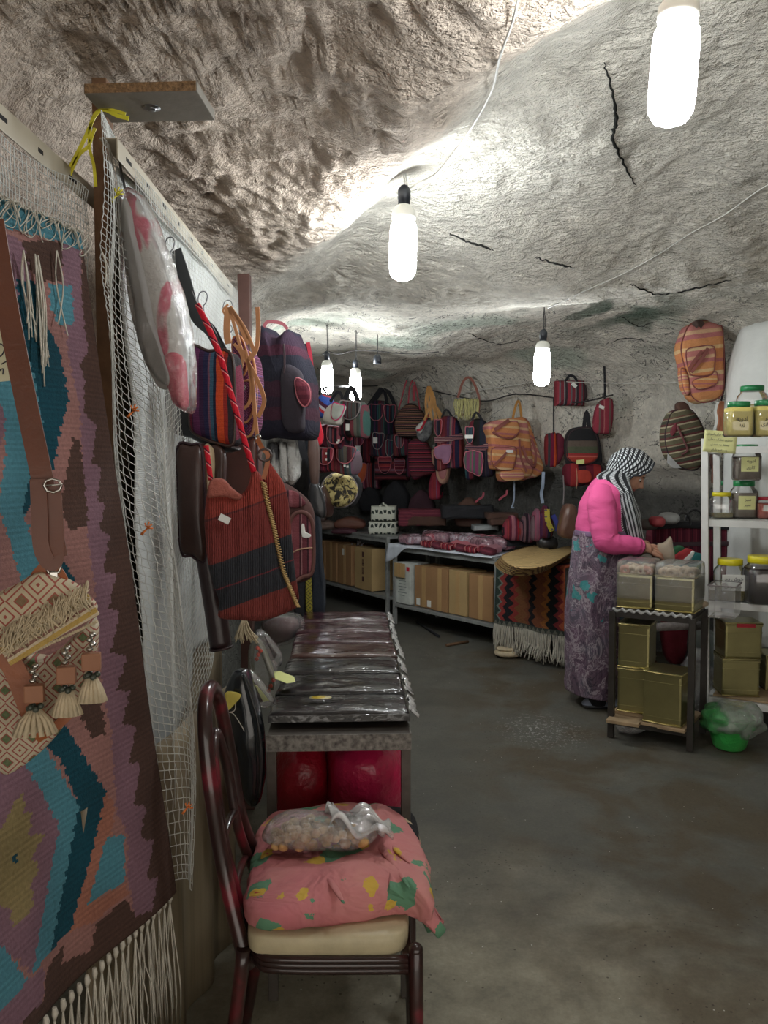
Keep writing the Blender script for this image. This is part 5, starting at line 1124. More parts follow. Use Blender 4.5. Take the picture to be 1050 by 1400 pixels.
T.pad('lower_body', stripes('stripes_bell_low', [(C(110, 36, 50), 1), (C(150, 50, 50), 1), (C(60, 34, 44), 1)], .18, 0), [(774, 640), (786, 632), (816, 634), (828, 645), (826, 660), (800, 664), (778, 664)], .0, .14, .03, wr=.012)
T.pad('front_pocket', mk('orange_red_patch', C(176, 62, 48), .9, bump=.4), [(790, 644), (806, 644), (808, 658), (792, 660)], -.05, .04, .01)
T.pad('body', BLKF, [(776, 600), (784, 586), (800, 583), (814, 586), (820, 600), (824, 630), (814, 642), (795, 646), (778, 634)], .01, .13, .03, wr=.008)
T.pad('bell_flap', BELL, [(776, 600), (781, 590), (794, 585), (808, 585), (815, 594), (818, 612), (817, 626), (806, 634), (790, 634), (778, 628), (775, 615)], -.04, .05, .02, wr=.005, pipe=PIPE_D)
T.pad('paper_tag', TAGY, [(788, 629), (799, 628), (799, 634), (788, 635)], -.09, .001, .0005, sm=0, wr=0); T.strap('hanging_loop', BLKF, [(798, 588, 0), (802, 562, .02), (806, 588, 0)], .03, .004); T.cord('drawcord', PIPE_T, [(788, 640, -.08), (789, 655, -.09), (788, 668, -.08)], .003)
T.cord('bead_chain', PIPE_G, [(770, 650, 0), (771, 672, 0), (770, 690, 0)], .005)
T = Thing('toiletry_bag', 'small grey and red striped oval bag with tag hung high on the rock', 'bag', 781, 554, wallY(781) - .22)
T.pad('body', stripes('stripes_toiletry', [(C(120, 50, 60), 1), (C(130, 130, 130), .4), (C(60, 50, 56), .7), (C(150, 60, 70), 1), (C(100, 100, 104), .5)], .09, 0), outl('box', 780, 537, 38, 34), 0, .1, .04, wr=.008); T.pad('end_cap', PIPE_D, [(797, 524), (802, 530), (802, 544), (796, 552)], .03, .07, .01)
T.strap('handle', BLKF, [(772, 524, 0), (778, 514, 0), (786, 516, 0), (790, 526, 0)], .02, .004); T.strap('paper_tag', WHT, [(782, 524, -.05), (788, 529, -.052)], .028, .001, sm=0)
T = Thing('pouch', 'long slanting rose pouch with white tag hung between the grey backpack and the scarf', 'pouch', 826, 592, wallY(826) - .22)
T.pad('body', stripes('stripes_rose_pouch', [(C(150, 60, 74), 1.4), (C(110, 90, 84), .5), (C(130, 50, 64), 1), (C(176, 110, 110), .3)], .08, 0), [(818, 552), (838, 546), (836, 588), (826, 593), (812, 588)], 0, .06, .02); T.strap('paper_tag', WHT, [(819, 555, -.03), (826, 558, -.032)], .024, .001, sm=0); T.strap('strap', BLKF, [(826, 550, .0), (827, 535, .02), (826, 490, .03)], .016, .004)
# tags and ribbons hanging in the dark
for px, py, Yo, lb in ((702, 680, .3, 'thin grey-blue ribbon with a loop end hanging under the orange backpack'), (742, 672, .3, 'pale blue plastic ribbon hanging right of the orange backpack')):
    T = Thing('hanging_ribbon', lb, 'ribbon', px, py + 20, wallY(px) - Yo); pb = mk('pale_blue_ribbon_%d' % px, C(150, 164, 184), .4, bump=.2)
    if px == 702: T.strap('ribbon', pb, [(703, 658, 0), (703, 680, .0), (701, 690, .0), (699, 694, -.01), (703, 694, 0)], .012, .002)
    else: T.strap('ribbon', pb, [(743, 645, 0), (742, 665, .0), (740, 674, .01), (742, 688, .0)], .026, .003)
for px, py, lb in ((656, 683, 'pinkish zip end of a dark bag hanging left of the grey ribbon'), (688, 680, 'small folded pink leather tab hanging in the dark below the orange backpack')):
    T = Thing('leather_tab', lb, 'leather tab', px, py + 4, wallY(px) - .3); T.strap('tab', mk('pink_leather_tab_%d' % px, C(160, 70, 84), .6), [(px - 6, py + 4, 0), (px - 2, py, -.01), (px + 4, py - 4, 0), (px + 5, py - 10, 0)], .018, .004)
# ============================================================= BACK TABLES
GMET = mk('grey_painted_metal', C(150, 152, 150), .45, .2, vs=20, bump=.1, bs=30)
def shelf_table(label, fl, fr, depth, zt, zl, ov=.0, legs=True, th=.02):
    fl, fr = Vector((*fl, 0)), Vector((*fr, 0)); d = fr - fl; L = d.length; a = math.atan2(d.y, d.x); t = empty('display_table', fl, a, label, 'table')
    bm = B(); box(bm, (L / 2, depth / 2, zt - th / 2), (L + ov, depth, th), bev=.002); link('tabletop', bm, GMET, t)
    bm = B(); box(bm, (L / 2, .012, zt - th - .018), (L, .004, .036)); link('rail', bm, GMET, t)
    bm = B(); box(bm, (L / 2, depth / 2, zl - .01), (L, depth, .03), bev=.002); link('lower_shelf', bm, GMET, t)
    for x in (.015, L - .015):
        for y in (.015, depth - .015):
            bm = B(); box(bm, (x, y, (zt - th) / 2), (.032, .032, zt - th), bev=.002); link('leg', bm, GMET, t)
    return t, a, L
t1, a1, L1 = shelf_table('grey metal table with cardboard boxes below and packets on top', (.082, 7.42), (.905, 6.34), .56, .745, .195)
t2, a2, L2 = shelf_table('far left grey shelf table holding white woven pouches and brown boxes', (-.92, 9.12), (.03, 7.60), .5, .80, .22)
t3, a3, L3 = shelf_table('table at the right end covered by the black and orange rug', (.945, 6.275), (1.326, 5.795), .5, .735, .2)
def on(t, x, y, z): return t.matrix_basis @ Vector((x, y, z))
# white paper cover on table 1
bm = B()
def pap(u, v):
    x = -.06 + (L1 + .02) * u; e = .16 * (1 - sst(0, .25, u)) + .012
    if v < .25: q = v / .25; return (x - .02 * (1 - q) * (u < .1), -.012 - .02 * (1 - q) + .01 * math.sin(u * 20) * (1 - q), .752 - e * (1 - q))
    q = (v - .25) / .75; return (x, -.012 + .55 * q, .752 + .002 * math.sin(u * 30 + q * 9))
sheet(bm, pap, 60, 16, .0015); o = link('paper_cover', bm, mk('pale_blue_white_paper', C(206, 212, 222), .7, bump=.2, bs=12, bd=.01)); o.matrix_basis = t1.matrix_basis.copy(); tag(o, 'bluish white paper sheet covering the grey metal table, drooping at its left corner', 'paper cover')
CARD = mk('cardboard', C(160, 122, 84), .85, vs=6, var=.1, bump=.15, bs=20); CARD2 = mk('pale_cardboard', C(178, 150, 104), .85, vs=6, var=.08, bump=.15, bs=20); TAPE = mk('packing_tape', C(184, 150, 104), .3, var=.05, bump=0); DPR = mk('dark_print', C(78, 44, 40), .7, bump=0); GPR = mk('grey_print', C(120, 132, 130), .7, bump=0); REDP = mk('red_print', C(190, 30, 50), .6, bump=0)
def cbox(t, x, y, z, w, d, h, label, m, rz=0, kind=None):
    p = on(t, x, y, z); e = empty('cardboard_box', p, t.rotation_euler.z + rz, label, 'box')
    bm = B(); box(bm, (0, 0, h / 2), (w, d, h), bev=.004); link('carton', bm, m, e)
    bm = B(); box(bm, (0, -d / 2 - .001, h / 2), (.05, .002, h * .98)); box(bm, (0, 0, h + .001), (.05, d * .98, .002)) ; link('tape', bm, TAPE, e) if kind != 'white' and kind != 'print' else bm.free()
    if kind == 'print':
        for k in range(4):
            bm = B(); zz_ = h * (.85 - .2 * k)
            if k % 3 == 0: box(bm, (0, -d / 2 - .0015, zz_), (.035, .002, .05)); box(bm, (.0, -d / 2 - .0025, zz_), (.015, .002, .02))
            else:
                for q in (-1, 0, 1): box(bm, (q * .014, -d / 2 - .0015, zz_), (.006, .002, .07))
                box(bm, (0, -d / 2 - .0015, zz_ + .03), (.034, .002, .01)); box(bm, (0, -d / 2 - .0015, zz_ - .01 * k), (.034, .002, .008))
            link('print', bm, DPR, e)
    if kind == 'label': bm = B(); box(bm, (-w * .1, -d / 2 - .0018, h * .82), (.045, .002, .07)); link('label', bm, WHT, e)
    if kind == 'labels':
        for q in (-.28, .3): bm = B(); box(bm, (w * q, -d / 2 - .0018, h * .12), (.05, .002, .06)); link('label', bm, WHT, e)
    if kind == 'white':
        bm = B(); box(bm, (w * .36, -d / 2 - .0015, h * .86), (w * .2, .002, h * .1)); link('red_band', bm, REDP, e)
        for q in range(7):
            bm = B(); box(bm, (-w * .05, -d / 2 - .0015, h * (.62 - .07 * q)), (w * (.5 + .2 * math.sin(q * 3)), .002, h * .018)); link('print_line', bm, GPR, e)
    return e
z1 = .207
cbox(t1, .13, .13, z1, .20, .22, .38, 'white carton with a red band and grey printed lines, left end under the table', mk('white_carton', C(196, 200, 194), .7, bump=0), kind='white')
e = cbox(t1, .105, -.002, z1 + .245, .15, .012, .13, 'open brown flap leaning on the white carton with the red band', CARD2); e.name = 'cardboard_flap'
cbox(t1, .40, .16, z1, .26, .24, .37, 'brown carton with two white stickers near its foot, next to the white carton', CARD, kind='labels')
cbox(t1, .64, .15, z1, .20, .26, .38, 'tall brown carton, third from the left under the table', CARD)
cbox(t1, .86, .15, z1, .22, .24, .38, 'fourth brown carton under the table, slightly paler with a taped middle', CARD2); cbox(t1, 1.14, .16, z1, .28, .26, .37, 'brown carton at the right end behind the table leg', CARD)
z2 = .235
cbox(t2, .36, .16, z2, .22, .28, .42, 'leftmost brown carton on the far left shelf table', CARD); cbox(t2, .62, .16, z2, .24, .28, .43, 'second brown carton on the far left shelf table', CARD)
cbox(t2, .92, .16, z2, .28, .28, .42, 'brown carton with a small white label on the far left shelf table', CARD, kind='label'); cbox(t2, 1.32, .15, z2, .34, .28, .42, 'pale carton with dark printed characters down its middle', CARD2, kind='print')
bm = B()
for i in range(14):
    p = Vector((ru(.9, 1.2), ru(.05, .2), .665)); tube(bm, [p, p + Vector((ru(-.09, .09), ru(-.03, .03), ru(.0, .05)))], .006, 5)
o = link('loose_scraps', bm, PIPE_G); o.matrix_basis = t2.matrix_basis.copy(); tag(o, 'tangle of loose scraps lying on top of the far left cartons', 'scraps', kind='stuff')
# white woven pouches
def leafmat():
    N = NT('white_dark_leaf_weave'); co = N.co(); s = N.n('SeparateXYZ', {0: co}); a = N.math('SINE', N.math('MULTIPLY', s.outputs[0], 75)); b = N.math('SINE', N.math('MULTIPLY_ADD', s.outputs[2], 70, N.math('MULTIPLY', a, 1.4)))
    N.put(N.b.inputs['Base Color'], N.mix(N.math('GREATER_THAN', N.math('MULTIPLY', a, b), .38), C(206, 208, 194), C(52, 60, 56))); N.b.inputs['Roughness'].default_value = .95; return N.m
LM = leafmat()
for i, (cx, cy, w, h, lb) in enumerate(((524, 702, 34, 20, 'white pouch with dark leaf pattern, top of the little stack'), (512, 722, 17, 17, 'lower left white pouch with dark leaf pattern in the stack'), (529, 722, 28, 17, 'lower right white pouch with dark leaf pattern in the stack'))):
    T = Thing('woven_pouch', lb, 'pouch', cx, cy + h / 2, 7.95 if i else 7.99, math.radians(-6), group=None); T.pad('pouch', LM, outl('box', cx, cy, w, h), 0, .16, .03, wr=.012)
    if i == 0: T.cord('handle', LM, [(518, 694, 0), (524, 688, 0), (530, 694, 0)], .012)
# folded leather on the far table
for (cx, cy, w, h, Y, m, lb) in ((446, 718, 28, 12, 8.6, mk('grey_brown_leather', C(120, 100, 90), .6), 'grey folded leather piece at the left end of the far table'), (478, 715, 44, 16, 8.3, mk('rust_leather', C(106, 66, 52), .6, bump=.3), 'heap of rust brown folded leather on the far table'), (470, 726, 36, 8, 8.2, mk('plum_leather', C(76, 40, 52), .6), 'dark plum folded leather lying at the edge of the far table'), (436, 706, 22, 22, 8.75, BRNL, 'dark brown boxy leather bag at the back left of the far table')):
    T = Thing('folded_leather', lb, 'leather', cx, cy + h / 2, Y); T.pad('leather', m, outl('sack', cx, cy, w, h), 0, .2, .03, wr=.02)
bm = B()
# grey-blue packets and scarves on table 1
def heap(n, label, cat, name, m, x0, x1, y0, y1, z, sx, sy, sz, group=None, jit=.4, seed=0, labels=None, parts=None):
    for i in range(n):
        x, y = ru(x0, x1), ru(y0, y1); p = on(t1, x, y, z + ru(0, .02)); mm = m[i % len(m)]
        bm = B(); ball(bm, (0, 0, sz / 2), (sx * ru(.8, 1.2), sy * ru(.8, 1.2), sz), .6, 20, 12, wr=.2, ws=14, seed=i + seed); o = link(name, bm, mm); o.location = p; o.rotation_euler = (ru(-.15, .15), ru(-.15, .15), a1 + ru(-jit, jit)); tag(o, label, cat, group)
PKM = [mk('mauve_print_in_plastic', C(190, 150, 160), .25, col2=C(110, 84, 96), vs=40, bump=.8, bs=50, coat=.6), mk('silver_lilac_plastic', C(206, 204, 212), .2, col2=C(150, 100, 116), vs=50, bump=.9, bs=50, coat=.6), mk('rose_print_plastic', C(206, 150, 160), .25, col2=C(150, 60, 76), vs=45, bump=.8, bs=50, coat=.6), mk('dark_print_plastic', C(70, 60, 66), .25, col2=C(160, 120, 130), vs=45, bump=.8, bs=50, coat=.6)]
heap(16, 'shiny plastic-wrapped packet at the left front of the paper cover', 'packet', 'wrapped_packet', PKM, .03, .36, .05, .2, .758, .12, .10, .07, 'silvery wrapped packets at the left front of the table')
heap(46, 'shiny plastic-wrapped packet in the mauve and silver heap on the paper cover', 'packet', 'wrapped_packet', PKM, .03, 1.15, .16, .48, .758, .15, .12, .10, 'mauve and silver wrapped packets heaped on the table')
REDS = stripes('stripes_red_folded', [(C(140, 44, 56), 1.2), (C(190, 160, 150), .3), (C(120, 30, 44), 1), (C(60, 40, 50), .5)], .04, 0, tilt=.3)
for i in range(9):
    x = .42 + i * .098; p = on(t1, x, .06 + .04 * math.sin(i * 2), .755); bm = B()
    ball(bm, (0, 0, .028), (.12, .15, .056), .6, 24, 14, wr=.1, seed=i); o = link('folded_scarf', bm, REDS if i % 3 != 2 else bpy.data.materials['stripes_rose']); o.location = p; o.rotation_euler = (0, .2, a1 + .5 + ru(-.15, .15)); tag(o, 'rolled red and rose striped textile in the row along the front table edge', 'textile', 'rolled striped textiles along the table front')
DKS = [BLKF, BRNF, mk('charcoal_leather', C(46, 44, 48), .4, coat=.2), bpy.data.materials['stripes_rose']]
for i, (px, py, w, h, off, mi, lb) in enumerate(((585, 702, 56, 10, .42, 3, 'red folded scarf with pale spots on the middle of the pile'), (580, 712, 60, 14, .48, 1, 'brown-green folded cloth under the red folded scarf'), (640, 700, 70, 18, .40, 0, 'stack of folded black packs at the back of the table'), (688, 706, 42, 8, .36, 1, 'uppermost of the dark brown folded sheets at the back of the table'), (694, 714, 46, 8, .42, 1, 'lower dark brown folded sheets at the back of the table'), (665, 722, 34, 7, .45, 2, 'pale grey flat packet between the black packs and the brown sheets'), (560, 708, 30, 22, .45, 3, 'crumpled dark red textile at the left of the pile'), (720, 742, 60, 10, .5, 0, 'long dark flat textile lying behind the front row'))):
    T = Thing('folded_textile', lb, 'textile', px, py + h / 2, min(wallY(px) - off, 7.6)); T.pad('cloth', DKS[mi] if px != 665 else mk('pale_grey_packet', C(150, 156, 156), .4), outl('box', px, py, w, h), 0, .24, .02, wr=.02)
for i, (px, py, w, h, mi, lb) in enumerate(((702, 722, 26, 34, 'r', 'rose wrapped bag standing at the right part of the table'), (722, 722, 20, 40, 'm', 'dark striped pouch standing on the table, beside the rose wrapped one'), (736, 718, 18, 44, 'm', 'tall dark plum bag standing right of the striped pouch'), (748, 714, 18, 44, 'n', 'dark bag with yellow woven strap, standing right of the tall plum one'))):
    T = bbag(lb, 'sack', px, py, w, h, .55, 80 + i, mi, name='standing_bag', cat='bag', yaw=0)
    if i == 3: T.strap('woven_strap', emb('yellow_black_strap', C(190, 176, 60), C(40, 40, 60), C(60, 50, 110), 40), [(748, 696, -.06), (749, 712, -.07), (755, 726, -.06)], .04, .005); T.strap('blue_strap', mk('navy_blue_tape', C(50, 56, 130), .8), [(756, 704, -.05), (762, 718, -.05), (762, 726, -.04)], .035, .005)
T = Thing('leather_bag', 'brown wrapped leather bag standing behind the gold placemats, next to the woman', 'bag', 778, 736, 5.95)
T.pad('body', mk('reddish_brown_wrap', C(104, 74, 62), .35, bump=.5, coat=.3), [(774, 692), (784, 690), (790, 700), (794, 733), (780, 737), (766, 732), (768, 712)], 0, .12, .03, wr=.01)
# white/black black rounded shiny thing
bagblob('leather_purse', 'glossy black rounded purse lying behind the gold placemats', 'purse', at(748, 752, 6.35), (.17, .14, .12), BLKL, .1)
# small rose boxes row
for i in range(5):
    p = on(t1, .72 + i * .115, .14, .76); bm = B(); box(bm, (0, 0, .03), (.09, .11, .05), rot=Euler((.25, .2, 0)), bev=.01); o = link('wrapped_box', bm, mk('rose_wrap_%d' % i, C(190 - i * 8, 110, 120), .4, bump=.3, bs=30)); o.location = p; o.rotation_euler = (0, 0, a1 + ru(-.3, .3)); tag(o, 'small rose-pink wrapped box in the row behind the striped rolls', 'box', 'rose wrapped boxes on the table')
# gold placemats stack
def goldm(name, c, c2):
    N = NT(name); co = N.co(); w = N.n('TexWave', {'Vector': co, 'Scale': 7, 'Distortion': 4., 'Detail': 3.}, bands_direction='Y'); n = N.noise(90, co, 3, .8)
    N.put(N.b.inputs['Base Color'], N.ramp(N.math('ADD', N.math('MULTIPLY', w.outputs[1], .55), N.math('MULTIPLY', n, .4)), [(.28, c2), (.45, c), (.75, tuple(min(1, x * 1.3) for x in c[:3]) + (1,))])); N.b.inputs['Roughness'].default_value = .5; N.b.inputs['Metallic'].default_value = .2
    N.put(N.b.inputs['Normal'], N.bump(n, 1., .006)); return N.m
GOLD = [goldm('gold_placemat_%d' % i, c, c2) for i, (c, c2) in enumerate(((C(206, 180, 124), C(130, 98, 66)), (C(180, 150, 100), C(104, 72, 50)), (C(146, 96, 60), C(90, 56, 40))))]

def plc(px, py, z): p = atz(px, py, z); return (p.x, p.y)
for i in range(6):
    z = .75 + i * .013; top = i == 5; dx = (i - 5) * 3; e = empty('placemat', (1.17, 6.0, z), 0, ('uppermost gold woven placemat on the rug-covered table', 'second gold placemat from the top of the stack', 'third placemat from the top, with pale rim', 'fourth placemat from the top of the gold stack', 'fifth placemat from the top, brownish', 'bottom brown placemat of the gold stack')[5 - i], 'placemat')
    P = [plc(a + dx * .6, b - dx * .62, z) for a, b in ((686, 762), (700, 755), (735, 746), (752, 753), (776, 748), (786, 752), (762, 768), (742, 776), (712, 778), (694, 772))]
    lying('mat', GOLD[0 if top else 1 + (i % 2)], [(a - 1.17, b - 6.0) for a, b in P], .006, .006, .003, e, .006, sm=3, pipe=GOLD[1])
for i, (px, py, lb) in enumerate(((765, 765, 'brown placemat poking out at the right of the gold stack, upper'), (768, 770, 'dark orange placemat poking out at the right of the gold stack, lower'))):
    p = atz(px, py, .748 - .014 * i); e = empty('placemat', (p.x, p.y, .748 - .012 * i), a3, lb, 'placemat'); lying('mat', GOLD[2], rrect(.34, .24, .05), .0, .006, .003, e, .004)
# rug hanging over table 3
def rugc(u, v):
    if v > .93: return C(60, 66, 62) if (abs(((u * 14) % 1) - .5) * 2 > (v - .93) / .07) else C(110, 110, 100)
    z = abs(((v * 7) % 1) - .5) * 2
    uu = u + .07 * (z - .5)
    cols = [(0, C(52, 66, 60)), (.07, C(120, 130, 120)), (.10, C(150, 60, 56)), (.17, C(34, 34, 38)), (.26, C(140, 56, 52)), (.33, C(126, 84, 54)), (.46, C(120, 70, 50)), (.52, C(36, 34, 38)), (.60, C(128, 76, 52)), (.74, C(156, 100, 52)), (.80, C(34, 36, 38)), (.90, C(130, 52, 54)), (.96, C(176, 90, 60))]
    c = cols[0][1]
    for p, q in cols:
        w = p + (.02 * (z - .5) if q[0] < .02 else 0)
        if uu >= w: c = q
    k = .9 + .2 * noise.noise(Vector((u * 40, v * 60, 0))); return (c[0] * k, c[1] * k, c[2] * k, 1)
FL, FR = Vector((.905, 6.26, 0)), Vector((1.325, 5.74, 0)); dn = Vector((-.782, -.622, 0))
def rugf(u, v):
    p = FL.lerp(FR, u)
    if v < .12: q = v / .12; return p - dn * (.22 * (1 - q)) + Vector((0, 0, .745))
    q = (v - .12) / .88; return p + dn * (.022 + .02 * math.sin(u * 11) * q + .02 * q) + Vector((0, 0, .742 - .50 * q - .02 * (1 - q) * 0))
rg = empty('kilim_rug', (1.15, 6.07, 0), 0, 'black, red and orange zigzag kilim hanging over the table front with long cream fringe', 'rug'); ri = Matrix.Translation(-rg.location)
bm = B(); sheet(bm, rugf, 90, 110, .008, col=lambda u, v: rugc(u, max(0, (v - .12) / .88))); sub('woven_cloth', bm, attrmat('wool_rug', .95), rg, ri)
bm = B()
for i in range(46):
    p = Vector(rugf(i / 45, 1)); 
    for s in range(3):
        L = ru(.16, .23); tube(bm, smooth_pts([p, p + Vector((ru(-.012, .012), ru(-.012, .004), -L * .5)), p + Vector((ru(-.03, .03), ru(-.02, .0), -min(L, p.z - .012)))], 3), .0042, 4)
sub('fringe', bm, FRM, rg, ri)
# rolled cloth and stick at the table foot
o = None
for i, (px, py, lb) in enumerate(((694, 897, 'cream folded cloth lying on the floor by the rug fringe'),)):
    bm = B(); ball(bm, (0, 0, .025), (.2, .16, .05), .7, 24, 14, wr=.1); ball(bm, (.0, .0, .06), (.17, .12, .035), .7, 24, 14, wr=.1); o = link('folded_cloth', bm, CRE); o.location = atz(px, py, 0); tag(o, lb, 'cloth')
bm = B(); a, b = atz(610, 882, .012), atz(640, 877, .012); tube(bm, [a, b], .012, 6); tag(link('stick', bm, WOOD), 'short brown stick on the floor under the table', 'stick')
bm = B(); a, b = atz(570, 850, .01), atz(600, 870, .01); tube(bm, [a, b], .012, 6); tag(link('stick', bm, BLKF), 'dark flat stick lying on the floor behind the short brown one', 'stick')
for (px, py, s, lb) in ((530, 838, (.16, .16, .26), 'black bag standing on the floor under the left end of the table'), (550, 842, (.2, .2, .22), 'dark sack on the floor behind the table leg')):
    bagblob('floor_bag', lb, 'bag', atz(px, py - 10, 0) + Vector((.12, .25, 0)), s, BLKF)
# ============================================================= RIGHT: stand with tins
GLD = mk('gold_tin', C(168, 160, 112), .28, .8, vs=5, var=.12, bump=.12, bs=12, bd=.01); GLD2 = mk('gold_tin_rim', C(200, 186, 128), .25, .85, bump=0); PLK = mk('raw_planks', C(168, 144, 112), .85, vs=12, bump=.3)
DMET = mk('dark_stand_metal', C(62, 58, 54), .5, .4, vs=20)
SF = Vector((1.236, 4.27, 0)); SD = Vector((.334, -.21, 0)); SA = math.atan2(SD.y, SD.x); SW = .41
st = empty('tin_stand', SF, SA, 'narrow dark metal stand carrying the gold tins in front of the woman', 'stand')
bm = B(); box(bm, (SW / 2, .16, .695), (SW, .33, .02), bev=.002); link('top', bm, DMET, st)
bm = B()
for y in (0, .33): box(bm, (SW / 2, y, .675), (SW, .02, .025))
for x in (0, SW): box(bm, (x, .16, .675), (.02, .33, .025))
link('top_frame', bm, DMET, st)
for x in (0, SW):
    for y in (0, .33): bm = B(); box(bm, (x, y, .345), (.032, .032, .69), bev=.002); link('leg', bm, DMET, st)
bm = B()
for y in (0, .33): box(bm, (SW / 2, y, .085), (SW, .02, .025))
link('lower_frame', bm, DMET, st)
for i, (x, y, w, d, z, r, lb) in enumerate(((.07, .1, .17, .36, .107, .06, 'short pale plank at the left of the stand, under the stacked tins'), (.20, .15, .1, .34, .107, 0, 'middle pale plank of the tin stand, partly under the front tin'), (.33, .15, .14, .38, .107, -.05, 'pale plank at the right of the stand under the front tin'))):
    bm = B(); box(bm, (0, 0, 0), (w, d, .018), bev=.003); o = link('plank', bm, PLK); p = st.matrix_basis @ Vector((x, y, z)); o.location = p; o.rotation_euler = (0, 0, SA + r); tag(o, lb, 'plank')
bm = B(); box(bm, (0, 0, .128), (.16, .16, .02), bev=.003); o = link('plank', bm, PLK); o.location = st.matrix_basis @ Vector((.08, .12, 0)); o.rotation_euler = (0, 0, SA); tag(o, 'small pale board right beneath the stacked gold tins', 'plank')
# foil/cellophane edge on the top
bm = B(); sheet(bm, lambda u, v: (SW * u, -.012 - .006 * math.sin(u * 40), .708 - .016 * v + .006 * math.sin(u * 60 + v)), 60, 2, .0015); link('foil_edge', bm, bpy.data.materials['crinkled_clear_edge'], st)
def tin(base, w, d, h, rz, label, group=None, lid=True, mat=None):
    e = empty('tin', base, rz, label, 'tin', group)
    bm = B(); box(bm, (0, 0, h / 2), (w, d, h - .006), bev=.012)
    for z in (.035, h - .05): box(bm, (0, 0, z), (w + .003, d + .003, .004), bev=.001)
    link('body', bm, mat or GLD, e)
    bm = B()
    P = [(-w / 2, -d / 2), (w / 2, -d / 2), (w / 2, d / 2), (-w / 2, d / 2)]
    tube(bm, [(a, b, h) for a, b in P], .004, 8, True); link('rim', bm, GLD2, e)
    bm = B(); tube(bm, [(a, b, .004) for a, b in P], .004, 8, True); link('base_rim', bm, GLD2, e)
    if lid: bm = B(); box(bm, (0, 0, h - .004), (w + .004, d + .004, .022), bev=.003); link('lid', bm, mat or GLD, e)
    return e
sp_ = lambda x, y, z: st.matrix_basis @ Vector((x, y, z))
FILM = clear('tin_film', haze=.12, wr=.7, ws=25, gl=.05); DOUGH = mk('sugared_biscuit', C(206, 176, 140), .8, col2=C(226, 206, 178), vs=30, bump=.3); DOUGH2 = mk('pink_biscuit', C(196, 140, 116), .8, bump=.3)
for i, (x, w, lb) in enumerate(((.10, .185, 'open gold tin of biscuits under plastic film, left one on top of the stand'), (.315, .20, 'open gold tin of biscuits under crinkled film, right one on top of the stand'))):
    b_ = sp_(x, .14, .708); e = tin(b_, w, .23, .185, SA + (.05, -.03)[i], lb, lid=False)
    bm = B(); ball(bm, (0, 0, .150), (w + .012, .245, .215), .18, 44, 20, wr=.03, ws=20); link('film', bm, FILM, e)
    k = 0
    for a in range(4):
        for c in range(3):
            if i == 1 and a > 1 and c < 1: continue
            bm = B(); R_, r_ = .020, .012
            tube(bm, [(R_ * math.cos(t * PI / 6), .002 * (a % 2), R_ * math.sin(t * PI / 6)) for t in range(12)], r_, 8, True)
            o = link('biscuit', bm, (DOUGH2 if (a + c) % 3 == 0 and i == 0 else DOUGH)); o.matrix_basis = e.matrix_basis @ Matrix.Translation((-w / 2 + .035 + a * .04, -.075 + c * .07, .20)) @ Matrix.Rotation(ru(-.5, .5) + .5, 4, 'X') @ Matrix.Rotation(ru(-.4, .4), 4, 'Z')
            tag(o, ('ring biscuit in the left open tin', 'ring biscuit in the right open tin')[i], 'biscuit', ('ring biscuits in the left open tin', 'ring biscuits in the right open tin')[i])
p = sp_(.375, .05, .708); bm = B(); ball(bm, (0, 0, .02), (.14, .03, .035), .8, 20, 12, wr=.1); o = link('bread_stick', bm, DOUGH); o.location = sp_(.40, .22, .708); o.rotation_euler = (0, 0, SA + 1.1); tag(o, 'pale bread stick lying right of the open tins', 'bread')
z_ = .140
tin(sp_(.10, .13, z_), .165, .2, .235, SA + .05, 'lower gold tin of the stack at the left of the stand')
tin(sp_(.10, .13, z_ + .243), .165, .2, .235, SA + .05, 'upper gold tin of the stack at the left of the stand')
tin(sp_(.275, .08, .118), .20, .2, .27, SA - .06, 'big front gold tin with lid standing low at the right of the stand')
# newspaper roll, dark red cloth, plastic clutter behind
bm = B(); tube(bm, [at(877, 861, 4.62), at(905, 857, 4.6), at(965, 855, 4.6)], .024, 14); o = link('paper_roll', bm, mk('newsprint_roll', C(170, 166, 160), .8, col2=C(120, 110, 112), vs=60)); tag(o, 'long roll of printed paper lying behind the upper gold tin', 'paper roll')
T = Thing('hanging_cloth', 'dark red cloth hanging in the shade behind the stand', 'cloth', 925, 905, 4.85); T.pad('cloth', mk('deep_red_cloth', C(110, 28, 44), .9, bump=.5), [(908, 850), (938, 846), (940, 880), (934, 906), (920, 908), (910, 895)], 0, .06, .02, wr=.02)
bagblob('plastic_bag', 'crumpled clear plastic bag in the shade between stand and white shelf', 'plastic bag', at(952, 945, 4.72) - Vector((0, 0, at(952, 945, 4.72).z)), (.2, .2, .36), clear('clutter_plastic', haze=.3, wr=1., ws=14, gl=.06), .3, .8, 11)
bagblob('plastic_bag', 'pale grey plastic bag lying behind the dark red cloth and shelf post', 'plastic bag', at(955, 905, 4.95) * 1 - Vector((0, 0, at(955, 905, 4.95).z)), (.26, .24, .46), mk('grey_green_plastic', C(130, 140, 138), .35, bump=.7, bs=20, bd=.02), .3)
bagblob('plastic_wrapper', 'small clear wrapper on the floor under the stand', 'wrapper', atz(862, 1000, .0), (.16, .12, .06), clear('wrapper_plastic', haze=.15, wr=1., ws=30, gl=.1), .3)
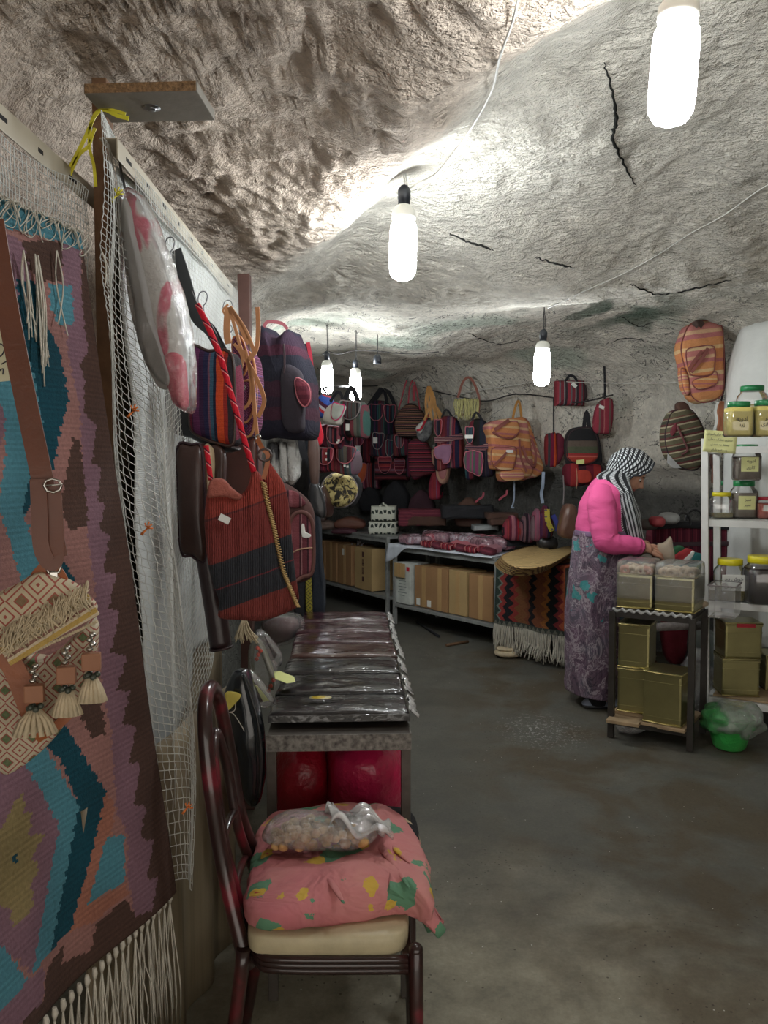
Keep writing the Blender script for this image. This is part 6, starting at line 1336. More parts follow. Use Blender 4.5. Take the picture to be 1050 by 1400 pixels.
# ============================================================= white shelf with jars
SHW = mk('white_shelf_paint', C(214, 214, 210), .45, vs=12, var=.06, bump=.1, bs=30)
HF = Vector((1.835, 4.47, 0)); HA = math.radians(-33); HW = .62; HD = .34
sh = empty('metal_shelf', HF, HA, 'white metal shelving unit with jars and tins at the right edge', 'shelf')
lean = -.03
for x in (0, HW):
    for y in (0, HD):
        bm = B(); h = 1.625
        v0 = [(x - .018, y - .018), (x + .018, y - .018), (x + .018, y + .018), (x - .018, y + .018)]
        P = [bm.verts.new((a, b, 0)) for a, b in v0] + [bm.verts.new((a + lean * 1.3, b, h)) for a, b in v0]
        for f in ((3, 2, 1, 0), (4, 5, 6, 7), (0, 1, 5, 4), (1, 2, 6, 5), (2, 3, 7, 6), (3, 0, 4, 7)): bm.faces.new([P[i] for i in f])
        link('post', bm, SHW, sh)
SZ = (.165, .715, 1.172, 1.580)
for z in SZ:
    bm = B(); dx = lean * z / 1.3; box(bm, (HW / 2 + dx, HD / 2, z - .008), (HW, HD, .012), bev=.002); box(bm, (HW / 2 + dx, -.004, z - .020), (HW + .02, .004, .038), bev=.001); box(bm, (dx - .004, HD / 2, z - .02), (.004, HD, .038)); link('shelf_board', bm, SHW, sh)
bm = B(); box(bm, (HW / 2, HD / 2, .172), (HW - .06, HD - .04, .012), bev=.002); o = link('plank', bm, PLK); o.matrix_basis = sh.matrix_basis @ Matrix.Translation((0, 0, 0)); tag(o, 'pale board laid on the lowest level of the white shelf', 'plank')
def hp(px, py, z):   # point on shelf level seen at this pixel
    return atz(px, py, z)
LIDG, LIDY, LIDR = mk('green_lid', C(36, 130, 76), .35, var=.05, bump=0), mk('yellow_lid', C(226, 212, 40), .35, var=.05, bump=0), mk('red_lid', C(170, 30, 50), .35, var=.05, bump=0)
JAR = clear('clear_jar', haze=.05, rough=.04, gl=.03); LABM = mk('yellow_label', C(226, 226, 160), .7, var=.03, bump=0); INK = bpy.data.materials['ink']
def ptext(parent, body, size, M, name='writing'):
    cu2 = bpy.data.curves.new(name, 'FONT'); cu2.body = body; cu2.size = size; cu2.align_x = 'CENTER'; cu2.align_y = 'CENTER'; cu2.extrude = .0004
    o = bpy.data.objects.new(name, cu2); COL.objects.link(o)
    dg = bpy.context.evaluated_depsgraph_get(); me = bpy.data.meshes.new_from_object(o.evaluated_get(dg)); bpy.data.objects.remove(o)
    n = bpy.data.objects.new(name, me); COL.objects.link(n); me.materials.clear(); me.materials.append(INK); n.parent = parent; n.matrix_basis = M @ Matrix.Rotation(PI / 2, 4, 'X'); return n
# Persian handwriting, shaped letters written right to left
FORMS = {'ا': 'ﺍﺍﺎﺎ', 'د': 'ﺩﺩﺪﺪ', 'و': 'ﻭﻭﻮﻮ', 'ی': 'ﯼﯾﯿﯽ', 'ه': 'ﻩﻫﻬﻪ', 'ک': 'ﮎﮐﮑﮏ', 'ر': 'ﺭﺭﺮﺮ', 'خ': 'ﺥﺧﺨﺦ', 'ش': 'ﺵﺷﺸﺶ', 'م': 'ﻡﻣﻤﻢ', 'ج': 'ﺝﺟﺠﺞ', 'ن': 'ﻥﻧﻨﻦ', 'س': 'ﺱﺳﺴﺲ', 'ب': 'ﺏﺑﺒﺐ', 'ز': 'ﺯﺯﺰﺰ', 'گ': 'ﮒﮔﮕﮓ', 'ت': 'ﺕﺗﺘﺖ', 'ل': 'ﻝﻟﻠﻞ', 'ف': 'ﻑﻓﻔﻒ', 'ع': 'ﻉﻋﻌﻊ', 'پ': 'ﭖﭘﭙﭗ', 'ح': 'ﺡﺣﺤﺢ'}
NOJ = 'ادروز '
def shape(s):
    out = []
    for i, c in enumerate(s):
        if c not in FORMS: out.append(c); continue
        p = i > 0 and s[i - 1] in FORMS and s[i - 1] not in NOJ; n = i < len(s) - 1 and s[i + 1] in FORMS and c not in NOJ
        out.append(FORMS[c][(0 if not p and not n else 1 if not p else 2 if n else 3)])
    return ''.join(reversed(out))
def jar(px, pb, pt, w, z, lid, label, fill=None, fc=None, lab=None, texts=(), sq=.5, Yo=0, labm=None):
    p = hp(px, pb, z) if not Yo else at(px, pb, Yo); k = p.y / FPX; r = w * k / 2; h = (pb - pt) * k; p.z = z
    e = empty('jar', p, HA * .3, label, 'jar')
    prof = [(r * .9, .002), (r, .012), (r, h * .66), (r * .93, h * .74), (r * .74, h * .82), (r * .74, h * .86)]
    bm = B(); lathe(bm, prof, 36, sq=sq); link('glass', bm, JAR, e)
    lh = h * .15; bm = B(); lathe(bm, [(r * .80, h - lh), (r * .84, h - lh + .002), (r * .84, h - .003), (r * .80, h)], 36); link('lid', bm, lid, e)
    if fill:
        bm = B(); lathe(bm, [(r * .86, .005), (r * .95, .014), (r * .95, h * fill * .72), (r * .9, h * fill * .74)], 32, sq=sq); link('contents', bm, fc, e)
    if lab:
        bm = B(); box(bm, (0, -r - .002, h * lab[0]), (r * lab[1], .001, h * lab[2])); link('label', bm, labm or LABM, e)
    for (t, tx, tz, ts) in texts: ptext(e, t, ts, Matrix.Translation((tx, -r - .0035, h * tz)))
    return e
YC = mk('pale_yellow_powder', C(222, 206, 120), .9, vs=10, var=.06); HERB = mk('dried_herb', C(112, 110, 60), .95, col2=C(176, 160, 100), vs=120, bump=.8, bs=150); GBR = mk('grey_brown_spice', C(130, 118, 104), .9, vs=40); DKC = mk('dark_syrup', C(34, 22, 24), .3, bump=0); RSP = mk('red_spice', C(186, 74, 56), .9, vs=30)
z3 = SZ[3]
jar(1009, 598, 550, 35, z3, LIDG, 'green-lidded jar of pale yellow powder, left one on the top board', 1.12, YC, texts=((shape('ادویه'), 0, .5, .022), (shape('زرد'), 0, .34, .02)))
jar(1046, 598, 548, 35, z3, LIDG, 'green-lidded jar of pale yellow powder, right one on the top board', 1.12, YC, texts=((shape('پودر'), 0, .5, .022), (shape('سوخاری'), 0, .34, .018)))
jj = jar(1028, 549, 501, 36, z3 + .2, LIDG, 'half-full green-lidded jar of yellow powder stacked on the two top jars', .62, YC, Yo=4.52)
b1 = [o for o in bpy.data.objects if o.name == 'jar'][0]; jtop = 598 - 548
jj.location.z = z3 + (598 - 549) * b1.location.y / FPX + .002
z2_ = SZ[2]
jl = jar(1016, 708, 657, 33, z2_, LIDG, 'green-lidded jar with yellow handwritten label, standing on the second board', .9, GBR, (.42, 1.3, .36), ((shape('سبز'), .006, .50, .022), (shape('سیر'), .004, .36, .022)))
ju = jar(1020, 655, 606, 34, z2_ + .2, LIDG, 'green-lidded jar labelled in yellow, stacked on another under the top board', .9, GBR, (.45, 1.3, .40), ((shape('ادویه'), .006, .54, .024), (shape('کاری'), .004, .36, .024)), Yo=4.5); ju.location.z = z2_ + 51 * jl.location.y / FPX + .002
jar(990, 700, 657, 24, z2_, LIDG, 'small green-lidded jar at the back left of the second board', .5, GBR)
jar(986, 708, 673, 29, z2_, LIDY, 'short yellow-lidded nearly empty jar at the left front of the second board', .25, HERB)
jar(1047, 709, 679, 26, z2_, LIDR, 'red-lidded jar of orange-red spice at the right of the second board', .95, RSP, (.5, 1.1, .25), labm=WHT)
p = hp(1045, 676, z2_ + .0); e = empty('snack_packet', (hp(1050, 700, z2_).x + .02, hp(1050, 700, z2_).y + .05, z2_ + .19), HA, 'bright blue and red printed snack packet at the right picture edge', 'packet')
bm = B(); ball(bm, (0, 0, .0), (.15, .04, .17), .5, 30, 18, wr=.05); link('pouch', bm, mk('bright_blue_foil', C(30, 120, 176), .3, bump=.3), e)
bm = B(); ball(bm, (-.02, -.02, .035), (.09, .012, .05), .9, 20, 10, wr=.2); link('red_print', bm, REDP, e); bm = B(); ball(bm, (-.02, -.02, -.045), (.08, .012, .02), .9, 20, 10, wr=.2); link('yellow_print', bm, LIDY, e)
bm = B(); ball(bm, (-.03, -.02, -.01), (.08, .012, .018), .9, 20, 10, wr=.2); link('white_print', bm, WHT, e)
e = empty('flat_box', (hp(1050, 700, z2_).x + .02, hp(1050, 700, z2_).y + .05, z2_ + .11), HA, 'clear and red flat box lying under the blue snack packet', 'box'); bm = B(); box(bm, (0, 0, -.04), (.12, .1, .06), bev=.004); link('tub', bm, clear('tub_clear', haze=.3), e); bm = B(); box(bm, (0, 0, .0), (.13, .11, .018), bev=.004); link('lid', bm, LIDR, e)
z1_ = SZ[1]
jar(997, 820, 763, 39, z1_, LIDY, 'yellow-lidded jar of green herbs with white handwritten label', .58, HERB, (.46, 1.5, .38), ((shape('خوش دم'), .004, .55, .028), (shape('مرزنجوش'), 0, .37, .024)), labm=WHT)
jar(1042, 824, 759, 48, z1_, LIDY, 'large yellow-lidded jar filled with very dark syrup', 1.02, DKC, sq=.3)
bm = B(); box(bm, (0, 0, .01), (.03, .05, .02), bev=.003); o = link('small_carton', bm, WHT); o.location = hp(975, 812, z1_); tag(o, 'tiny white carton beside the shelf post, left of the herb jar', 'carton')
z0_ = .180
def stin(px, pb, w, h, z, label, rz=0): p = hp(px, pb, z); tin(p + Vector((.03, .09, 0)), w, .19, h, HA * .25 + rz, label)
stin(1008, 952, .20, .205, z0_, 'gold tin standing at the bottom left of the white shelf'); stin(1011, 950, .20, .20, z0_ + .212, 'bright gold tin with red paper strip, on top of another in the white shelf', .05)
tt = [o for o in bpy.data.objects if o.get('label', '').startswith('bright gold tin with red')][0]; tt.location = [o for o in bpy.data.objects if o.get('label', '') == 'gold tin standing at the bottom left of the white shelf'][0].location + Vector((.006, 0, .212))
bm = B(); box(bm, (.01, -.098, .19), (.10, .003, .02)); link('red_strip', bm, REDP, tt)
stin(1062, 945, .16, .2, z0_, 'shiny gold tin cut off by the right picture edge')
# handwritten sign
e = empty('paper_sign', sh.matrix_basis @ Vector((.045, -.03, 1.60)), HA * .4, 'pale yellow handwritten paper sign taped to the top corner of the white shelf', 'sign', rot=(0, math.radians(5), HA * .4))
bm = B(); sheet(bm, lambda u, v: (-.085 + .17 * u, .004 * math.sin(u * 5), -.055 + .12 * v), 10, 6, .001); link('paper', bm, LABM, e)
for i, t in enumerate(('گردوی تازه برای فروش', 'سبزی خشک محلی', 'بسته ده عددی', 'پسته و بادام')):
    ptext(e, shape(t), .017, Matrix.Translation((0, -.004, .045 - .028 * i)), 'writing')
# green bag in a bucket
p = atz(997, 1022, 0); e = empty('waste_basket', p, 0, 'small bright green basket lined with a crumpled clear bag, on the floor by the shelf', 'waste basket')
GP = NT('green_plastic'); GP.b.inputs['Base Color'].default_value = C(60, 190, 84); GP.b.inputs['Roughness'].default_value = .35; GP.b.inputs['Transmission Weight'].default_value = .25; GP.put(GP.b.inputs['Normal'], GP.bump(GP.noise(16), .6, .02)); GP = GP.m
bm = B(); lathe(bm, [(.07, .0), (.08, .012), (.105, .10), (.118, .165), (.126, .17), (.122, .162), (.10, .09), (.072, .02)], 36); link('basket', bm, GP, e)
bm = B(); ball(bm, (-.005, 0, .15), (.255, .23, .15), .8, 44, 26, wr=.3, ws=14); link('green_liner', bm, clear('green_liner', tint=(.45, .9, .5, 1), haze=.5, wr=.9, gl=.06, hz=C(90, 190, 110)), e)
bm = B(); ball(bm, (.03, -.02, .16), (.24, .22, .17), .75, 44, 26, wr=.34, ws=17, seed=4); link('clear_liner', bm, clear('pale_liner', haze=.34, wr=1., gl=.07, hz=C(200, 210, 200)), e)
bm = B(); ball(bm, (.02, -.06, .11), (.08, .06, .07), .8, 20, 14, wr=.2); link('rubbish', bm, CRE, e)
# --- bags on the right wall
T = Thing('backpack', 'orange and rose striped backpack hung high beside the white pier', 'backpack', 960, 550, 5.15)
T.pad('body', stripes('stripes_orange_b', ORS, .34, 2, tilt=-.12, off=.2), [(936, 456), (944, 443), (959, 438), (979, 441), (988, 452), (990, 506), (987, 540), (966, 550), (953, 548), (944, 538), (938, 510), (931, 478)], 0, .13, .03, wr=.01, pipe=BRT)
T.pad('side_pocket', stripes('stripes_orange_c', ORS, .1, 2), [(931, 505), (938, 508), (943, 530), (940, 540), (934, 530)], -.01, .06, .015, pipe=BRT)
T.pad('front_pocket', stripes('stripes_orange_d', ORS, .28, 2, tilt=-.15, off=.5), [(938, 480), (955, 474), (976, 474), (977, 500), (972, 512), (950, 514), (942, 508)], -.04, .05, .012, pipe=BRT)
T.strap('crossed_tape', BRT, [(942, 505, -.065), (952, 490, -.07), (960, 480, -.065)], .02, .004); T.strap('crossed_tape', BRT, [(945, 509, -.066), (960, 490, -.072), (968, 476, -.066)], .02, .004)
T.strap('top_opening', BRNL, [(949, 446, -.03), (955, 441, -.04), (961, 445, -.03)], .04, .006); T.strap('strap', PIPE_D, [(982, 440, .03), (989, 470, .03), (991, 520, .03), (986, 548, .03)], .012, .004)
T.pad('lower_pocket', stripes('stripes_orange_e', ORS, .12, 2), [(948, 520), (970, 514), (979, 508), (980, 524), (960, 532), (950, 530)], -.035, .04, .01, pipe=BRT)
T = Thing('backpack', 'olive, cream and maroon finely striped backpack below the high orange one', 'backpack', 938, 640, 5.35)
T.pad('body', stripes('stripes_olive', [(C(96, 92, 72), 1.4), (C(168, 158, 132), .5), (C(92, 52, 52), .7), (C(70, 70, 58), 1), (C(150, 140, 116), .4), (C(110, 70, 64), .4)], .09, 2, tilt=-.22), [(916, 568), (926, 560), (940, 558), (952, 568), (963, 592), (962, 625), (955, 640), (944, 643), (928, 637), (914, 622), (909, 595)], 0, .12, .04, wr=.012, pipe=PIPE_D)
T.pad('grab_top', BRNF, [(926, 552), (934, 549), (942, 555), (942, 564), (928, 564)], .0, .05, .015); T.cord('flap_edge', mk('maroon_cord', C(104, 60, 60), .8), [(926, 582, -.05), (934, 600, -.055), (940, 615, -.055), (932, 622, -.05)], .007); T.pad('side_tab', mk('maroon_tab', C(110, 44, 52), .8), [(917, 590), (924, 578), (926, 586), (920, 596)], -.04, .02, .006)
T.pad('loose_paper', mk('grey_paper', C(170, 170, 168), .8), [(913, 620), (932, 640), (920, 640), (912, 632)], -.05, .004, .002, sm=0)
T = Thing('leather_strip', 'upright tan leather strip between the orange backpack and the pier', 'leather strip', 986, 590, 5.0); T.pad('strip', mk('orange_tan', C(166, 104, 72), .7), [(983, 548), (990, 548), (989, 592), (983, 592)], 0, .03, .005, sm=0)
T = Thing('hanging_ribbon', 'crumpled white ribbon with metal clip hanging under the orange backpack by the pier', 'ribbon', 977, 592, 4.98); T.strap('ribbon', WHT, [(982, 548, 0), (978, 562, .01), (980, 575, 0), (975, 592, .01)], .016, .002); bm = B(); box(bm, T.L((982, 547), -.01), (.022, .01, .018), bev=.003); link('clip', bm, SILV, T.o)
T = Thing('leather_tassels', 'brown leather tassels hanging behind the top corner of the white shelf', 'tassels', 979, 660, 4.9); T.pad('knot', BRNL, [(974, 620), (985, 620), (984, 640), (975, 640)], 0, .04, .01)
for i in range(5): T.strap('tail', mk('tassel_brown_%d' % i, C(120 - i * 8, 76, 60), .7), [(975 + i * 2.4, 636, 0), (974 + i * 2.6, 650, 0), (974 + i * 2.4, 660 - i % 2 * 4, 0)], .012, .004)
# --- bench with big red bag behind her hands
bn = empty('low_bench', (2.16, 5.42, 0), HA, 'dark bench in the shade behind the woman, carrying the big red bag', 'bench')
bm = B(); box(bm, (0, 0, .70), (.74, .34, .025), bev=.003); link('top', bm, DMET, bn)
for x in (-.34, .34):
    for y in (-.14, .14): bm = B(); box(bm, (x, y, .345), (.03, .03, .69)); link('leg', bm, DMET, bn)
T = Thing('tote_bag', 'big dark red ribbed bag with black loop handles behind the woman\'s hands', 'bag', 935, 790, 5.12, math.radians(-8))
RIB = stripes('stripes_dark_red_rib', [(C(92, 34, 48), 1), (C(112, 50, 62), .4), (C(78, 28, 42), .8), (C(60, 30, 40), .3)], .045, 0)
T.pad('body', RIB, [(892, 720), (930, 716), (985, 716), (1002, 722), (1004, 788), (940, 792), (894, 788)], 0, .2, .03, sm=2, wr=.01); T.pad('rim', BLKF, [(892, 716), (930, 713), (1002, 716), (1002, 724), (930, 722), (892, 724)], -.03, .22, .01, sm=0, wr=.005)
T.cord('handle', BLKL, [(924, 718, -.03), (926, 706, -.04), (934, 701, -.04), (942, 706, -.04), (944, 720, -.03)], .009); T.cord('handle', BLKL, [(936, 718, .1), (940, 702, .1), (950, 697, .1), (958, 702, .1), (962, 718, .1)], .009)
T.pad('dark_band', PIPE_D, [(892, 742), (1003, 740), (1003, 746), (892, 748)], -.035, .01, .003, sm=0, wr=0)
for i, (px, py, w, c, lb) in enumerate(((898, 712, 20, C(150, 60, 64), 'small rose and black thing lying at the left rim of the big red bag'), (914, 708, 26, C(150, 152, 150), 'grey folded plastic lying on the big red bag'), (886, 716, 26, C(70, 66, 60), 'dark cluttered bundle left of the big red bag'))):
    bagblob('small_bundle', lb, 'bundle', at(px, py + 8, 5.0 + .04 * i), (w * .0046, .12, .07), mk('bundle_%d' % i, c, .6, bump=.5), .25)
T = Thing('folded_fabric', 'red, white and teal folded fabric behind the right open tin', 'fabric', 942, 778, 4.78)
T.pad('red_part', mk('soft_red', C(160, 50, 54), .9), [(918, 765), (926, 756), (940, 750), (948, 754), (938, 765), (930, 770)], .0, .05, .01, wr=.006); T.pad('white_band', WHT, [(916, 768), (936, 766), (946, 754), (950, 756), (940, 770), (918, 773)], -.015, .04, .006, wr=.003)
T.pad('teal_part', mk('teal_cloth', C(36, 104, 104), .9), [(918, 774), (940, 771), (950, 756), (966, 762), (966, 778), (920, 780)], -.01, .06, .01, wr=.006); T.pad('green_part', mk('green_cloth', C(44, 92, 60), .9), [(920, 752), (930, 746), (936, 750), (926, 758), (918, 764)], .01, .04, .01)
e = empty('plastic_tub', sp_(.52, .26, .70), SA, 'empty clear tub standing behind the right open tin', 'tub'); bm = B(); box(bm, (0, 0, .06), (.13, .2, .17), bev=.006); link('tub', bm, clear('clear_tub', haze=.18, gl=.03), e); bm = B(); tube(bm, [(-.068, -.1, .145), (.068, -.1, .145), (.068, .1, .145), (-.068, .1, .145)], .004, 6, True); link('rim', bm, PIPE_G, e)
# ============================================================= THE WOMAN
SKIN = mk('skin', C(196, 146, 122), .55, vs=30, var=.05, bump=.05, bs=200); YW = 4.9
def wp(px, py, y=YW): return at(px, py, y)
pw = empty('person', (wp(826, 965).x, YW, 0), 0, 'person in pink top, black and white striped headscarf and floral skirt, bent over the tins', 'person')
IW = Matrix.Translation(-pw.location)
def skin_mesh(name, verts, edges, rad, m, parent, sub=2, world=True, inv=IW):
    me = bpy.data.meshes.new('tmp'); me.from_pydata([tuple(v) for v in verts], edges, []); o = bpy.data.objects.new('tmp', me); COL.objects.link(o)
    md = o.modifiers.new('s', 'SKIN'); md.use_smooth_shade = True
    for i, r in enumerate(rad): me.skin_vertices[0].data[i].radius = r if isinstance(r, tuple) else (r, r)
    me.skin_vertices[0].data[0].use_root = True
    ss = o.modifiers.new('u', 'SUBSURF'); ss.levels = ss.render_levels = sub
    dg = bpy.context.evaluated_depsgraph_get(); dg.update(); r = bpy.data.meshes.new_from_object(o.evaluated_get(dg)); bpy.data.objects.remove(o)
    r.materials.clear(); r.materials.append(m); r.transform(inv)
    for p in r.polygons: p.use_smooth = True
    n = bpy.data.objects.new(name, r); COL.objects.link(n); n.parent = parent; return n
# head placed and pitched
HC = wp(859, 646); HP = math.radians(37)
HM = Matrix.Translation(HC) @ Matrix.Rotation(math.radians(-12), 4, 'Z') @ Matrix.Rotation(HP, 4, 'Y')
hm = lambda x, y, z: HM @ Vector((x, y, z))
# body skeleton: pelvis root, spine, neck, legs, arms
V = [wp(828, 772), wp(828, 735), wp(832, 700), wp(836, 674), wp(846, 660), hm(-.01, 0, -.02), hm(.0, 0, .04),
     wp(824, 778, 4.80), wp(822, 865, 4.82), wp(820, 955, 4.82), wp(832, 963, 4.78),
     wp(832, 778, 5.0), wp(830, 862, 5.0), wp(828, 948, 5.0), wp(840, 955, 4.97),
     wp(826, 678, 4.75), wp(827, 705, 4.70), wp(829, 738, 4.66), wp(852, 744, 4.66), wp(872, 747, 4.67),
     wp(842, 676, 5.04), wp(848, 706, 5.09), wp(856, 740, 5.08), wp(872, 752, 4.98), wp(888, 757, 4.90)]
Eg = [(0, 1), (1, 2), (2, 3), (3, 4), (4, 5), (5, 6), (0, 7), (7, 8), (8, 9), (9, 10), (0, 11), (11, 12), (12, 13), (13, 14), (3, 15), (15, 16), (16, 17), (17, 18), (18, 19), (3, 20), (20, 21), (21, 22), (22, 23), (23, 24)]
Rd = [.15, .13, .13, .10, .05, .07, .07, .10, .065, .042, .035, .10, .065, .042, .035, .06, .055, .05, .042, .030, .06, .055, .05, .038, .028]
# hands grown from the wrists: palm + five fingers each
def hand(w, d, up, side, base, palm=.085, curl=.5, s=1.):
    """w wrist, d forward, up = back of hand, side = towards the thumb"""
    n0 = len(V); d, up, side = d.normalized(), up.normalized(), side.normalized()
    V.append(w + d * .045 * s); Rd.append((.026 * s, .022 * s)); Eg.append((base, n0))
    spread = (-.028, -.010, .009, .027)
    for k, off in enumerate(spread):
        L = (.030, .037, .040, .034)[k] * s; i0 = len(V)
        b = w + d * palm * s + side * off * s; a1_, a2_, a3_ = curl * .4, curl * 1.1, curl * 1.7
        V.append(b); Rd.append(.0115 * s); Eg.append((n0, i0)); p = b
        for j, (an, f) in enumerate(((a1_, 1.), (a2_, .75), (a3_, .6))):
            p = p + (d * math.cos(an) - up * math.sin(an)) * L * f + side * off * .08; V.append(p); Rd.append((.0095, .0085, .0072)[j] * s); Eg.append((i0 + j, i0 + j + 1))
    i0 = len(V); p = w + d * .035 * s + side * .030 * s; V.append(p); Rd.append(.014 * s); Eg.append((n0, i0))
    p2 = p + (d * .7 + side * .5 - up * .3).normalized() * .034 * s; V.append(p2); Rd.append(.011 * s); Eg.append((i0, i0 + 1))
    p3 = p2 + (d * .85 - side * .1 - up * .5).normalized() * .028 * s; V.append(p3); Rd.append(.009 * s); Eg.append((i0 + 1, i0 + 2))
hand(V[19], Vector((1, -.05, -.22)), Vector((.25, -.75, .6)), Vector((-.1, .55, .75)), 19, curl=.55, s=1.12)
hand(V[24], Vector((.85, -.45, .0)), Vector((.0, .3, .95)), Vector((-.3, -.9, .2)), 24, curl=.6, s=1.0)
body = skin_mesh('body', V, Eg, Rd, SKIN, pw)
# head with face
bm = B(); R_ = []; ns, nr = 40, 32
def hd(th, ph):
    x, y, z = math.cos(ph) * math.cos(th), math.cos(ph) * math.sin(th), math.sin(ph)
    q = Vector((x * .098, y * .076, z * .118))
    if x < 0: q.z += .012 * -x; q.x *= 1.02
    fx = max(0, x)
    jaw = sst(.1, -.9, z) if False else max(0, -z); q.y *= 1 - .28 * jaw; q.x += .010 * fx * (z < -.35) * 1.0
    q.x += -.012 * math.exp(-((z - .05) / .14) ** 2) * math.exp(-((abs(y) - .42) / .22) ** 2) * fx      # eye sockets
    q.x += .030 * math.exp(-((z + .22) / .13) ** 2) * math.exp(-(y / .13) ** 2) * fx + .014 * math.exp(-((z + .04) / .16) ** 2) * math.exp(-(y / .1) ** 2) * fx   # nose
    q.x += .008 * math.exp(-((z + .47) / .05) ** 2) * math.exp(-(y / .25) ** 2) * fx + .009 * math.exp(-((z + .57) / .05) ** 2) * math.exp(-(y / .22) ** 2) * fx     # lips
    q.x += .012 * math.exp(-((z + .84) / .12) ** 2) * math.exp(-(y / .3) ** 2) * fx                        # chin
    q.x += .005 * math.exp(-((z - .2) / .07) ** 2) * math.exp(-((abs(y) - .4) / .3) ** 2) * fx
    return q
ths = [-PI + 2 * PI * k / 72 for k in range(72)]; phs = [-PI / 2 + PI * i / 56 for i in range(57)]
ring = [[bm.verts.new(HM @ hd(t, p)) for t in ths] for p in phs[1:-1]]; vb_, vt_ = bm.verts.new(HM @ hd(0, -PI / 2)), bm.verts.new(HM @ hd(0, PI / 2))
for i in range(len(ring) - 1):
    for k in range(72): bm.faces.new((ring[i][k], ring[i][(k + 1) % 72], ring[i + 1][(k + 1) % 72], ring[i + 1][k])).smooth = True
for k in range(72): bm.faces.new((vb_, ring[0][(k + 1) % 72], ring[0][k])); bm.faces.new((vt_, ring[-1][k], ring[-1][(k + 1) % 72]))
bm.transform(IW)
bmesh.ops.recalc_face_normals(bm, faces=bm.faces)
for f in bm.faces: f.smooth = True
bm.from_mesh(body.data); bm.to_mesh(body.data); bm.free()      # head and limbs are one body mesh
EYEW = mk('eye_white', C(226, 222, 216), .2, bump=0); IRIS = mk('dark_iris', C(40, 26, 20), .2, bump=0); LIPM = mk('lips', C(160, 84, 80), .45, bump=0); BROW = mk('dark_brow', C(50, 36, 30), .9, bump=0)
for s in (-1, 1):
    bm = B(); ball(bm, hm(.078, s * .031, .004), (.024, .026, .018), seg=16, rings=10); bm.transform(IW); eo = link('eye', bm, EYEW, pw)
    bm = B(); ball(bm, hm(.088, s * .031, -.001), (.008, .012, .011), seg=12, rings=8); bm.transform(IW); link('iris', bm, IRIS, eo)
    bm = B(); tube(bm, smooth_pts([hm(.086, s * .044, .007), hm(.091, s * .032, .011), hm(.088, s * .018, .006)], 4), .0028, 6); bm.transform(IW); link('eyelid', bm, SKIN, eo)
    bm = B(); tube(bm, smooth_pts([hm(.083, s * .052, .024), hm(.093, s * .036, .031), hm(.096, s * .016, .026)], 4), [.002, .0035, .0035, .003], 6); bm.transform(IW); link('eyebrow', bm, BROW, pw)
bm = B(); tube(bm, smooth_pts([hm(.082, -.022, -.060), hm(.097, -.008, -.055), hm(.099, 0, -.057), hm(.097, .008, -.055), hm(.082, .022, -.060)], 4), .0042, 8); tube(bm, smooth_pts([hm(.082, -.020, -.062), hm(.097, 0, -.067), hm(.082, .020, -.062)], 4), .0045, 8); bm.transform(IW); link('lips', bm, LIPM, pw)
# loft helper for clothes
def loft(rings, n=44, wr=.004, pleat=0, np_=0, th=.0, uvs=False):
    """rings: (centre Vector, rx, ry, tilt)"""
    bm = B(); R = []
    for j, (c, rx, ry, tl) in enumerate(rings):
        row = []
        for k in range(n):
            a = 2 * PI * k / n; f = 1 + (pleat * (j / len(rings)) * math.sin(a * np_ + .9 * math.sin(j * .35)) if pleat else 0)
            v = Vector((math.cos(a) * rx * f, math.sin(a) * ry * f, 0)); v.z += v.x * tl
            p = c + v; q = noise.noise(p * 14); p += Vector((math.cos(a), math.sin(a), 0)) * wr * q * 2; row.append(bm.verts.new(p))
        R.append(row)
    ul = bm.loops.layers.uv.verify()
    for j in range(len(R) - 1):
        for k in range(n):
            f = bm.faces.new((R[j][k], R[j][(k + 1) % n], R[j + 1][(k + 1) % n], R[j + 1][k])); f.smooth = True
            for l, (a, b) in zip(f.loops, ((k, j), (k + 1, j), (k + 1, j + 1), (k, j + 1))): l[ul].uv = (a / n, b / (len(R) - 1))
    for q in (R[0][::-1], R[-1]): bm.faces.new(q)
    return bm
def prof(rows, k=5):
    """rows: (py, pxl, pxr, ry, tilt, yc) -> smoothed rings"""
    S = smooth_pts([Vector((r[0], r[1], r[2])) for r in rows], k); S2 = smooth_pts([Vector((r[3], r[4], r[5])) for r in rows], k)
    out = []
    for a, b in zip(S, S2):
        L, R = wp(a.y, a.x, b.z), wp(a.z, a.x, b.z); out.append(((L + R) / 2, (R.x - L.x) / 2, b.x, b.y))
    return out
PINK = NT('pink_jersey'); PINK.b.inputs['Base Color'].default_value = C(222, 88, 146); PINK.b.inputs['Roughness'].default_value = .85
PINK.put(PINK.b.inputs['Normal'], PINK.bump(PINK.noise(7, PINK.n('VectorMath', {0: PINK.co(), 1: (1, 1, 2.4)}, operation='MULTIPLY').outputs[0], 3, .5, 1.), .35, .03)); PINK = PINK.m
bm = loft(prof([(765, 793, 866, .17, 0, 4.9), (745, 790, 868, .175, 0, 4.9), (728, 789, 866, .175, 0, 4.9), (705, 790, 862, .18, 0, 4.9), (685, 797, 858, .18, -.1, 4.9), (668, 808, 853, .165, -.25, 4.9), (658, 818, 850, .12, -.35, 4.9), (652, 828, 850, .065, -.4, 4.9)]), wr=.006); bm.transform(IW); top = link('pink_top', bm, PINK, pw)
top.name = 'pink_top'
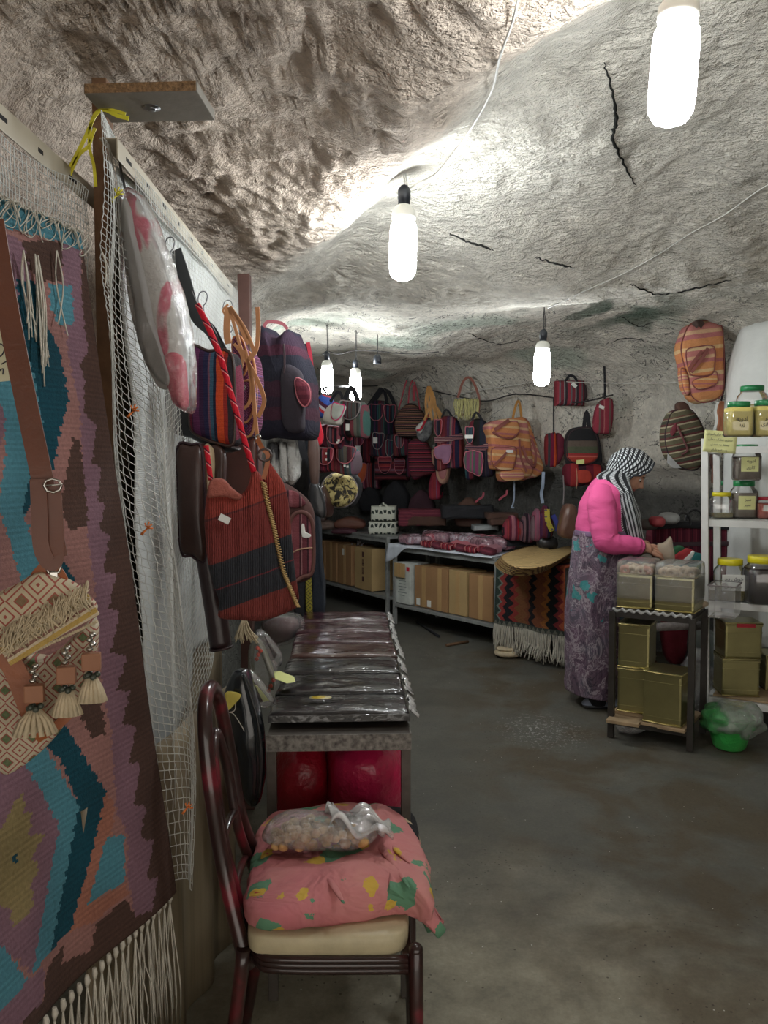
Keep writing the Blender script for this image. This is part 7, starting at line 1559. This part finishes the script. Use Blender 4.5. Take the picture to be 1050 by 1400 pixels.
for (pts, rd, nm) in (([wp(823, 672, 4.80), wp(822, 688, 4.74), wp(824, 706, 4.71), wp(826, 724, 4.68), wp(829, 739, 4.66), wp(842, 744, 4.655), wp(857, 745, 4.655), wp(871, 747, 4.665), wp(873, 747.3, 4.667)], [.070, .084, .083, .078, .072, .062, .056, .051, .046], 'sleeve'), ([wp(838, 676, 5.02), wp(846, 706, 5.09), wp(856, 736, 5.08), wp(872, 750, 4.99), wp(876, 752, 4.97)], [.075, .072, .065, .052, .046], 'sleeve')):
    bm = B(); P = smooth_pts(pts, 6); n = len(P); R = [lerp(rd[min(len(rd) - 1, int(i / 6))], rd[min(len(rd) - 1, int(i / 6) + 1)], (i % 6) / 6) * (1 + .035 * math.sin(i * 1.1) + .03 * noise.noise(Vector((i * .5, 3, 1)))) for i in range(n)]
    tube(bm, P, R, 26); bm.transform(IW); link(nm, bm, PINK, pw)
bm = B(); c = wp(875, 746.5, 4.668); tube(bm, [c + Vector((.004 * math.sin(a), .036 * math.cos(a), .036 * math.sin(a))) for a in [k * PI / 8 for k in range(16)]], .004, 8, True); bm.transform(IW); link('bracelet', bm, mk('gold_bracelet', C(220, 190, 140), .3, .8, bump=0), pw)
# skirt
SK = NT('floral_skirt'); co = SK.co(); w1 = SK.n('VectorMath', {0: co, 1: SK.n('VectorMath', {0: SK.noise(9, co, 3, out=1), 1: (.09, .09, .09)}, operation='MULTIPLY').outputs[0]}, operation='ADD').outputs[0]
base = SK.ramp(SK.noise(5, co, 4, .6), [(.32, C(88, 62, 84)), (.5, C(104, 84, 98)), (.62, C(86, 82, 94)), (.75, C(112, 84, 108))])
nn = SK.noise(6.5, SK.n('VectorMath', {0: co, 1: (1, 1, .75)}, operation='MULTIPLY').outputs[0], 5, .68, 1.1)
l1 = SK.math('LESS_THAN', SK.math('ABSOLUTE', SK.math('SUBTRACT', nn, .5)), .018); l2 = SK.math('LESS_THAN', SK.math('ABSOLUTE', SK.math('SUBTRACT', nn, .42)), .014); l3 = SK.math('LESS_THAN', SK.math('ABSOLUTE', SK.math('SUBTRACT', nn, .58)), .02)
base = SK.mix(SK.math('MULTIPLY', l1, .6), base, C(178, 166, 172)); base = SK.mix(SK.math('MULTIPLY', l2, .7), base, C(46, 40, 54)); base = SK.mix(SK.math('MULTIPLY', l3, .5), base, C(150, 130, 146))
vt = SK.n('TexVoronoi', {'Vector': w1, 'Scale': 6.5}); base = SK.mix(SK.math('MULTIPLY', SK.math('LESS_THAN', SK.math('MULTIPLY_ADD', SK.noise(34, co, 3), .45, vt.outputs[0]), .50), .85), base, C(44, 138, 138))
SK.put(SK.b.inputs['Base Color'], base); SK.b.inputs['Roughness'].default_value = .85; SK.put(SK.b.inputs['Normal'], SK.bump(SK.noise(10, SK.n('VectorMath', {0: co, 1: (2.6, 2.6, .5)}, operation='MULTIPLY').outputs[0]), .5, .03)); SK = SK.m
bm = loft(prof([(945, 774, 843, .20, -.10, 4.9), (925, 773, 844, .20, -.09, 4.9), (880, 773, 848, .20, -.04, 4.9), (840, 774, 853, .20, 0, 4.9), (800, 778, 862, .205, 0, 4.9), (770, 782, 870, .205, 0, 4.9), (745, 785, 872, .20, 0, 4.9), (727, 788, 869, .185, 0, 4.9)], 6), 80, .004, .055, 9); bm.transform(IW); link('skirt', bm, SK, pw)
bm = loft(prof([(731, 787, 870, .188, .02, 4.9), (727, 787, 870, .189, .02, 4.9), (724, 788, 869, .186, .02, 4.9)], 3), 60, .002, .02, 16); bm.transform(IW); link('waistband', bm, mk('mauve_waistband', C(120, 96, 124), .9, bump=.5, bs=40), pw)
for s, yy, dx in ((0, 4.81, 0), (1, 5.0, 8)):
    bm = loft(prof([(962, 803 + dx, 829 + dx, .06, 0, yy), (950, 802 + dx, 832 + dx, .065, 0, yy), (925, 800 + dx, 836 + dx, .075, 0, yy)], 4), 26, .004, .05, 5); bm.transform(IW); link('trouser_leg', bm, BLKF, pw)
    p = wp(819 + dx, 968, yy); bm = B(); ball(bm, (p.x + .02, yy, .035), (.235, .085, .072), .75, 30, 16, taper=.25, wr=.03); bm.transform(IW); link('shoe', bm, mk('pale_grey_blue_shoe', C(150, 158, 176), .6, bump=.2), pw)
    bm = B(); ball(bm, (p.x + .02, yy, .010), (.245, .092, .022), .6, 30, 10); bm.transform(IW); link('shoe_sole', bm, mk('shoe_sole', C(60, 60, 62), .7, bump=0), pw)
# headscarf
SC = NT('striped_scarf'); uvn = SC.n('TexCoord').outputs['UV']; s_ = SC.n('SeparateXYZ', {0: uvn})
st1 = SC.math('FRACT', SC.math('MULTIPLY', s_.outputs[1], 12)); ds = SC.math('FRACT', SC.math('ADD', SC.math('MULTIPLY', s_.outputs[0], 40), SC.math('MULTIPLY', st1, 1.4)))
on1 = SC.math('MULTIPLY', SC.math('LESS_THAN', st1, .52), SC.math('LESS_THAN', ds, .58)); SC.put(SC.b.inputs['Base Color'], SC.mix(on1, C(26, 28, 32), C(204, 208, 210))); SC.b.inputs['Roughness'].default_value = .85
SC.put(SC.b.inputs['Normal'], SC.bump(SC.noise(40), .3, .004)); SC = SC.m
SM = Matrix.Translation(HC) @ Matrix.Rotation(math.radians(-12), 4, 'Z') @ Matrix.Rotation(math.radians(24), 4, 'Y')
def cap(u, v):   # u around the face axis, v from the face opening to the back
    ph = 2 * PI * u; th = math.radians(lerp(50 + 30 * sst(.55, -.3, math.sin(ph)) if False else 50 + 30 * (1 - sst(-.35, .6, math.sin(ph))), 179, v))
    r = Vector((math.cos(th), math.sin(th) * math.cos(ph), math.sin(th) * math.sin(ph)))
    low = max(0, -r.z)
    p = Vector((r.x * (.132 + .014 * max(0, r.z)), r.y * .112, r.z * .142 + .008)); p.x += .018 * max(0, 1 - v * 3) * (1 if r.z > 0 else -.4)
    p.y *= 1 - .2 * low; p *= 1 + .018 * math.sin(v * 22 + ph) * (v > .05)
    return SM @ p
bm = B(); sheet(bm, cap, 84, 46, .007, uv=True); bm.transform(IW); link('headscarf', bm, SC, pw)
bm = B(); tube(bm, [Vector(cap(k / 60, 0.0)) for k in range(60)], .007, 8, True); bm.transform(IW); link('headscarf_rim', bm, mk('dark_scarf_rim', C(48, 52, 60), .85, bump=.2), pw)
def drapes(rows, nu, nv, fold, nf, ph0=0.):
    S = smooth_pts([Vector((r[0], r[1], r[2])) for r in rows], 8); Yd = smooth_pts([Vector((r[3], r[4], 0)) for r in rows], 8)
    def fn(v_, u):
        t = v_ * (len(S) - 1); i = min(len(S) - 2, int(t)); f = t - i; a = S[i].lerp(S[i + 1], f); b = Yd[i].lerp(Yd[i + 1], f)
        an = 2 * PI * u; L, R = wp(a.y, a.x, b.x), wp(a.z, a.x, b.x); c = (L + R) / 2; rx = (R.x - L.x) / 2; k = 1 + fold * math.sin(an * nf + ph0 + v_ * 3)
        return c + Vector((math.cos(an) * rx * k, math.sin(an) * b.y * k, 0))
    return fn
bm = B(); sheet(bm, drapes([(644, 828, 856, 4.90, .09), (651, 817, 858, 4.89, .12), (660, 821, 860, 4.87, .12), (670, 832, 862, 4.84, .115), (684, 840, 867, 4.80, .09), (700, 843, 873, 4.78, .075), (716, 845, 875, 4.77, .06), (732, 850, 877, 4.76, .04)], 0, 0, .07, 6), 40, 64, .006, uv=True); bm.transform(IW); link('scarf_drape', bm, SC, pw)
bm = B(); sheet(bm, drapes([(674, 848, 862, 4.74, .03), (690, 850, 868, 4.71, .03), (712, 856, 874, 4.70, .028), (736, 862, 879, 4.70, .02)], 0, 0, .1, 5), 30, 40, .005, uv=True); bm.transform(IW); link('scarf_end', bm, SC, pw)
bm = B()
for i in range(26):
    a = lerp(852, 878, i / 25); p = wp(a, 731, 4.75 + ru(-.03, .03)); tube(bm, [p, p + Vector((ru(-.006, .006), 0, -.02)), p + Vector((ru(-.01, .01), 0, -.04))], .0022, 4)
bm.transform(IW); link('scarf_fringe', bm, mk('scarf_thread', C(140, 144, 150), .9, bump=0), pw)
# thin paper bag in her hands
T = Thing('paper_bag', 'small translucent beige bag held in the hands over the open tins', 'bag', 922, 770, 4.66, math.radians(-10))
T.pad('bag', clear('beige_film', tint=(.9, .86, .8, 1), haze=.6, wr=.8, ws=20, gl=.03, hz=C(196, 178, 156)), [(898, 746), (908, 742), (917, 734), (921, 748), (923, 766), (918, 772), (904, 768)], -.0, .03, .012, wr=.01)
T.pad('flap', mk('grey_film', C(176, 172, 160), .5, bump=.4), [(871, 764), (884, 756), (892, 758), (888, 766), (876, 772)], -.0, .012, .003, wr=.004)
# ============================================================= output
sc.view_settings.view_transform = 'Standard'; sc.view_settings.look = 'None'; sc.view_settings.gamma = 1
sc.view_settings.use_curve_mapping = False; sc.view_settings.exposure = EXPO
sc.cycles.use_denoising = True; sc.cycles.max_bounces = 6; sc.cycles.diffuse_bounces = 4; sc.cycles.adaptive_threshold = .03; sc.cycles.glossy_bounces = 3; sc.cycles.transparent_max_bounces = 24
sc.cycles.sample_clamp_indirect = 6
sc.cycles.caustics_reflective = False; sc.cycles.caustics_refractive = False
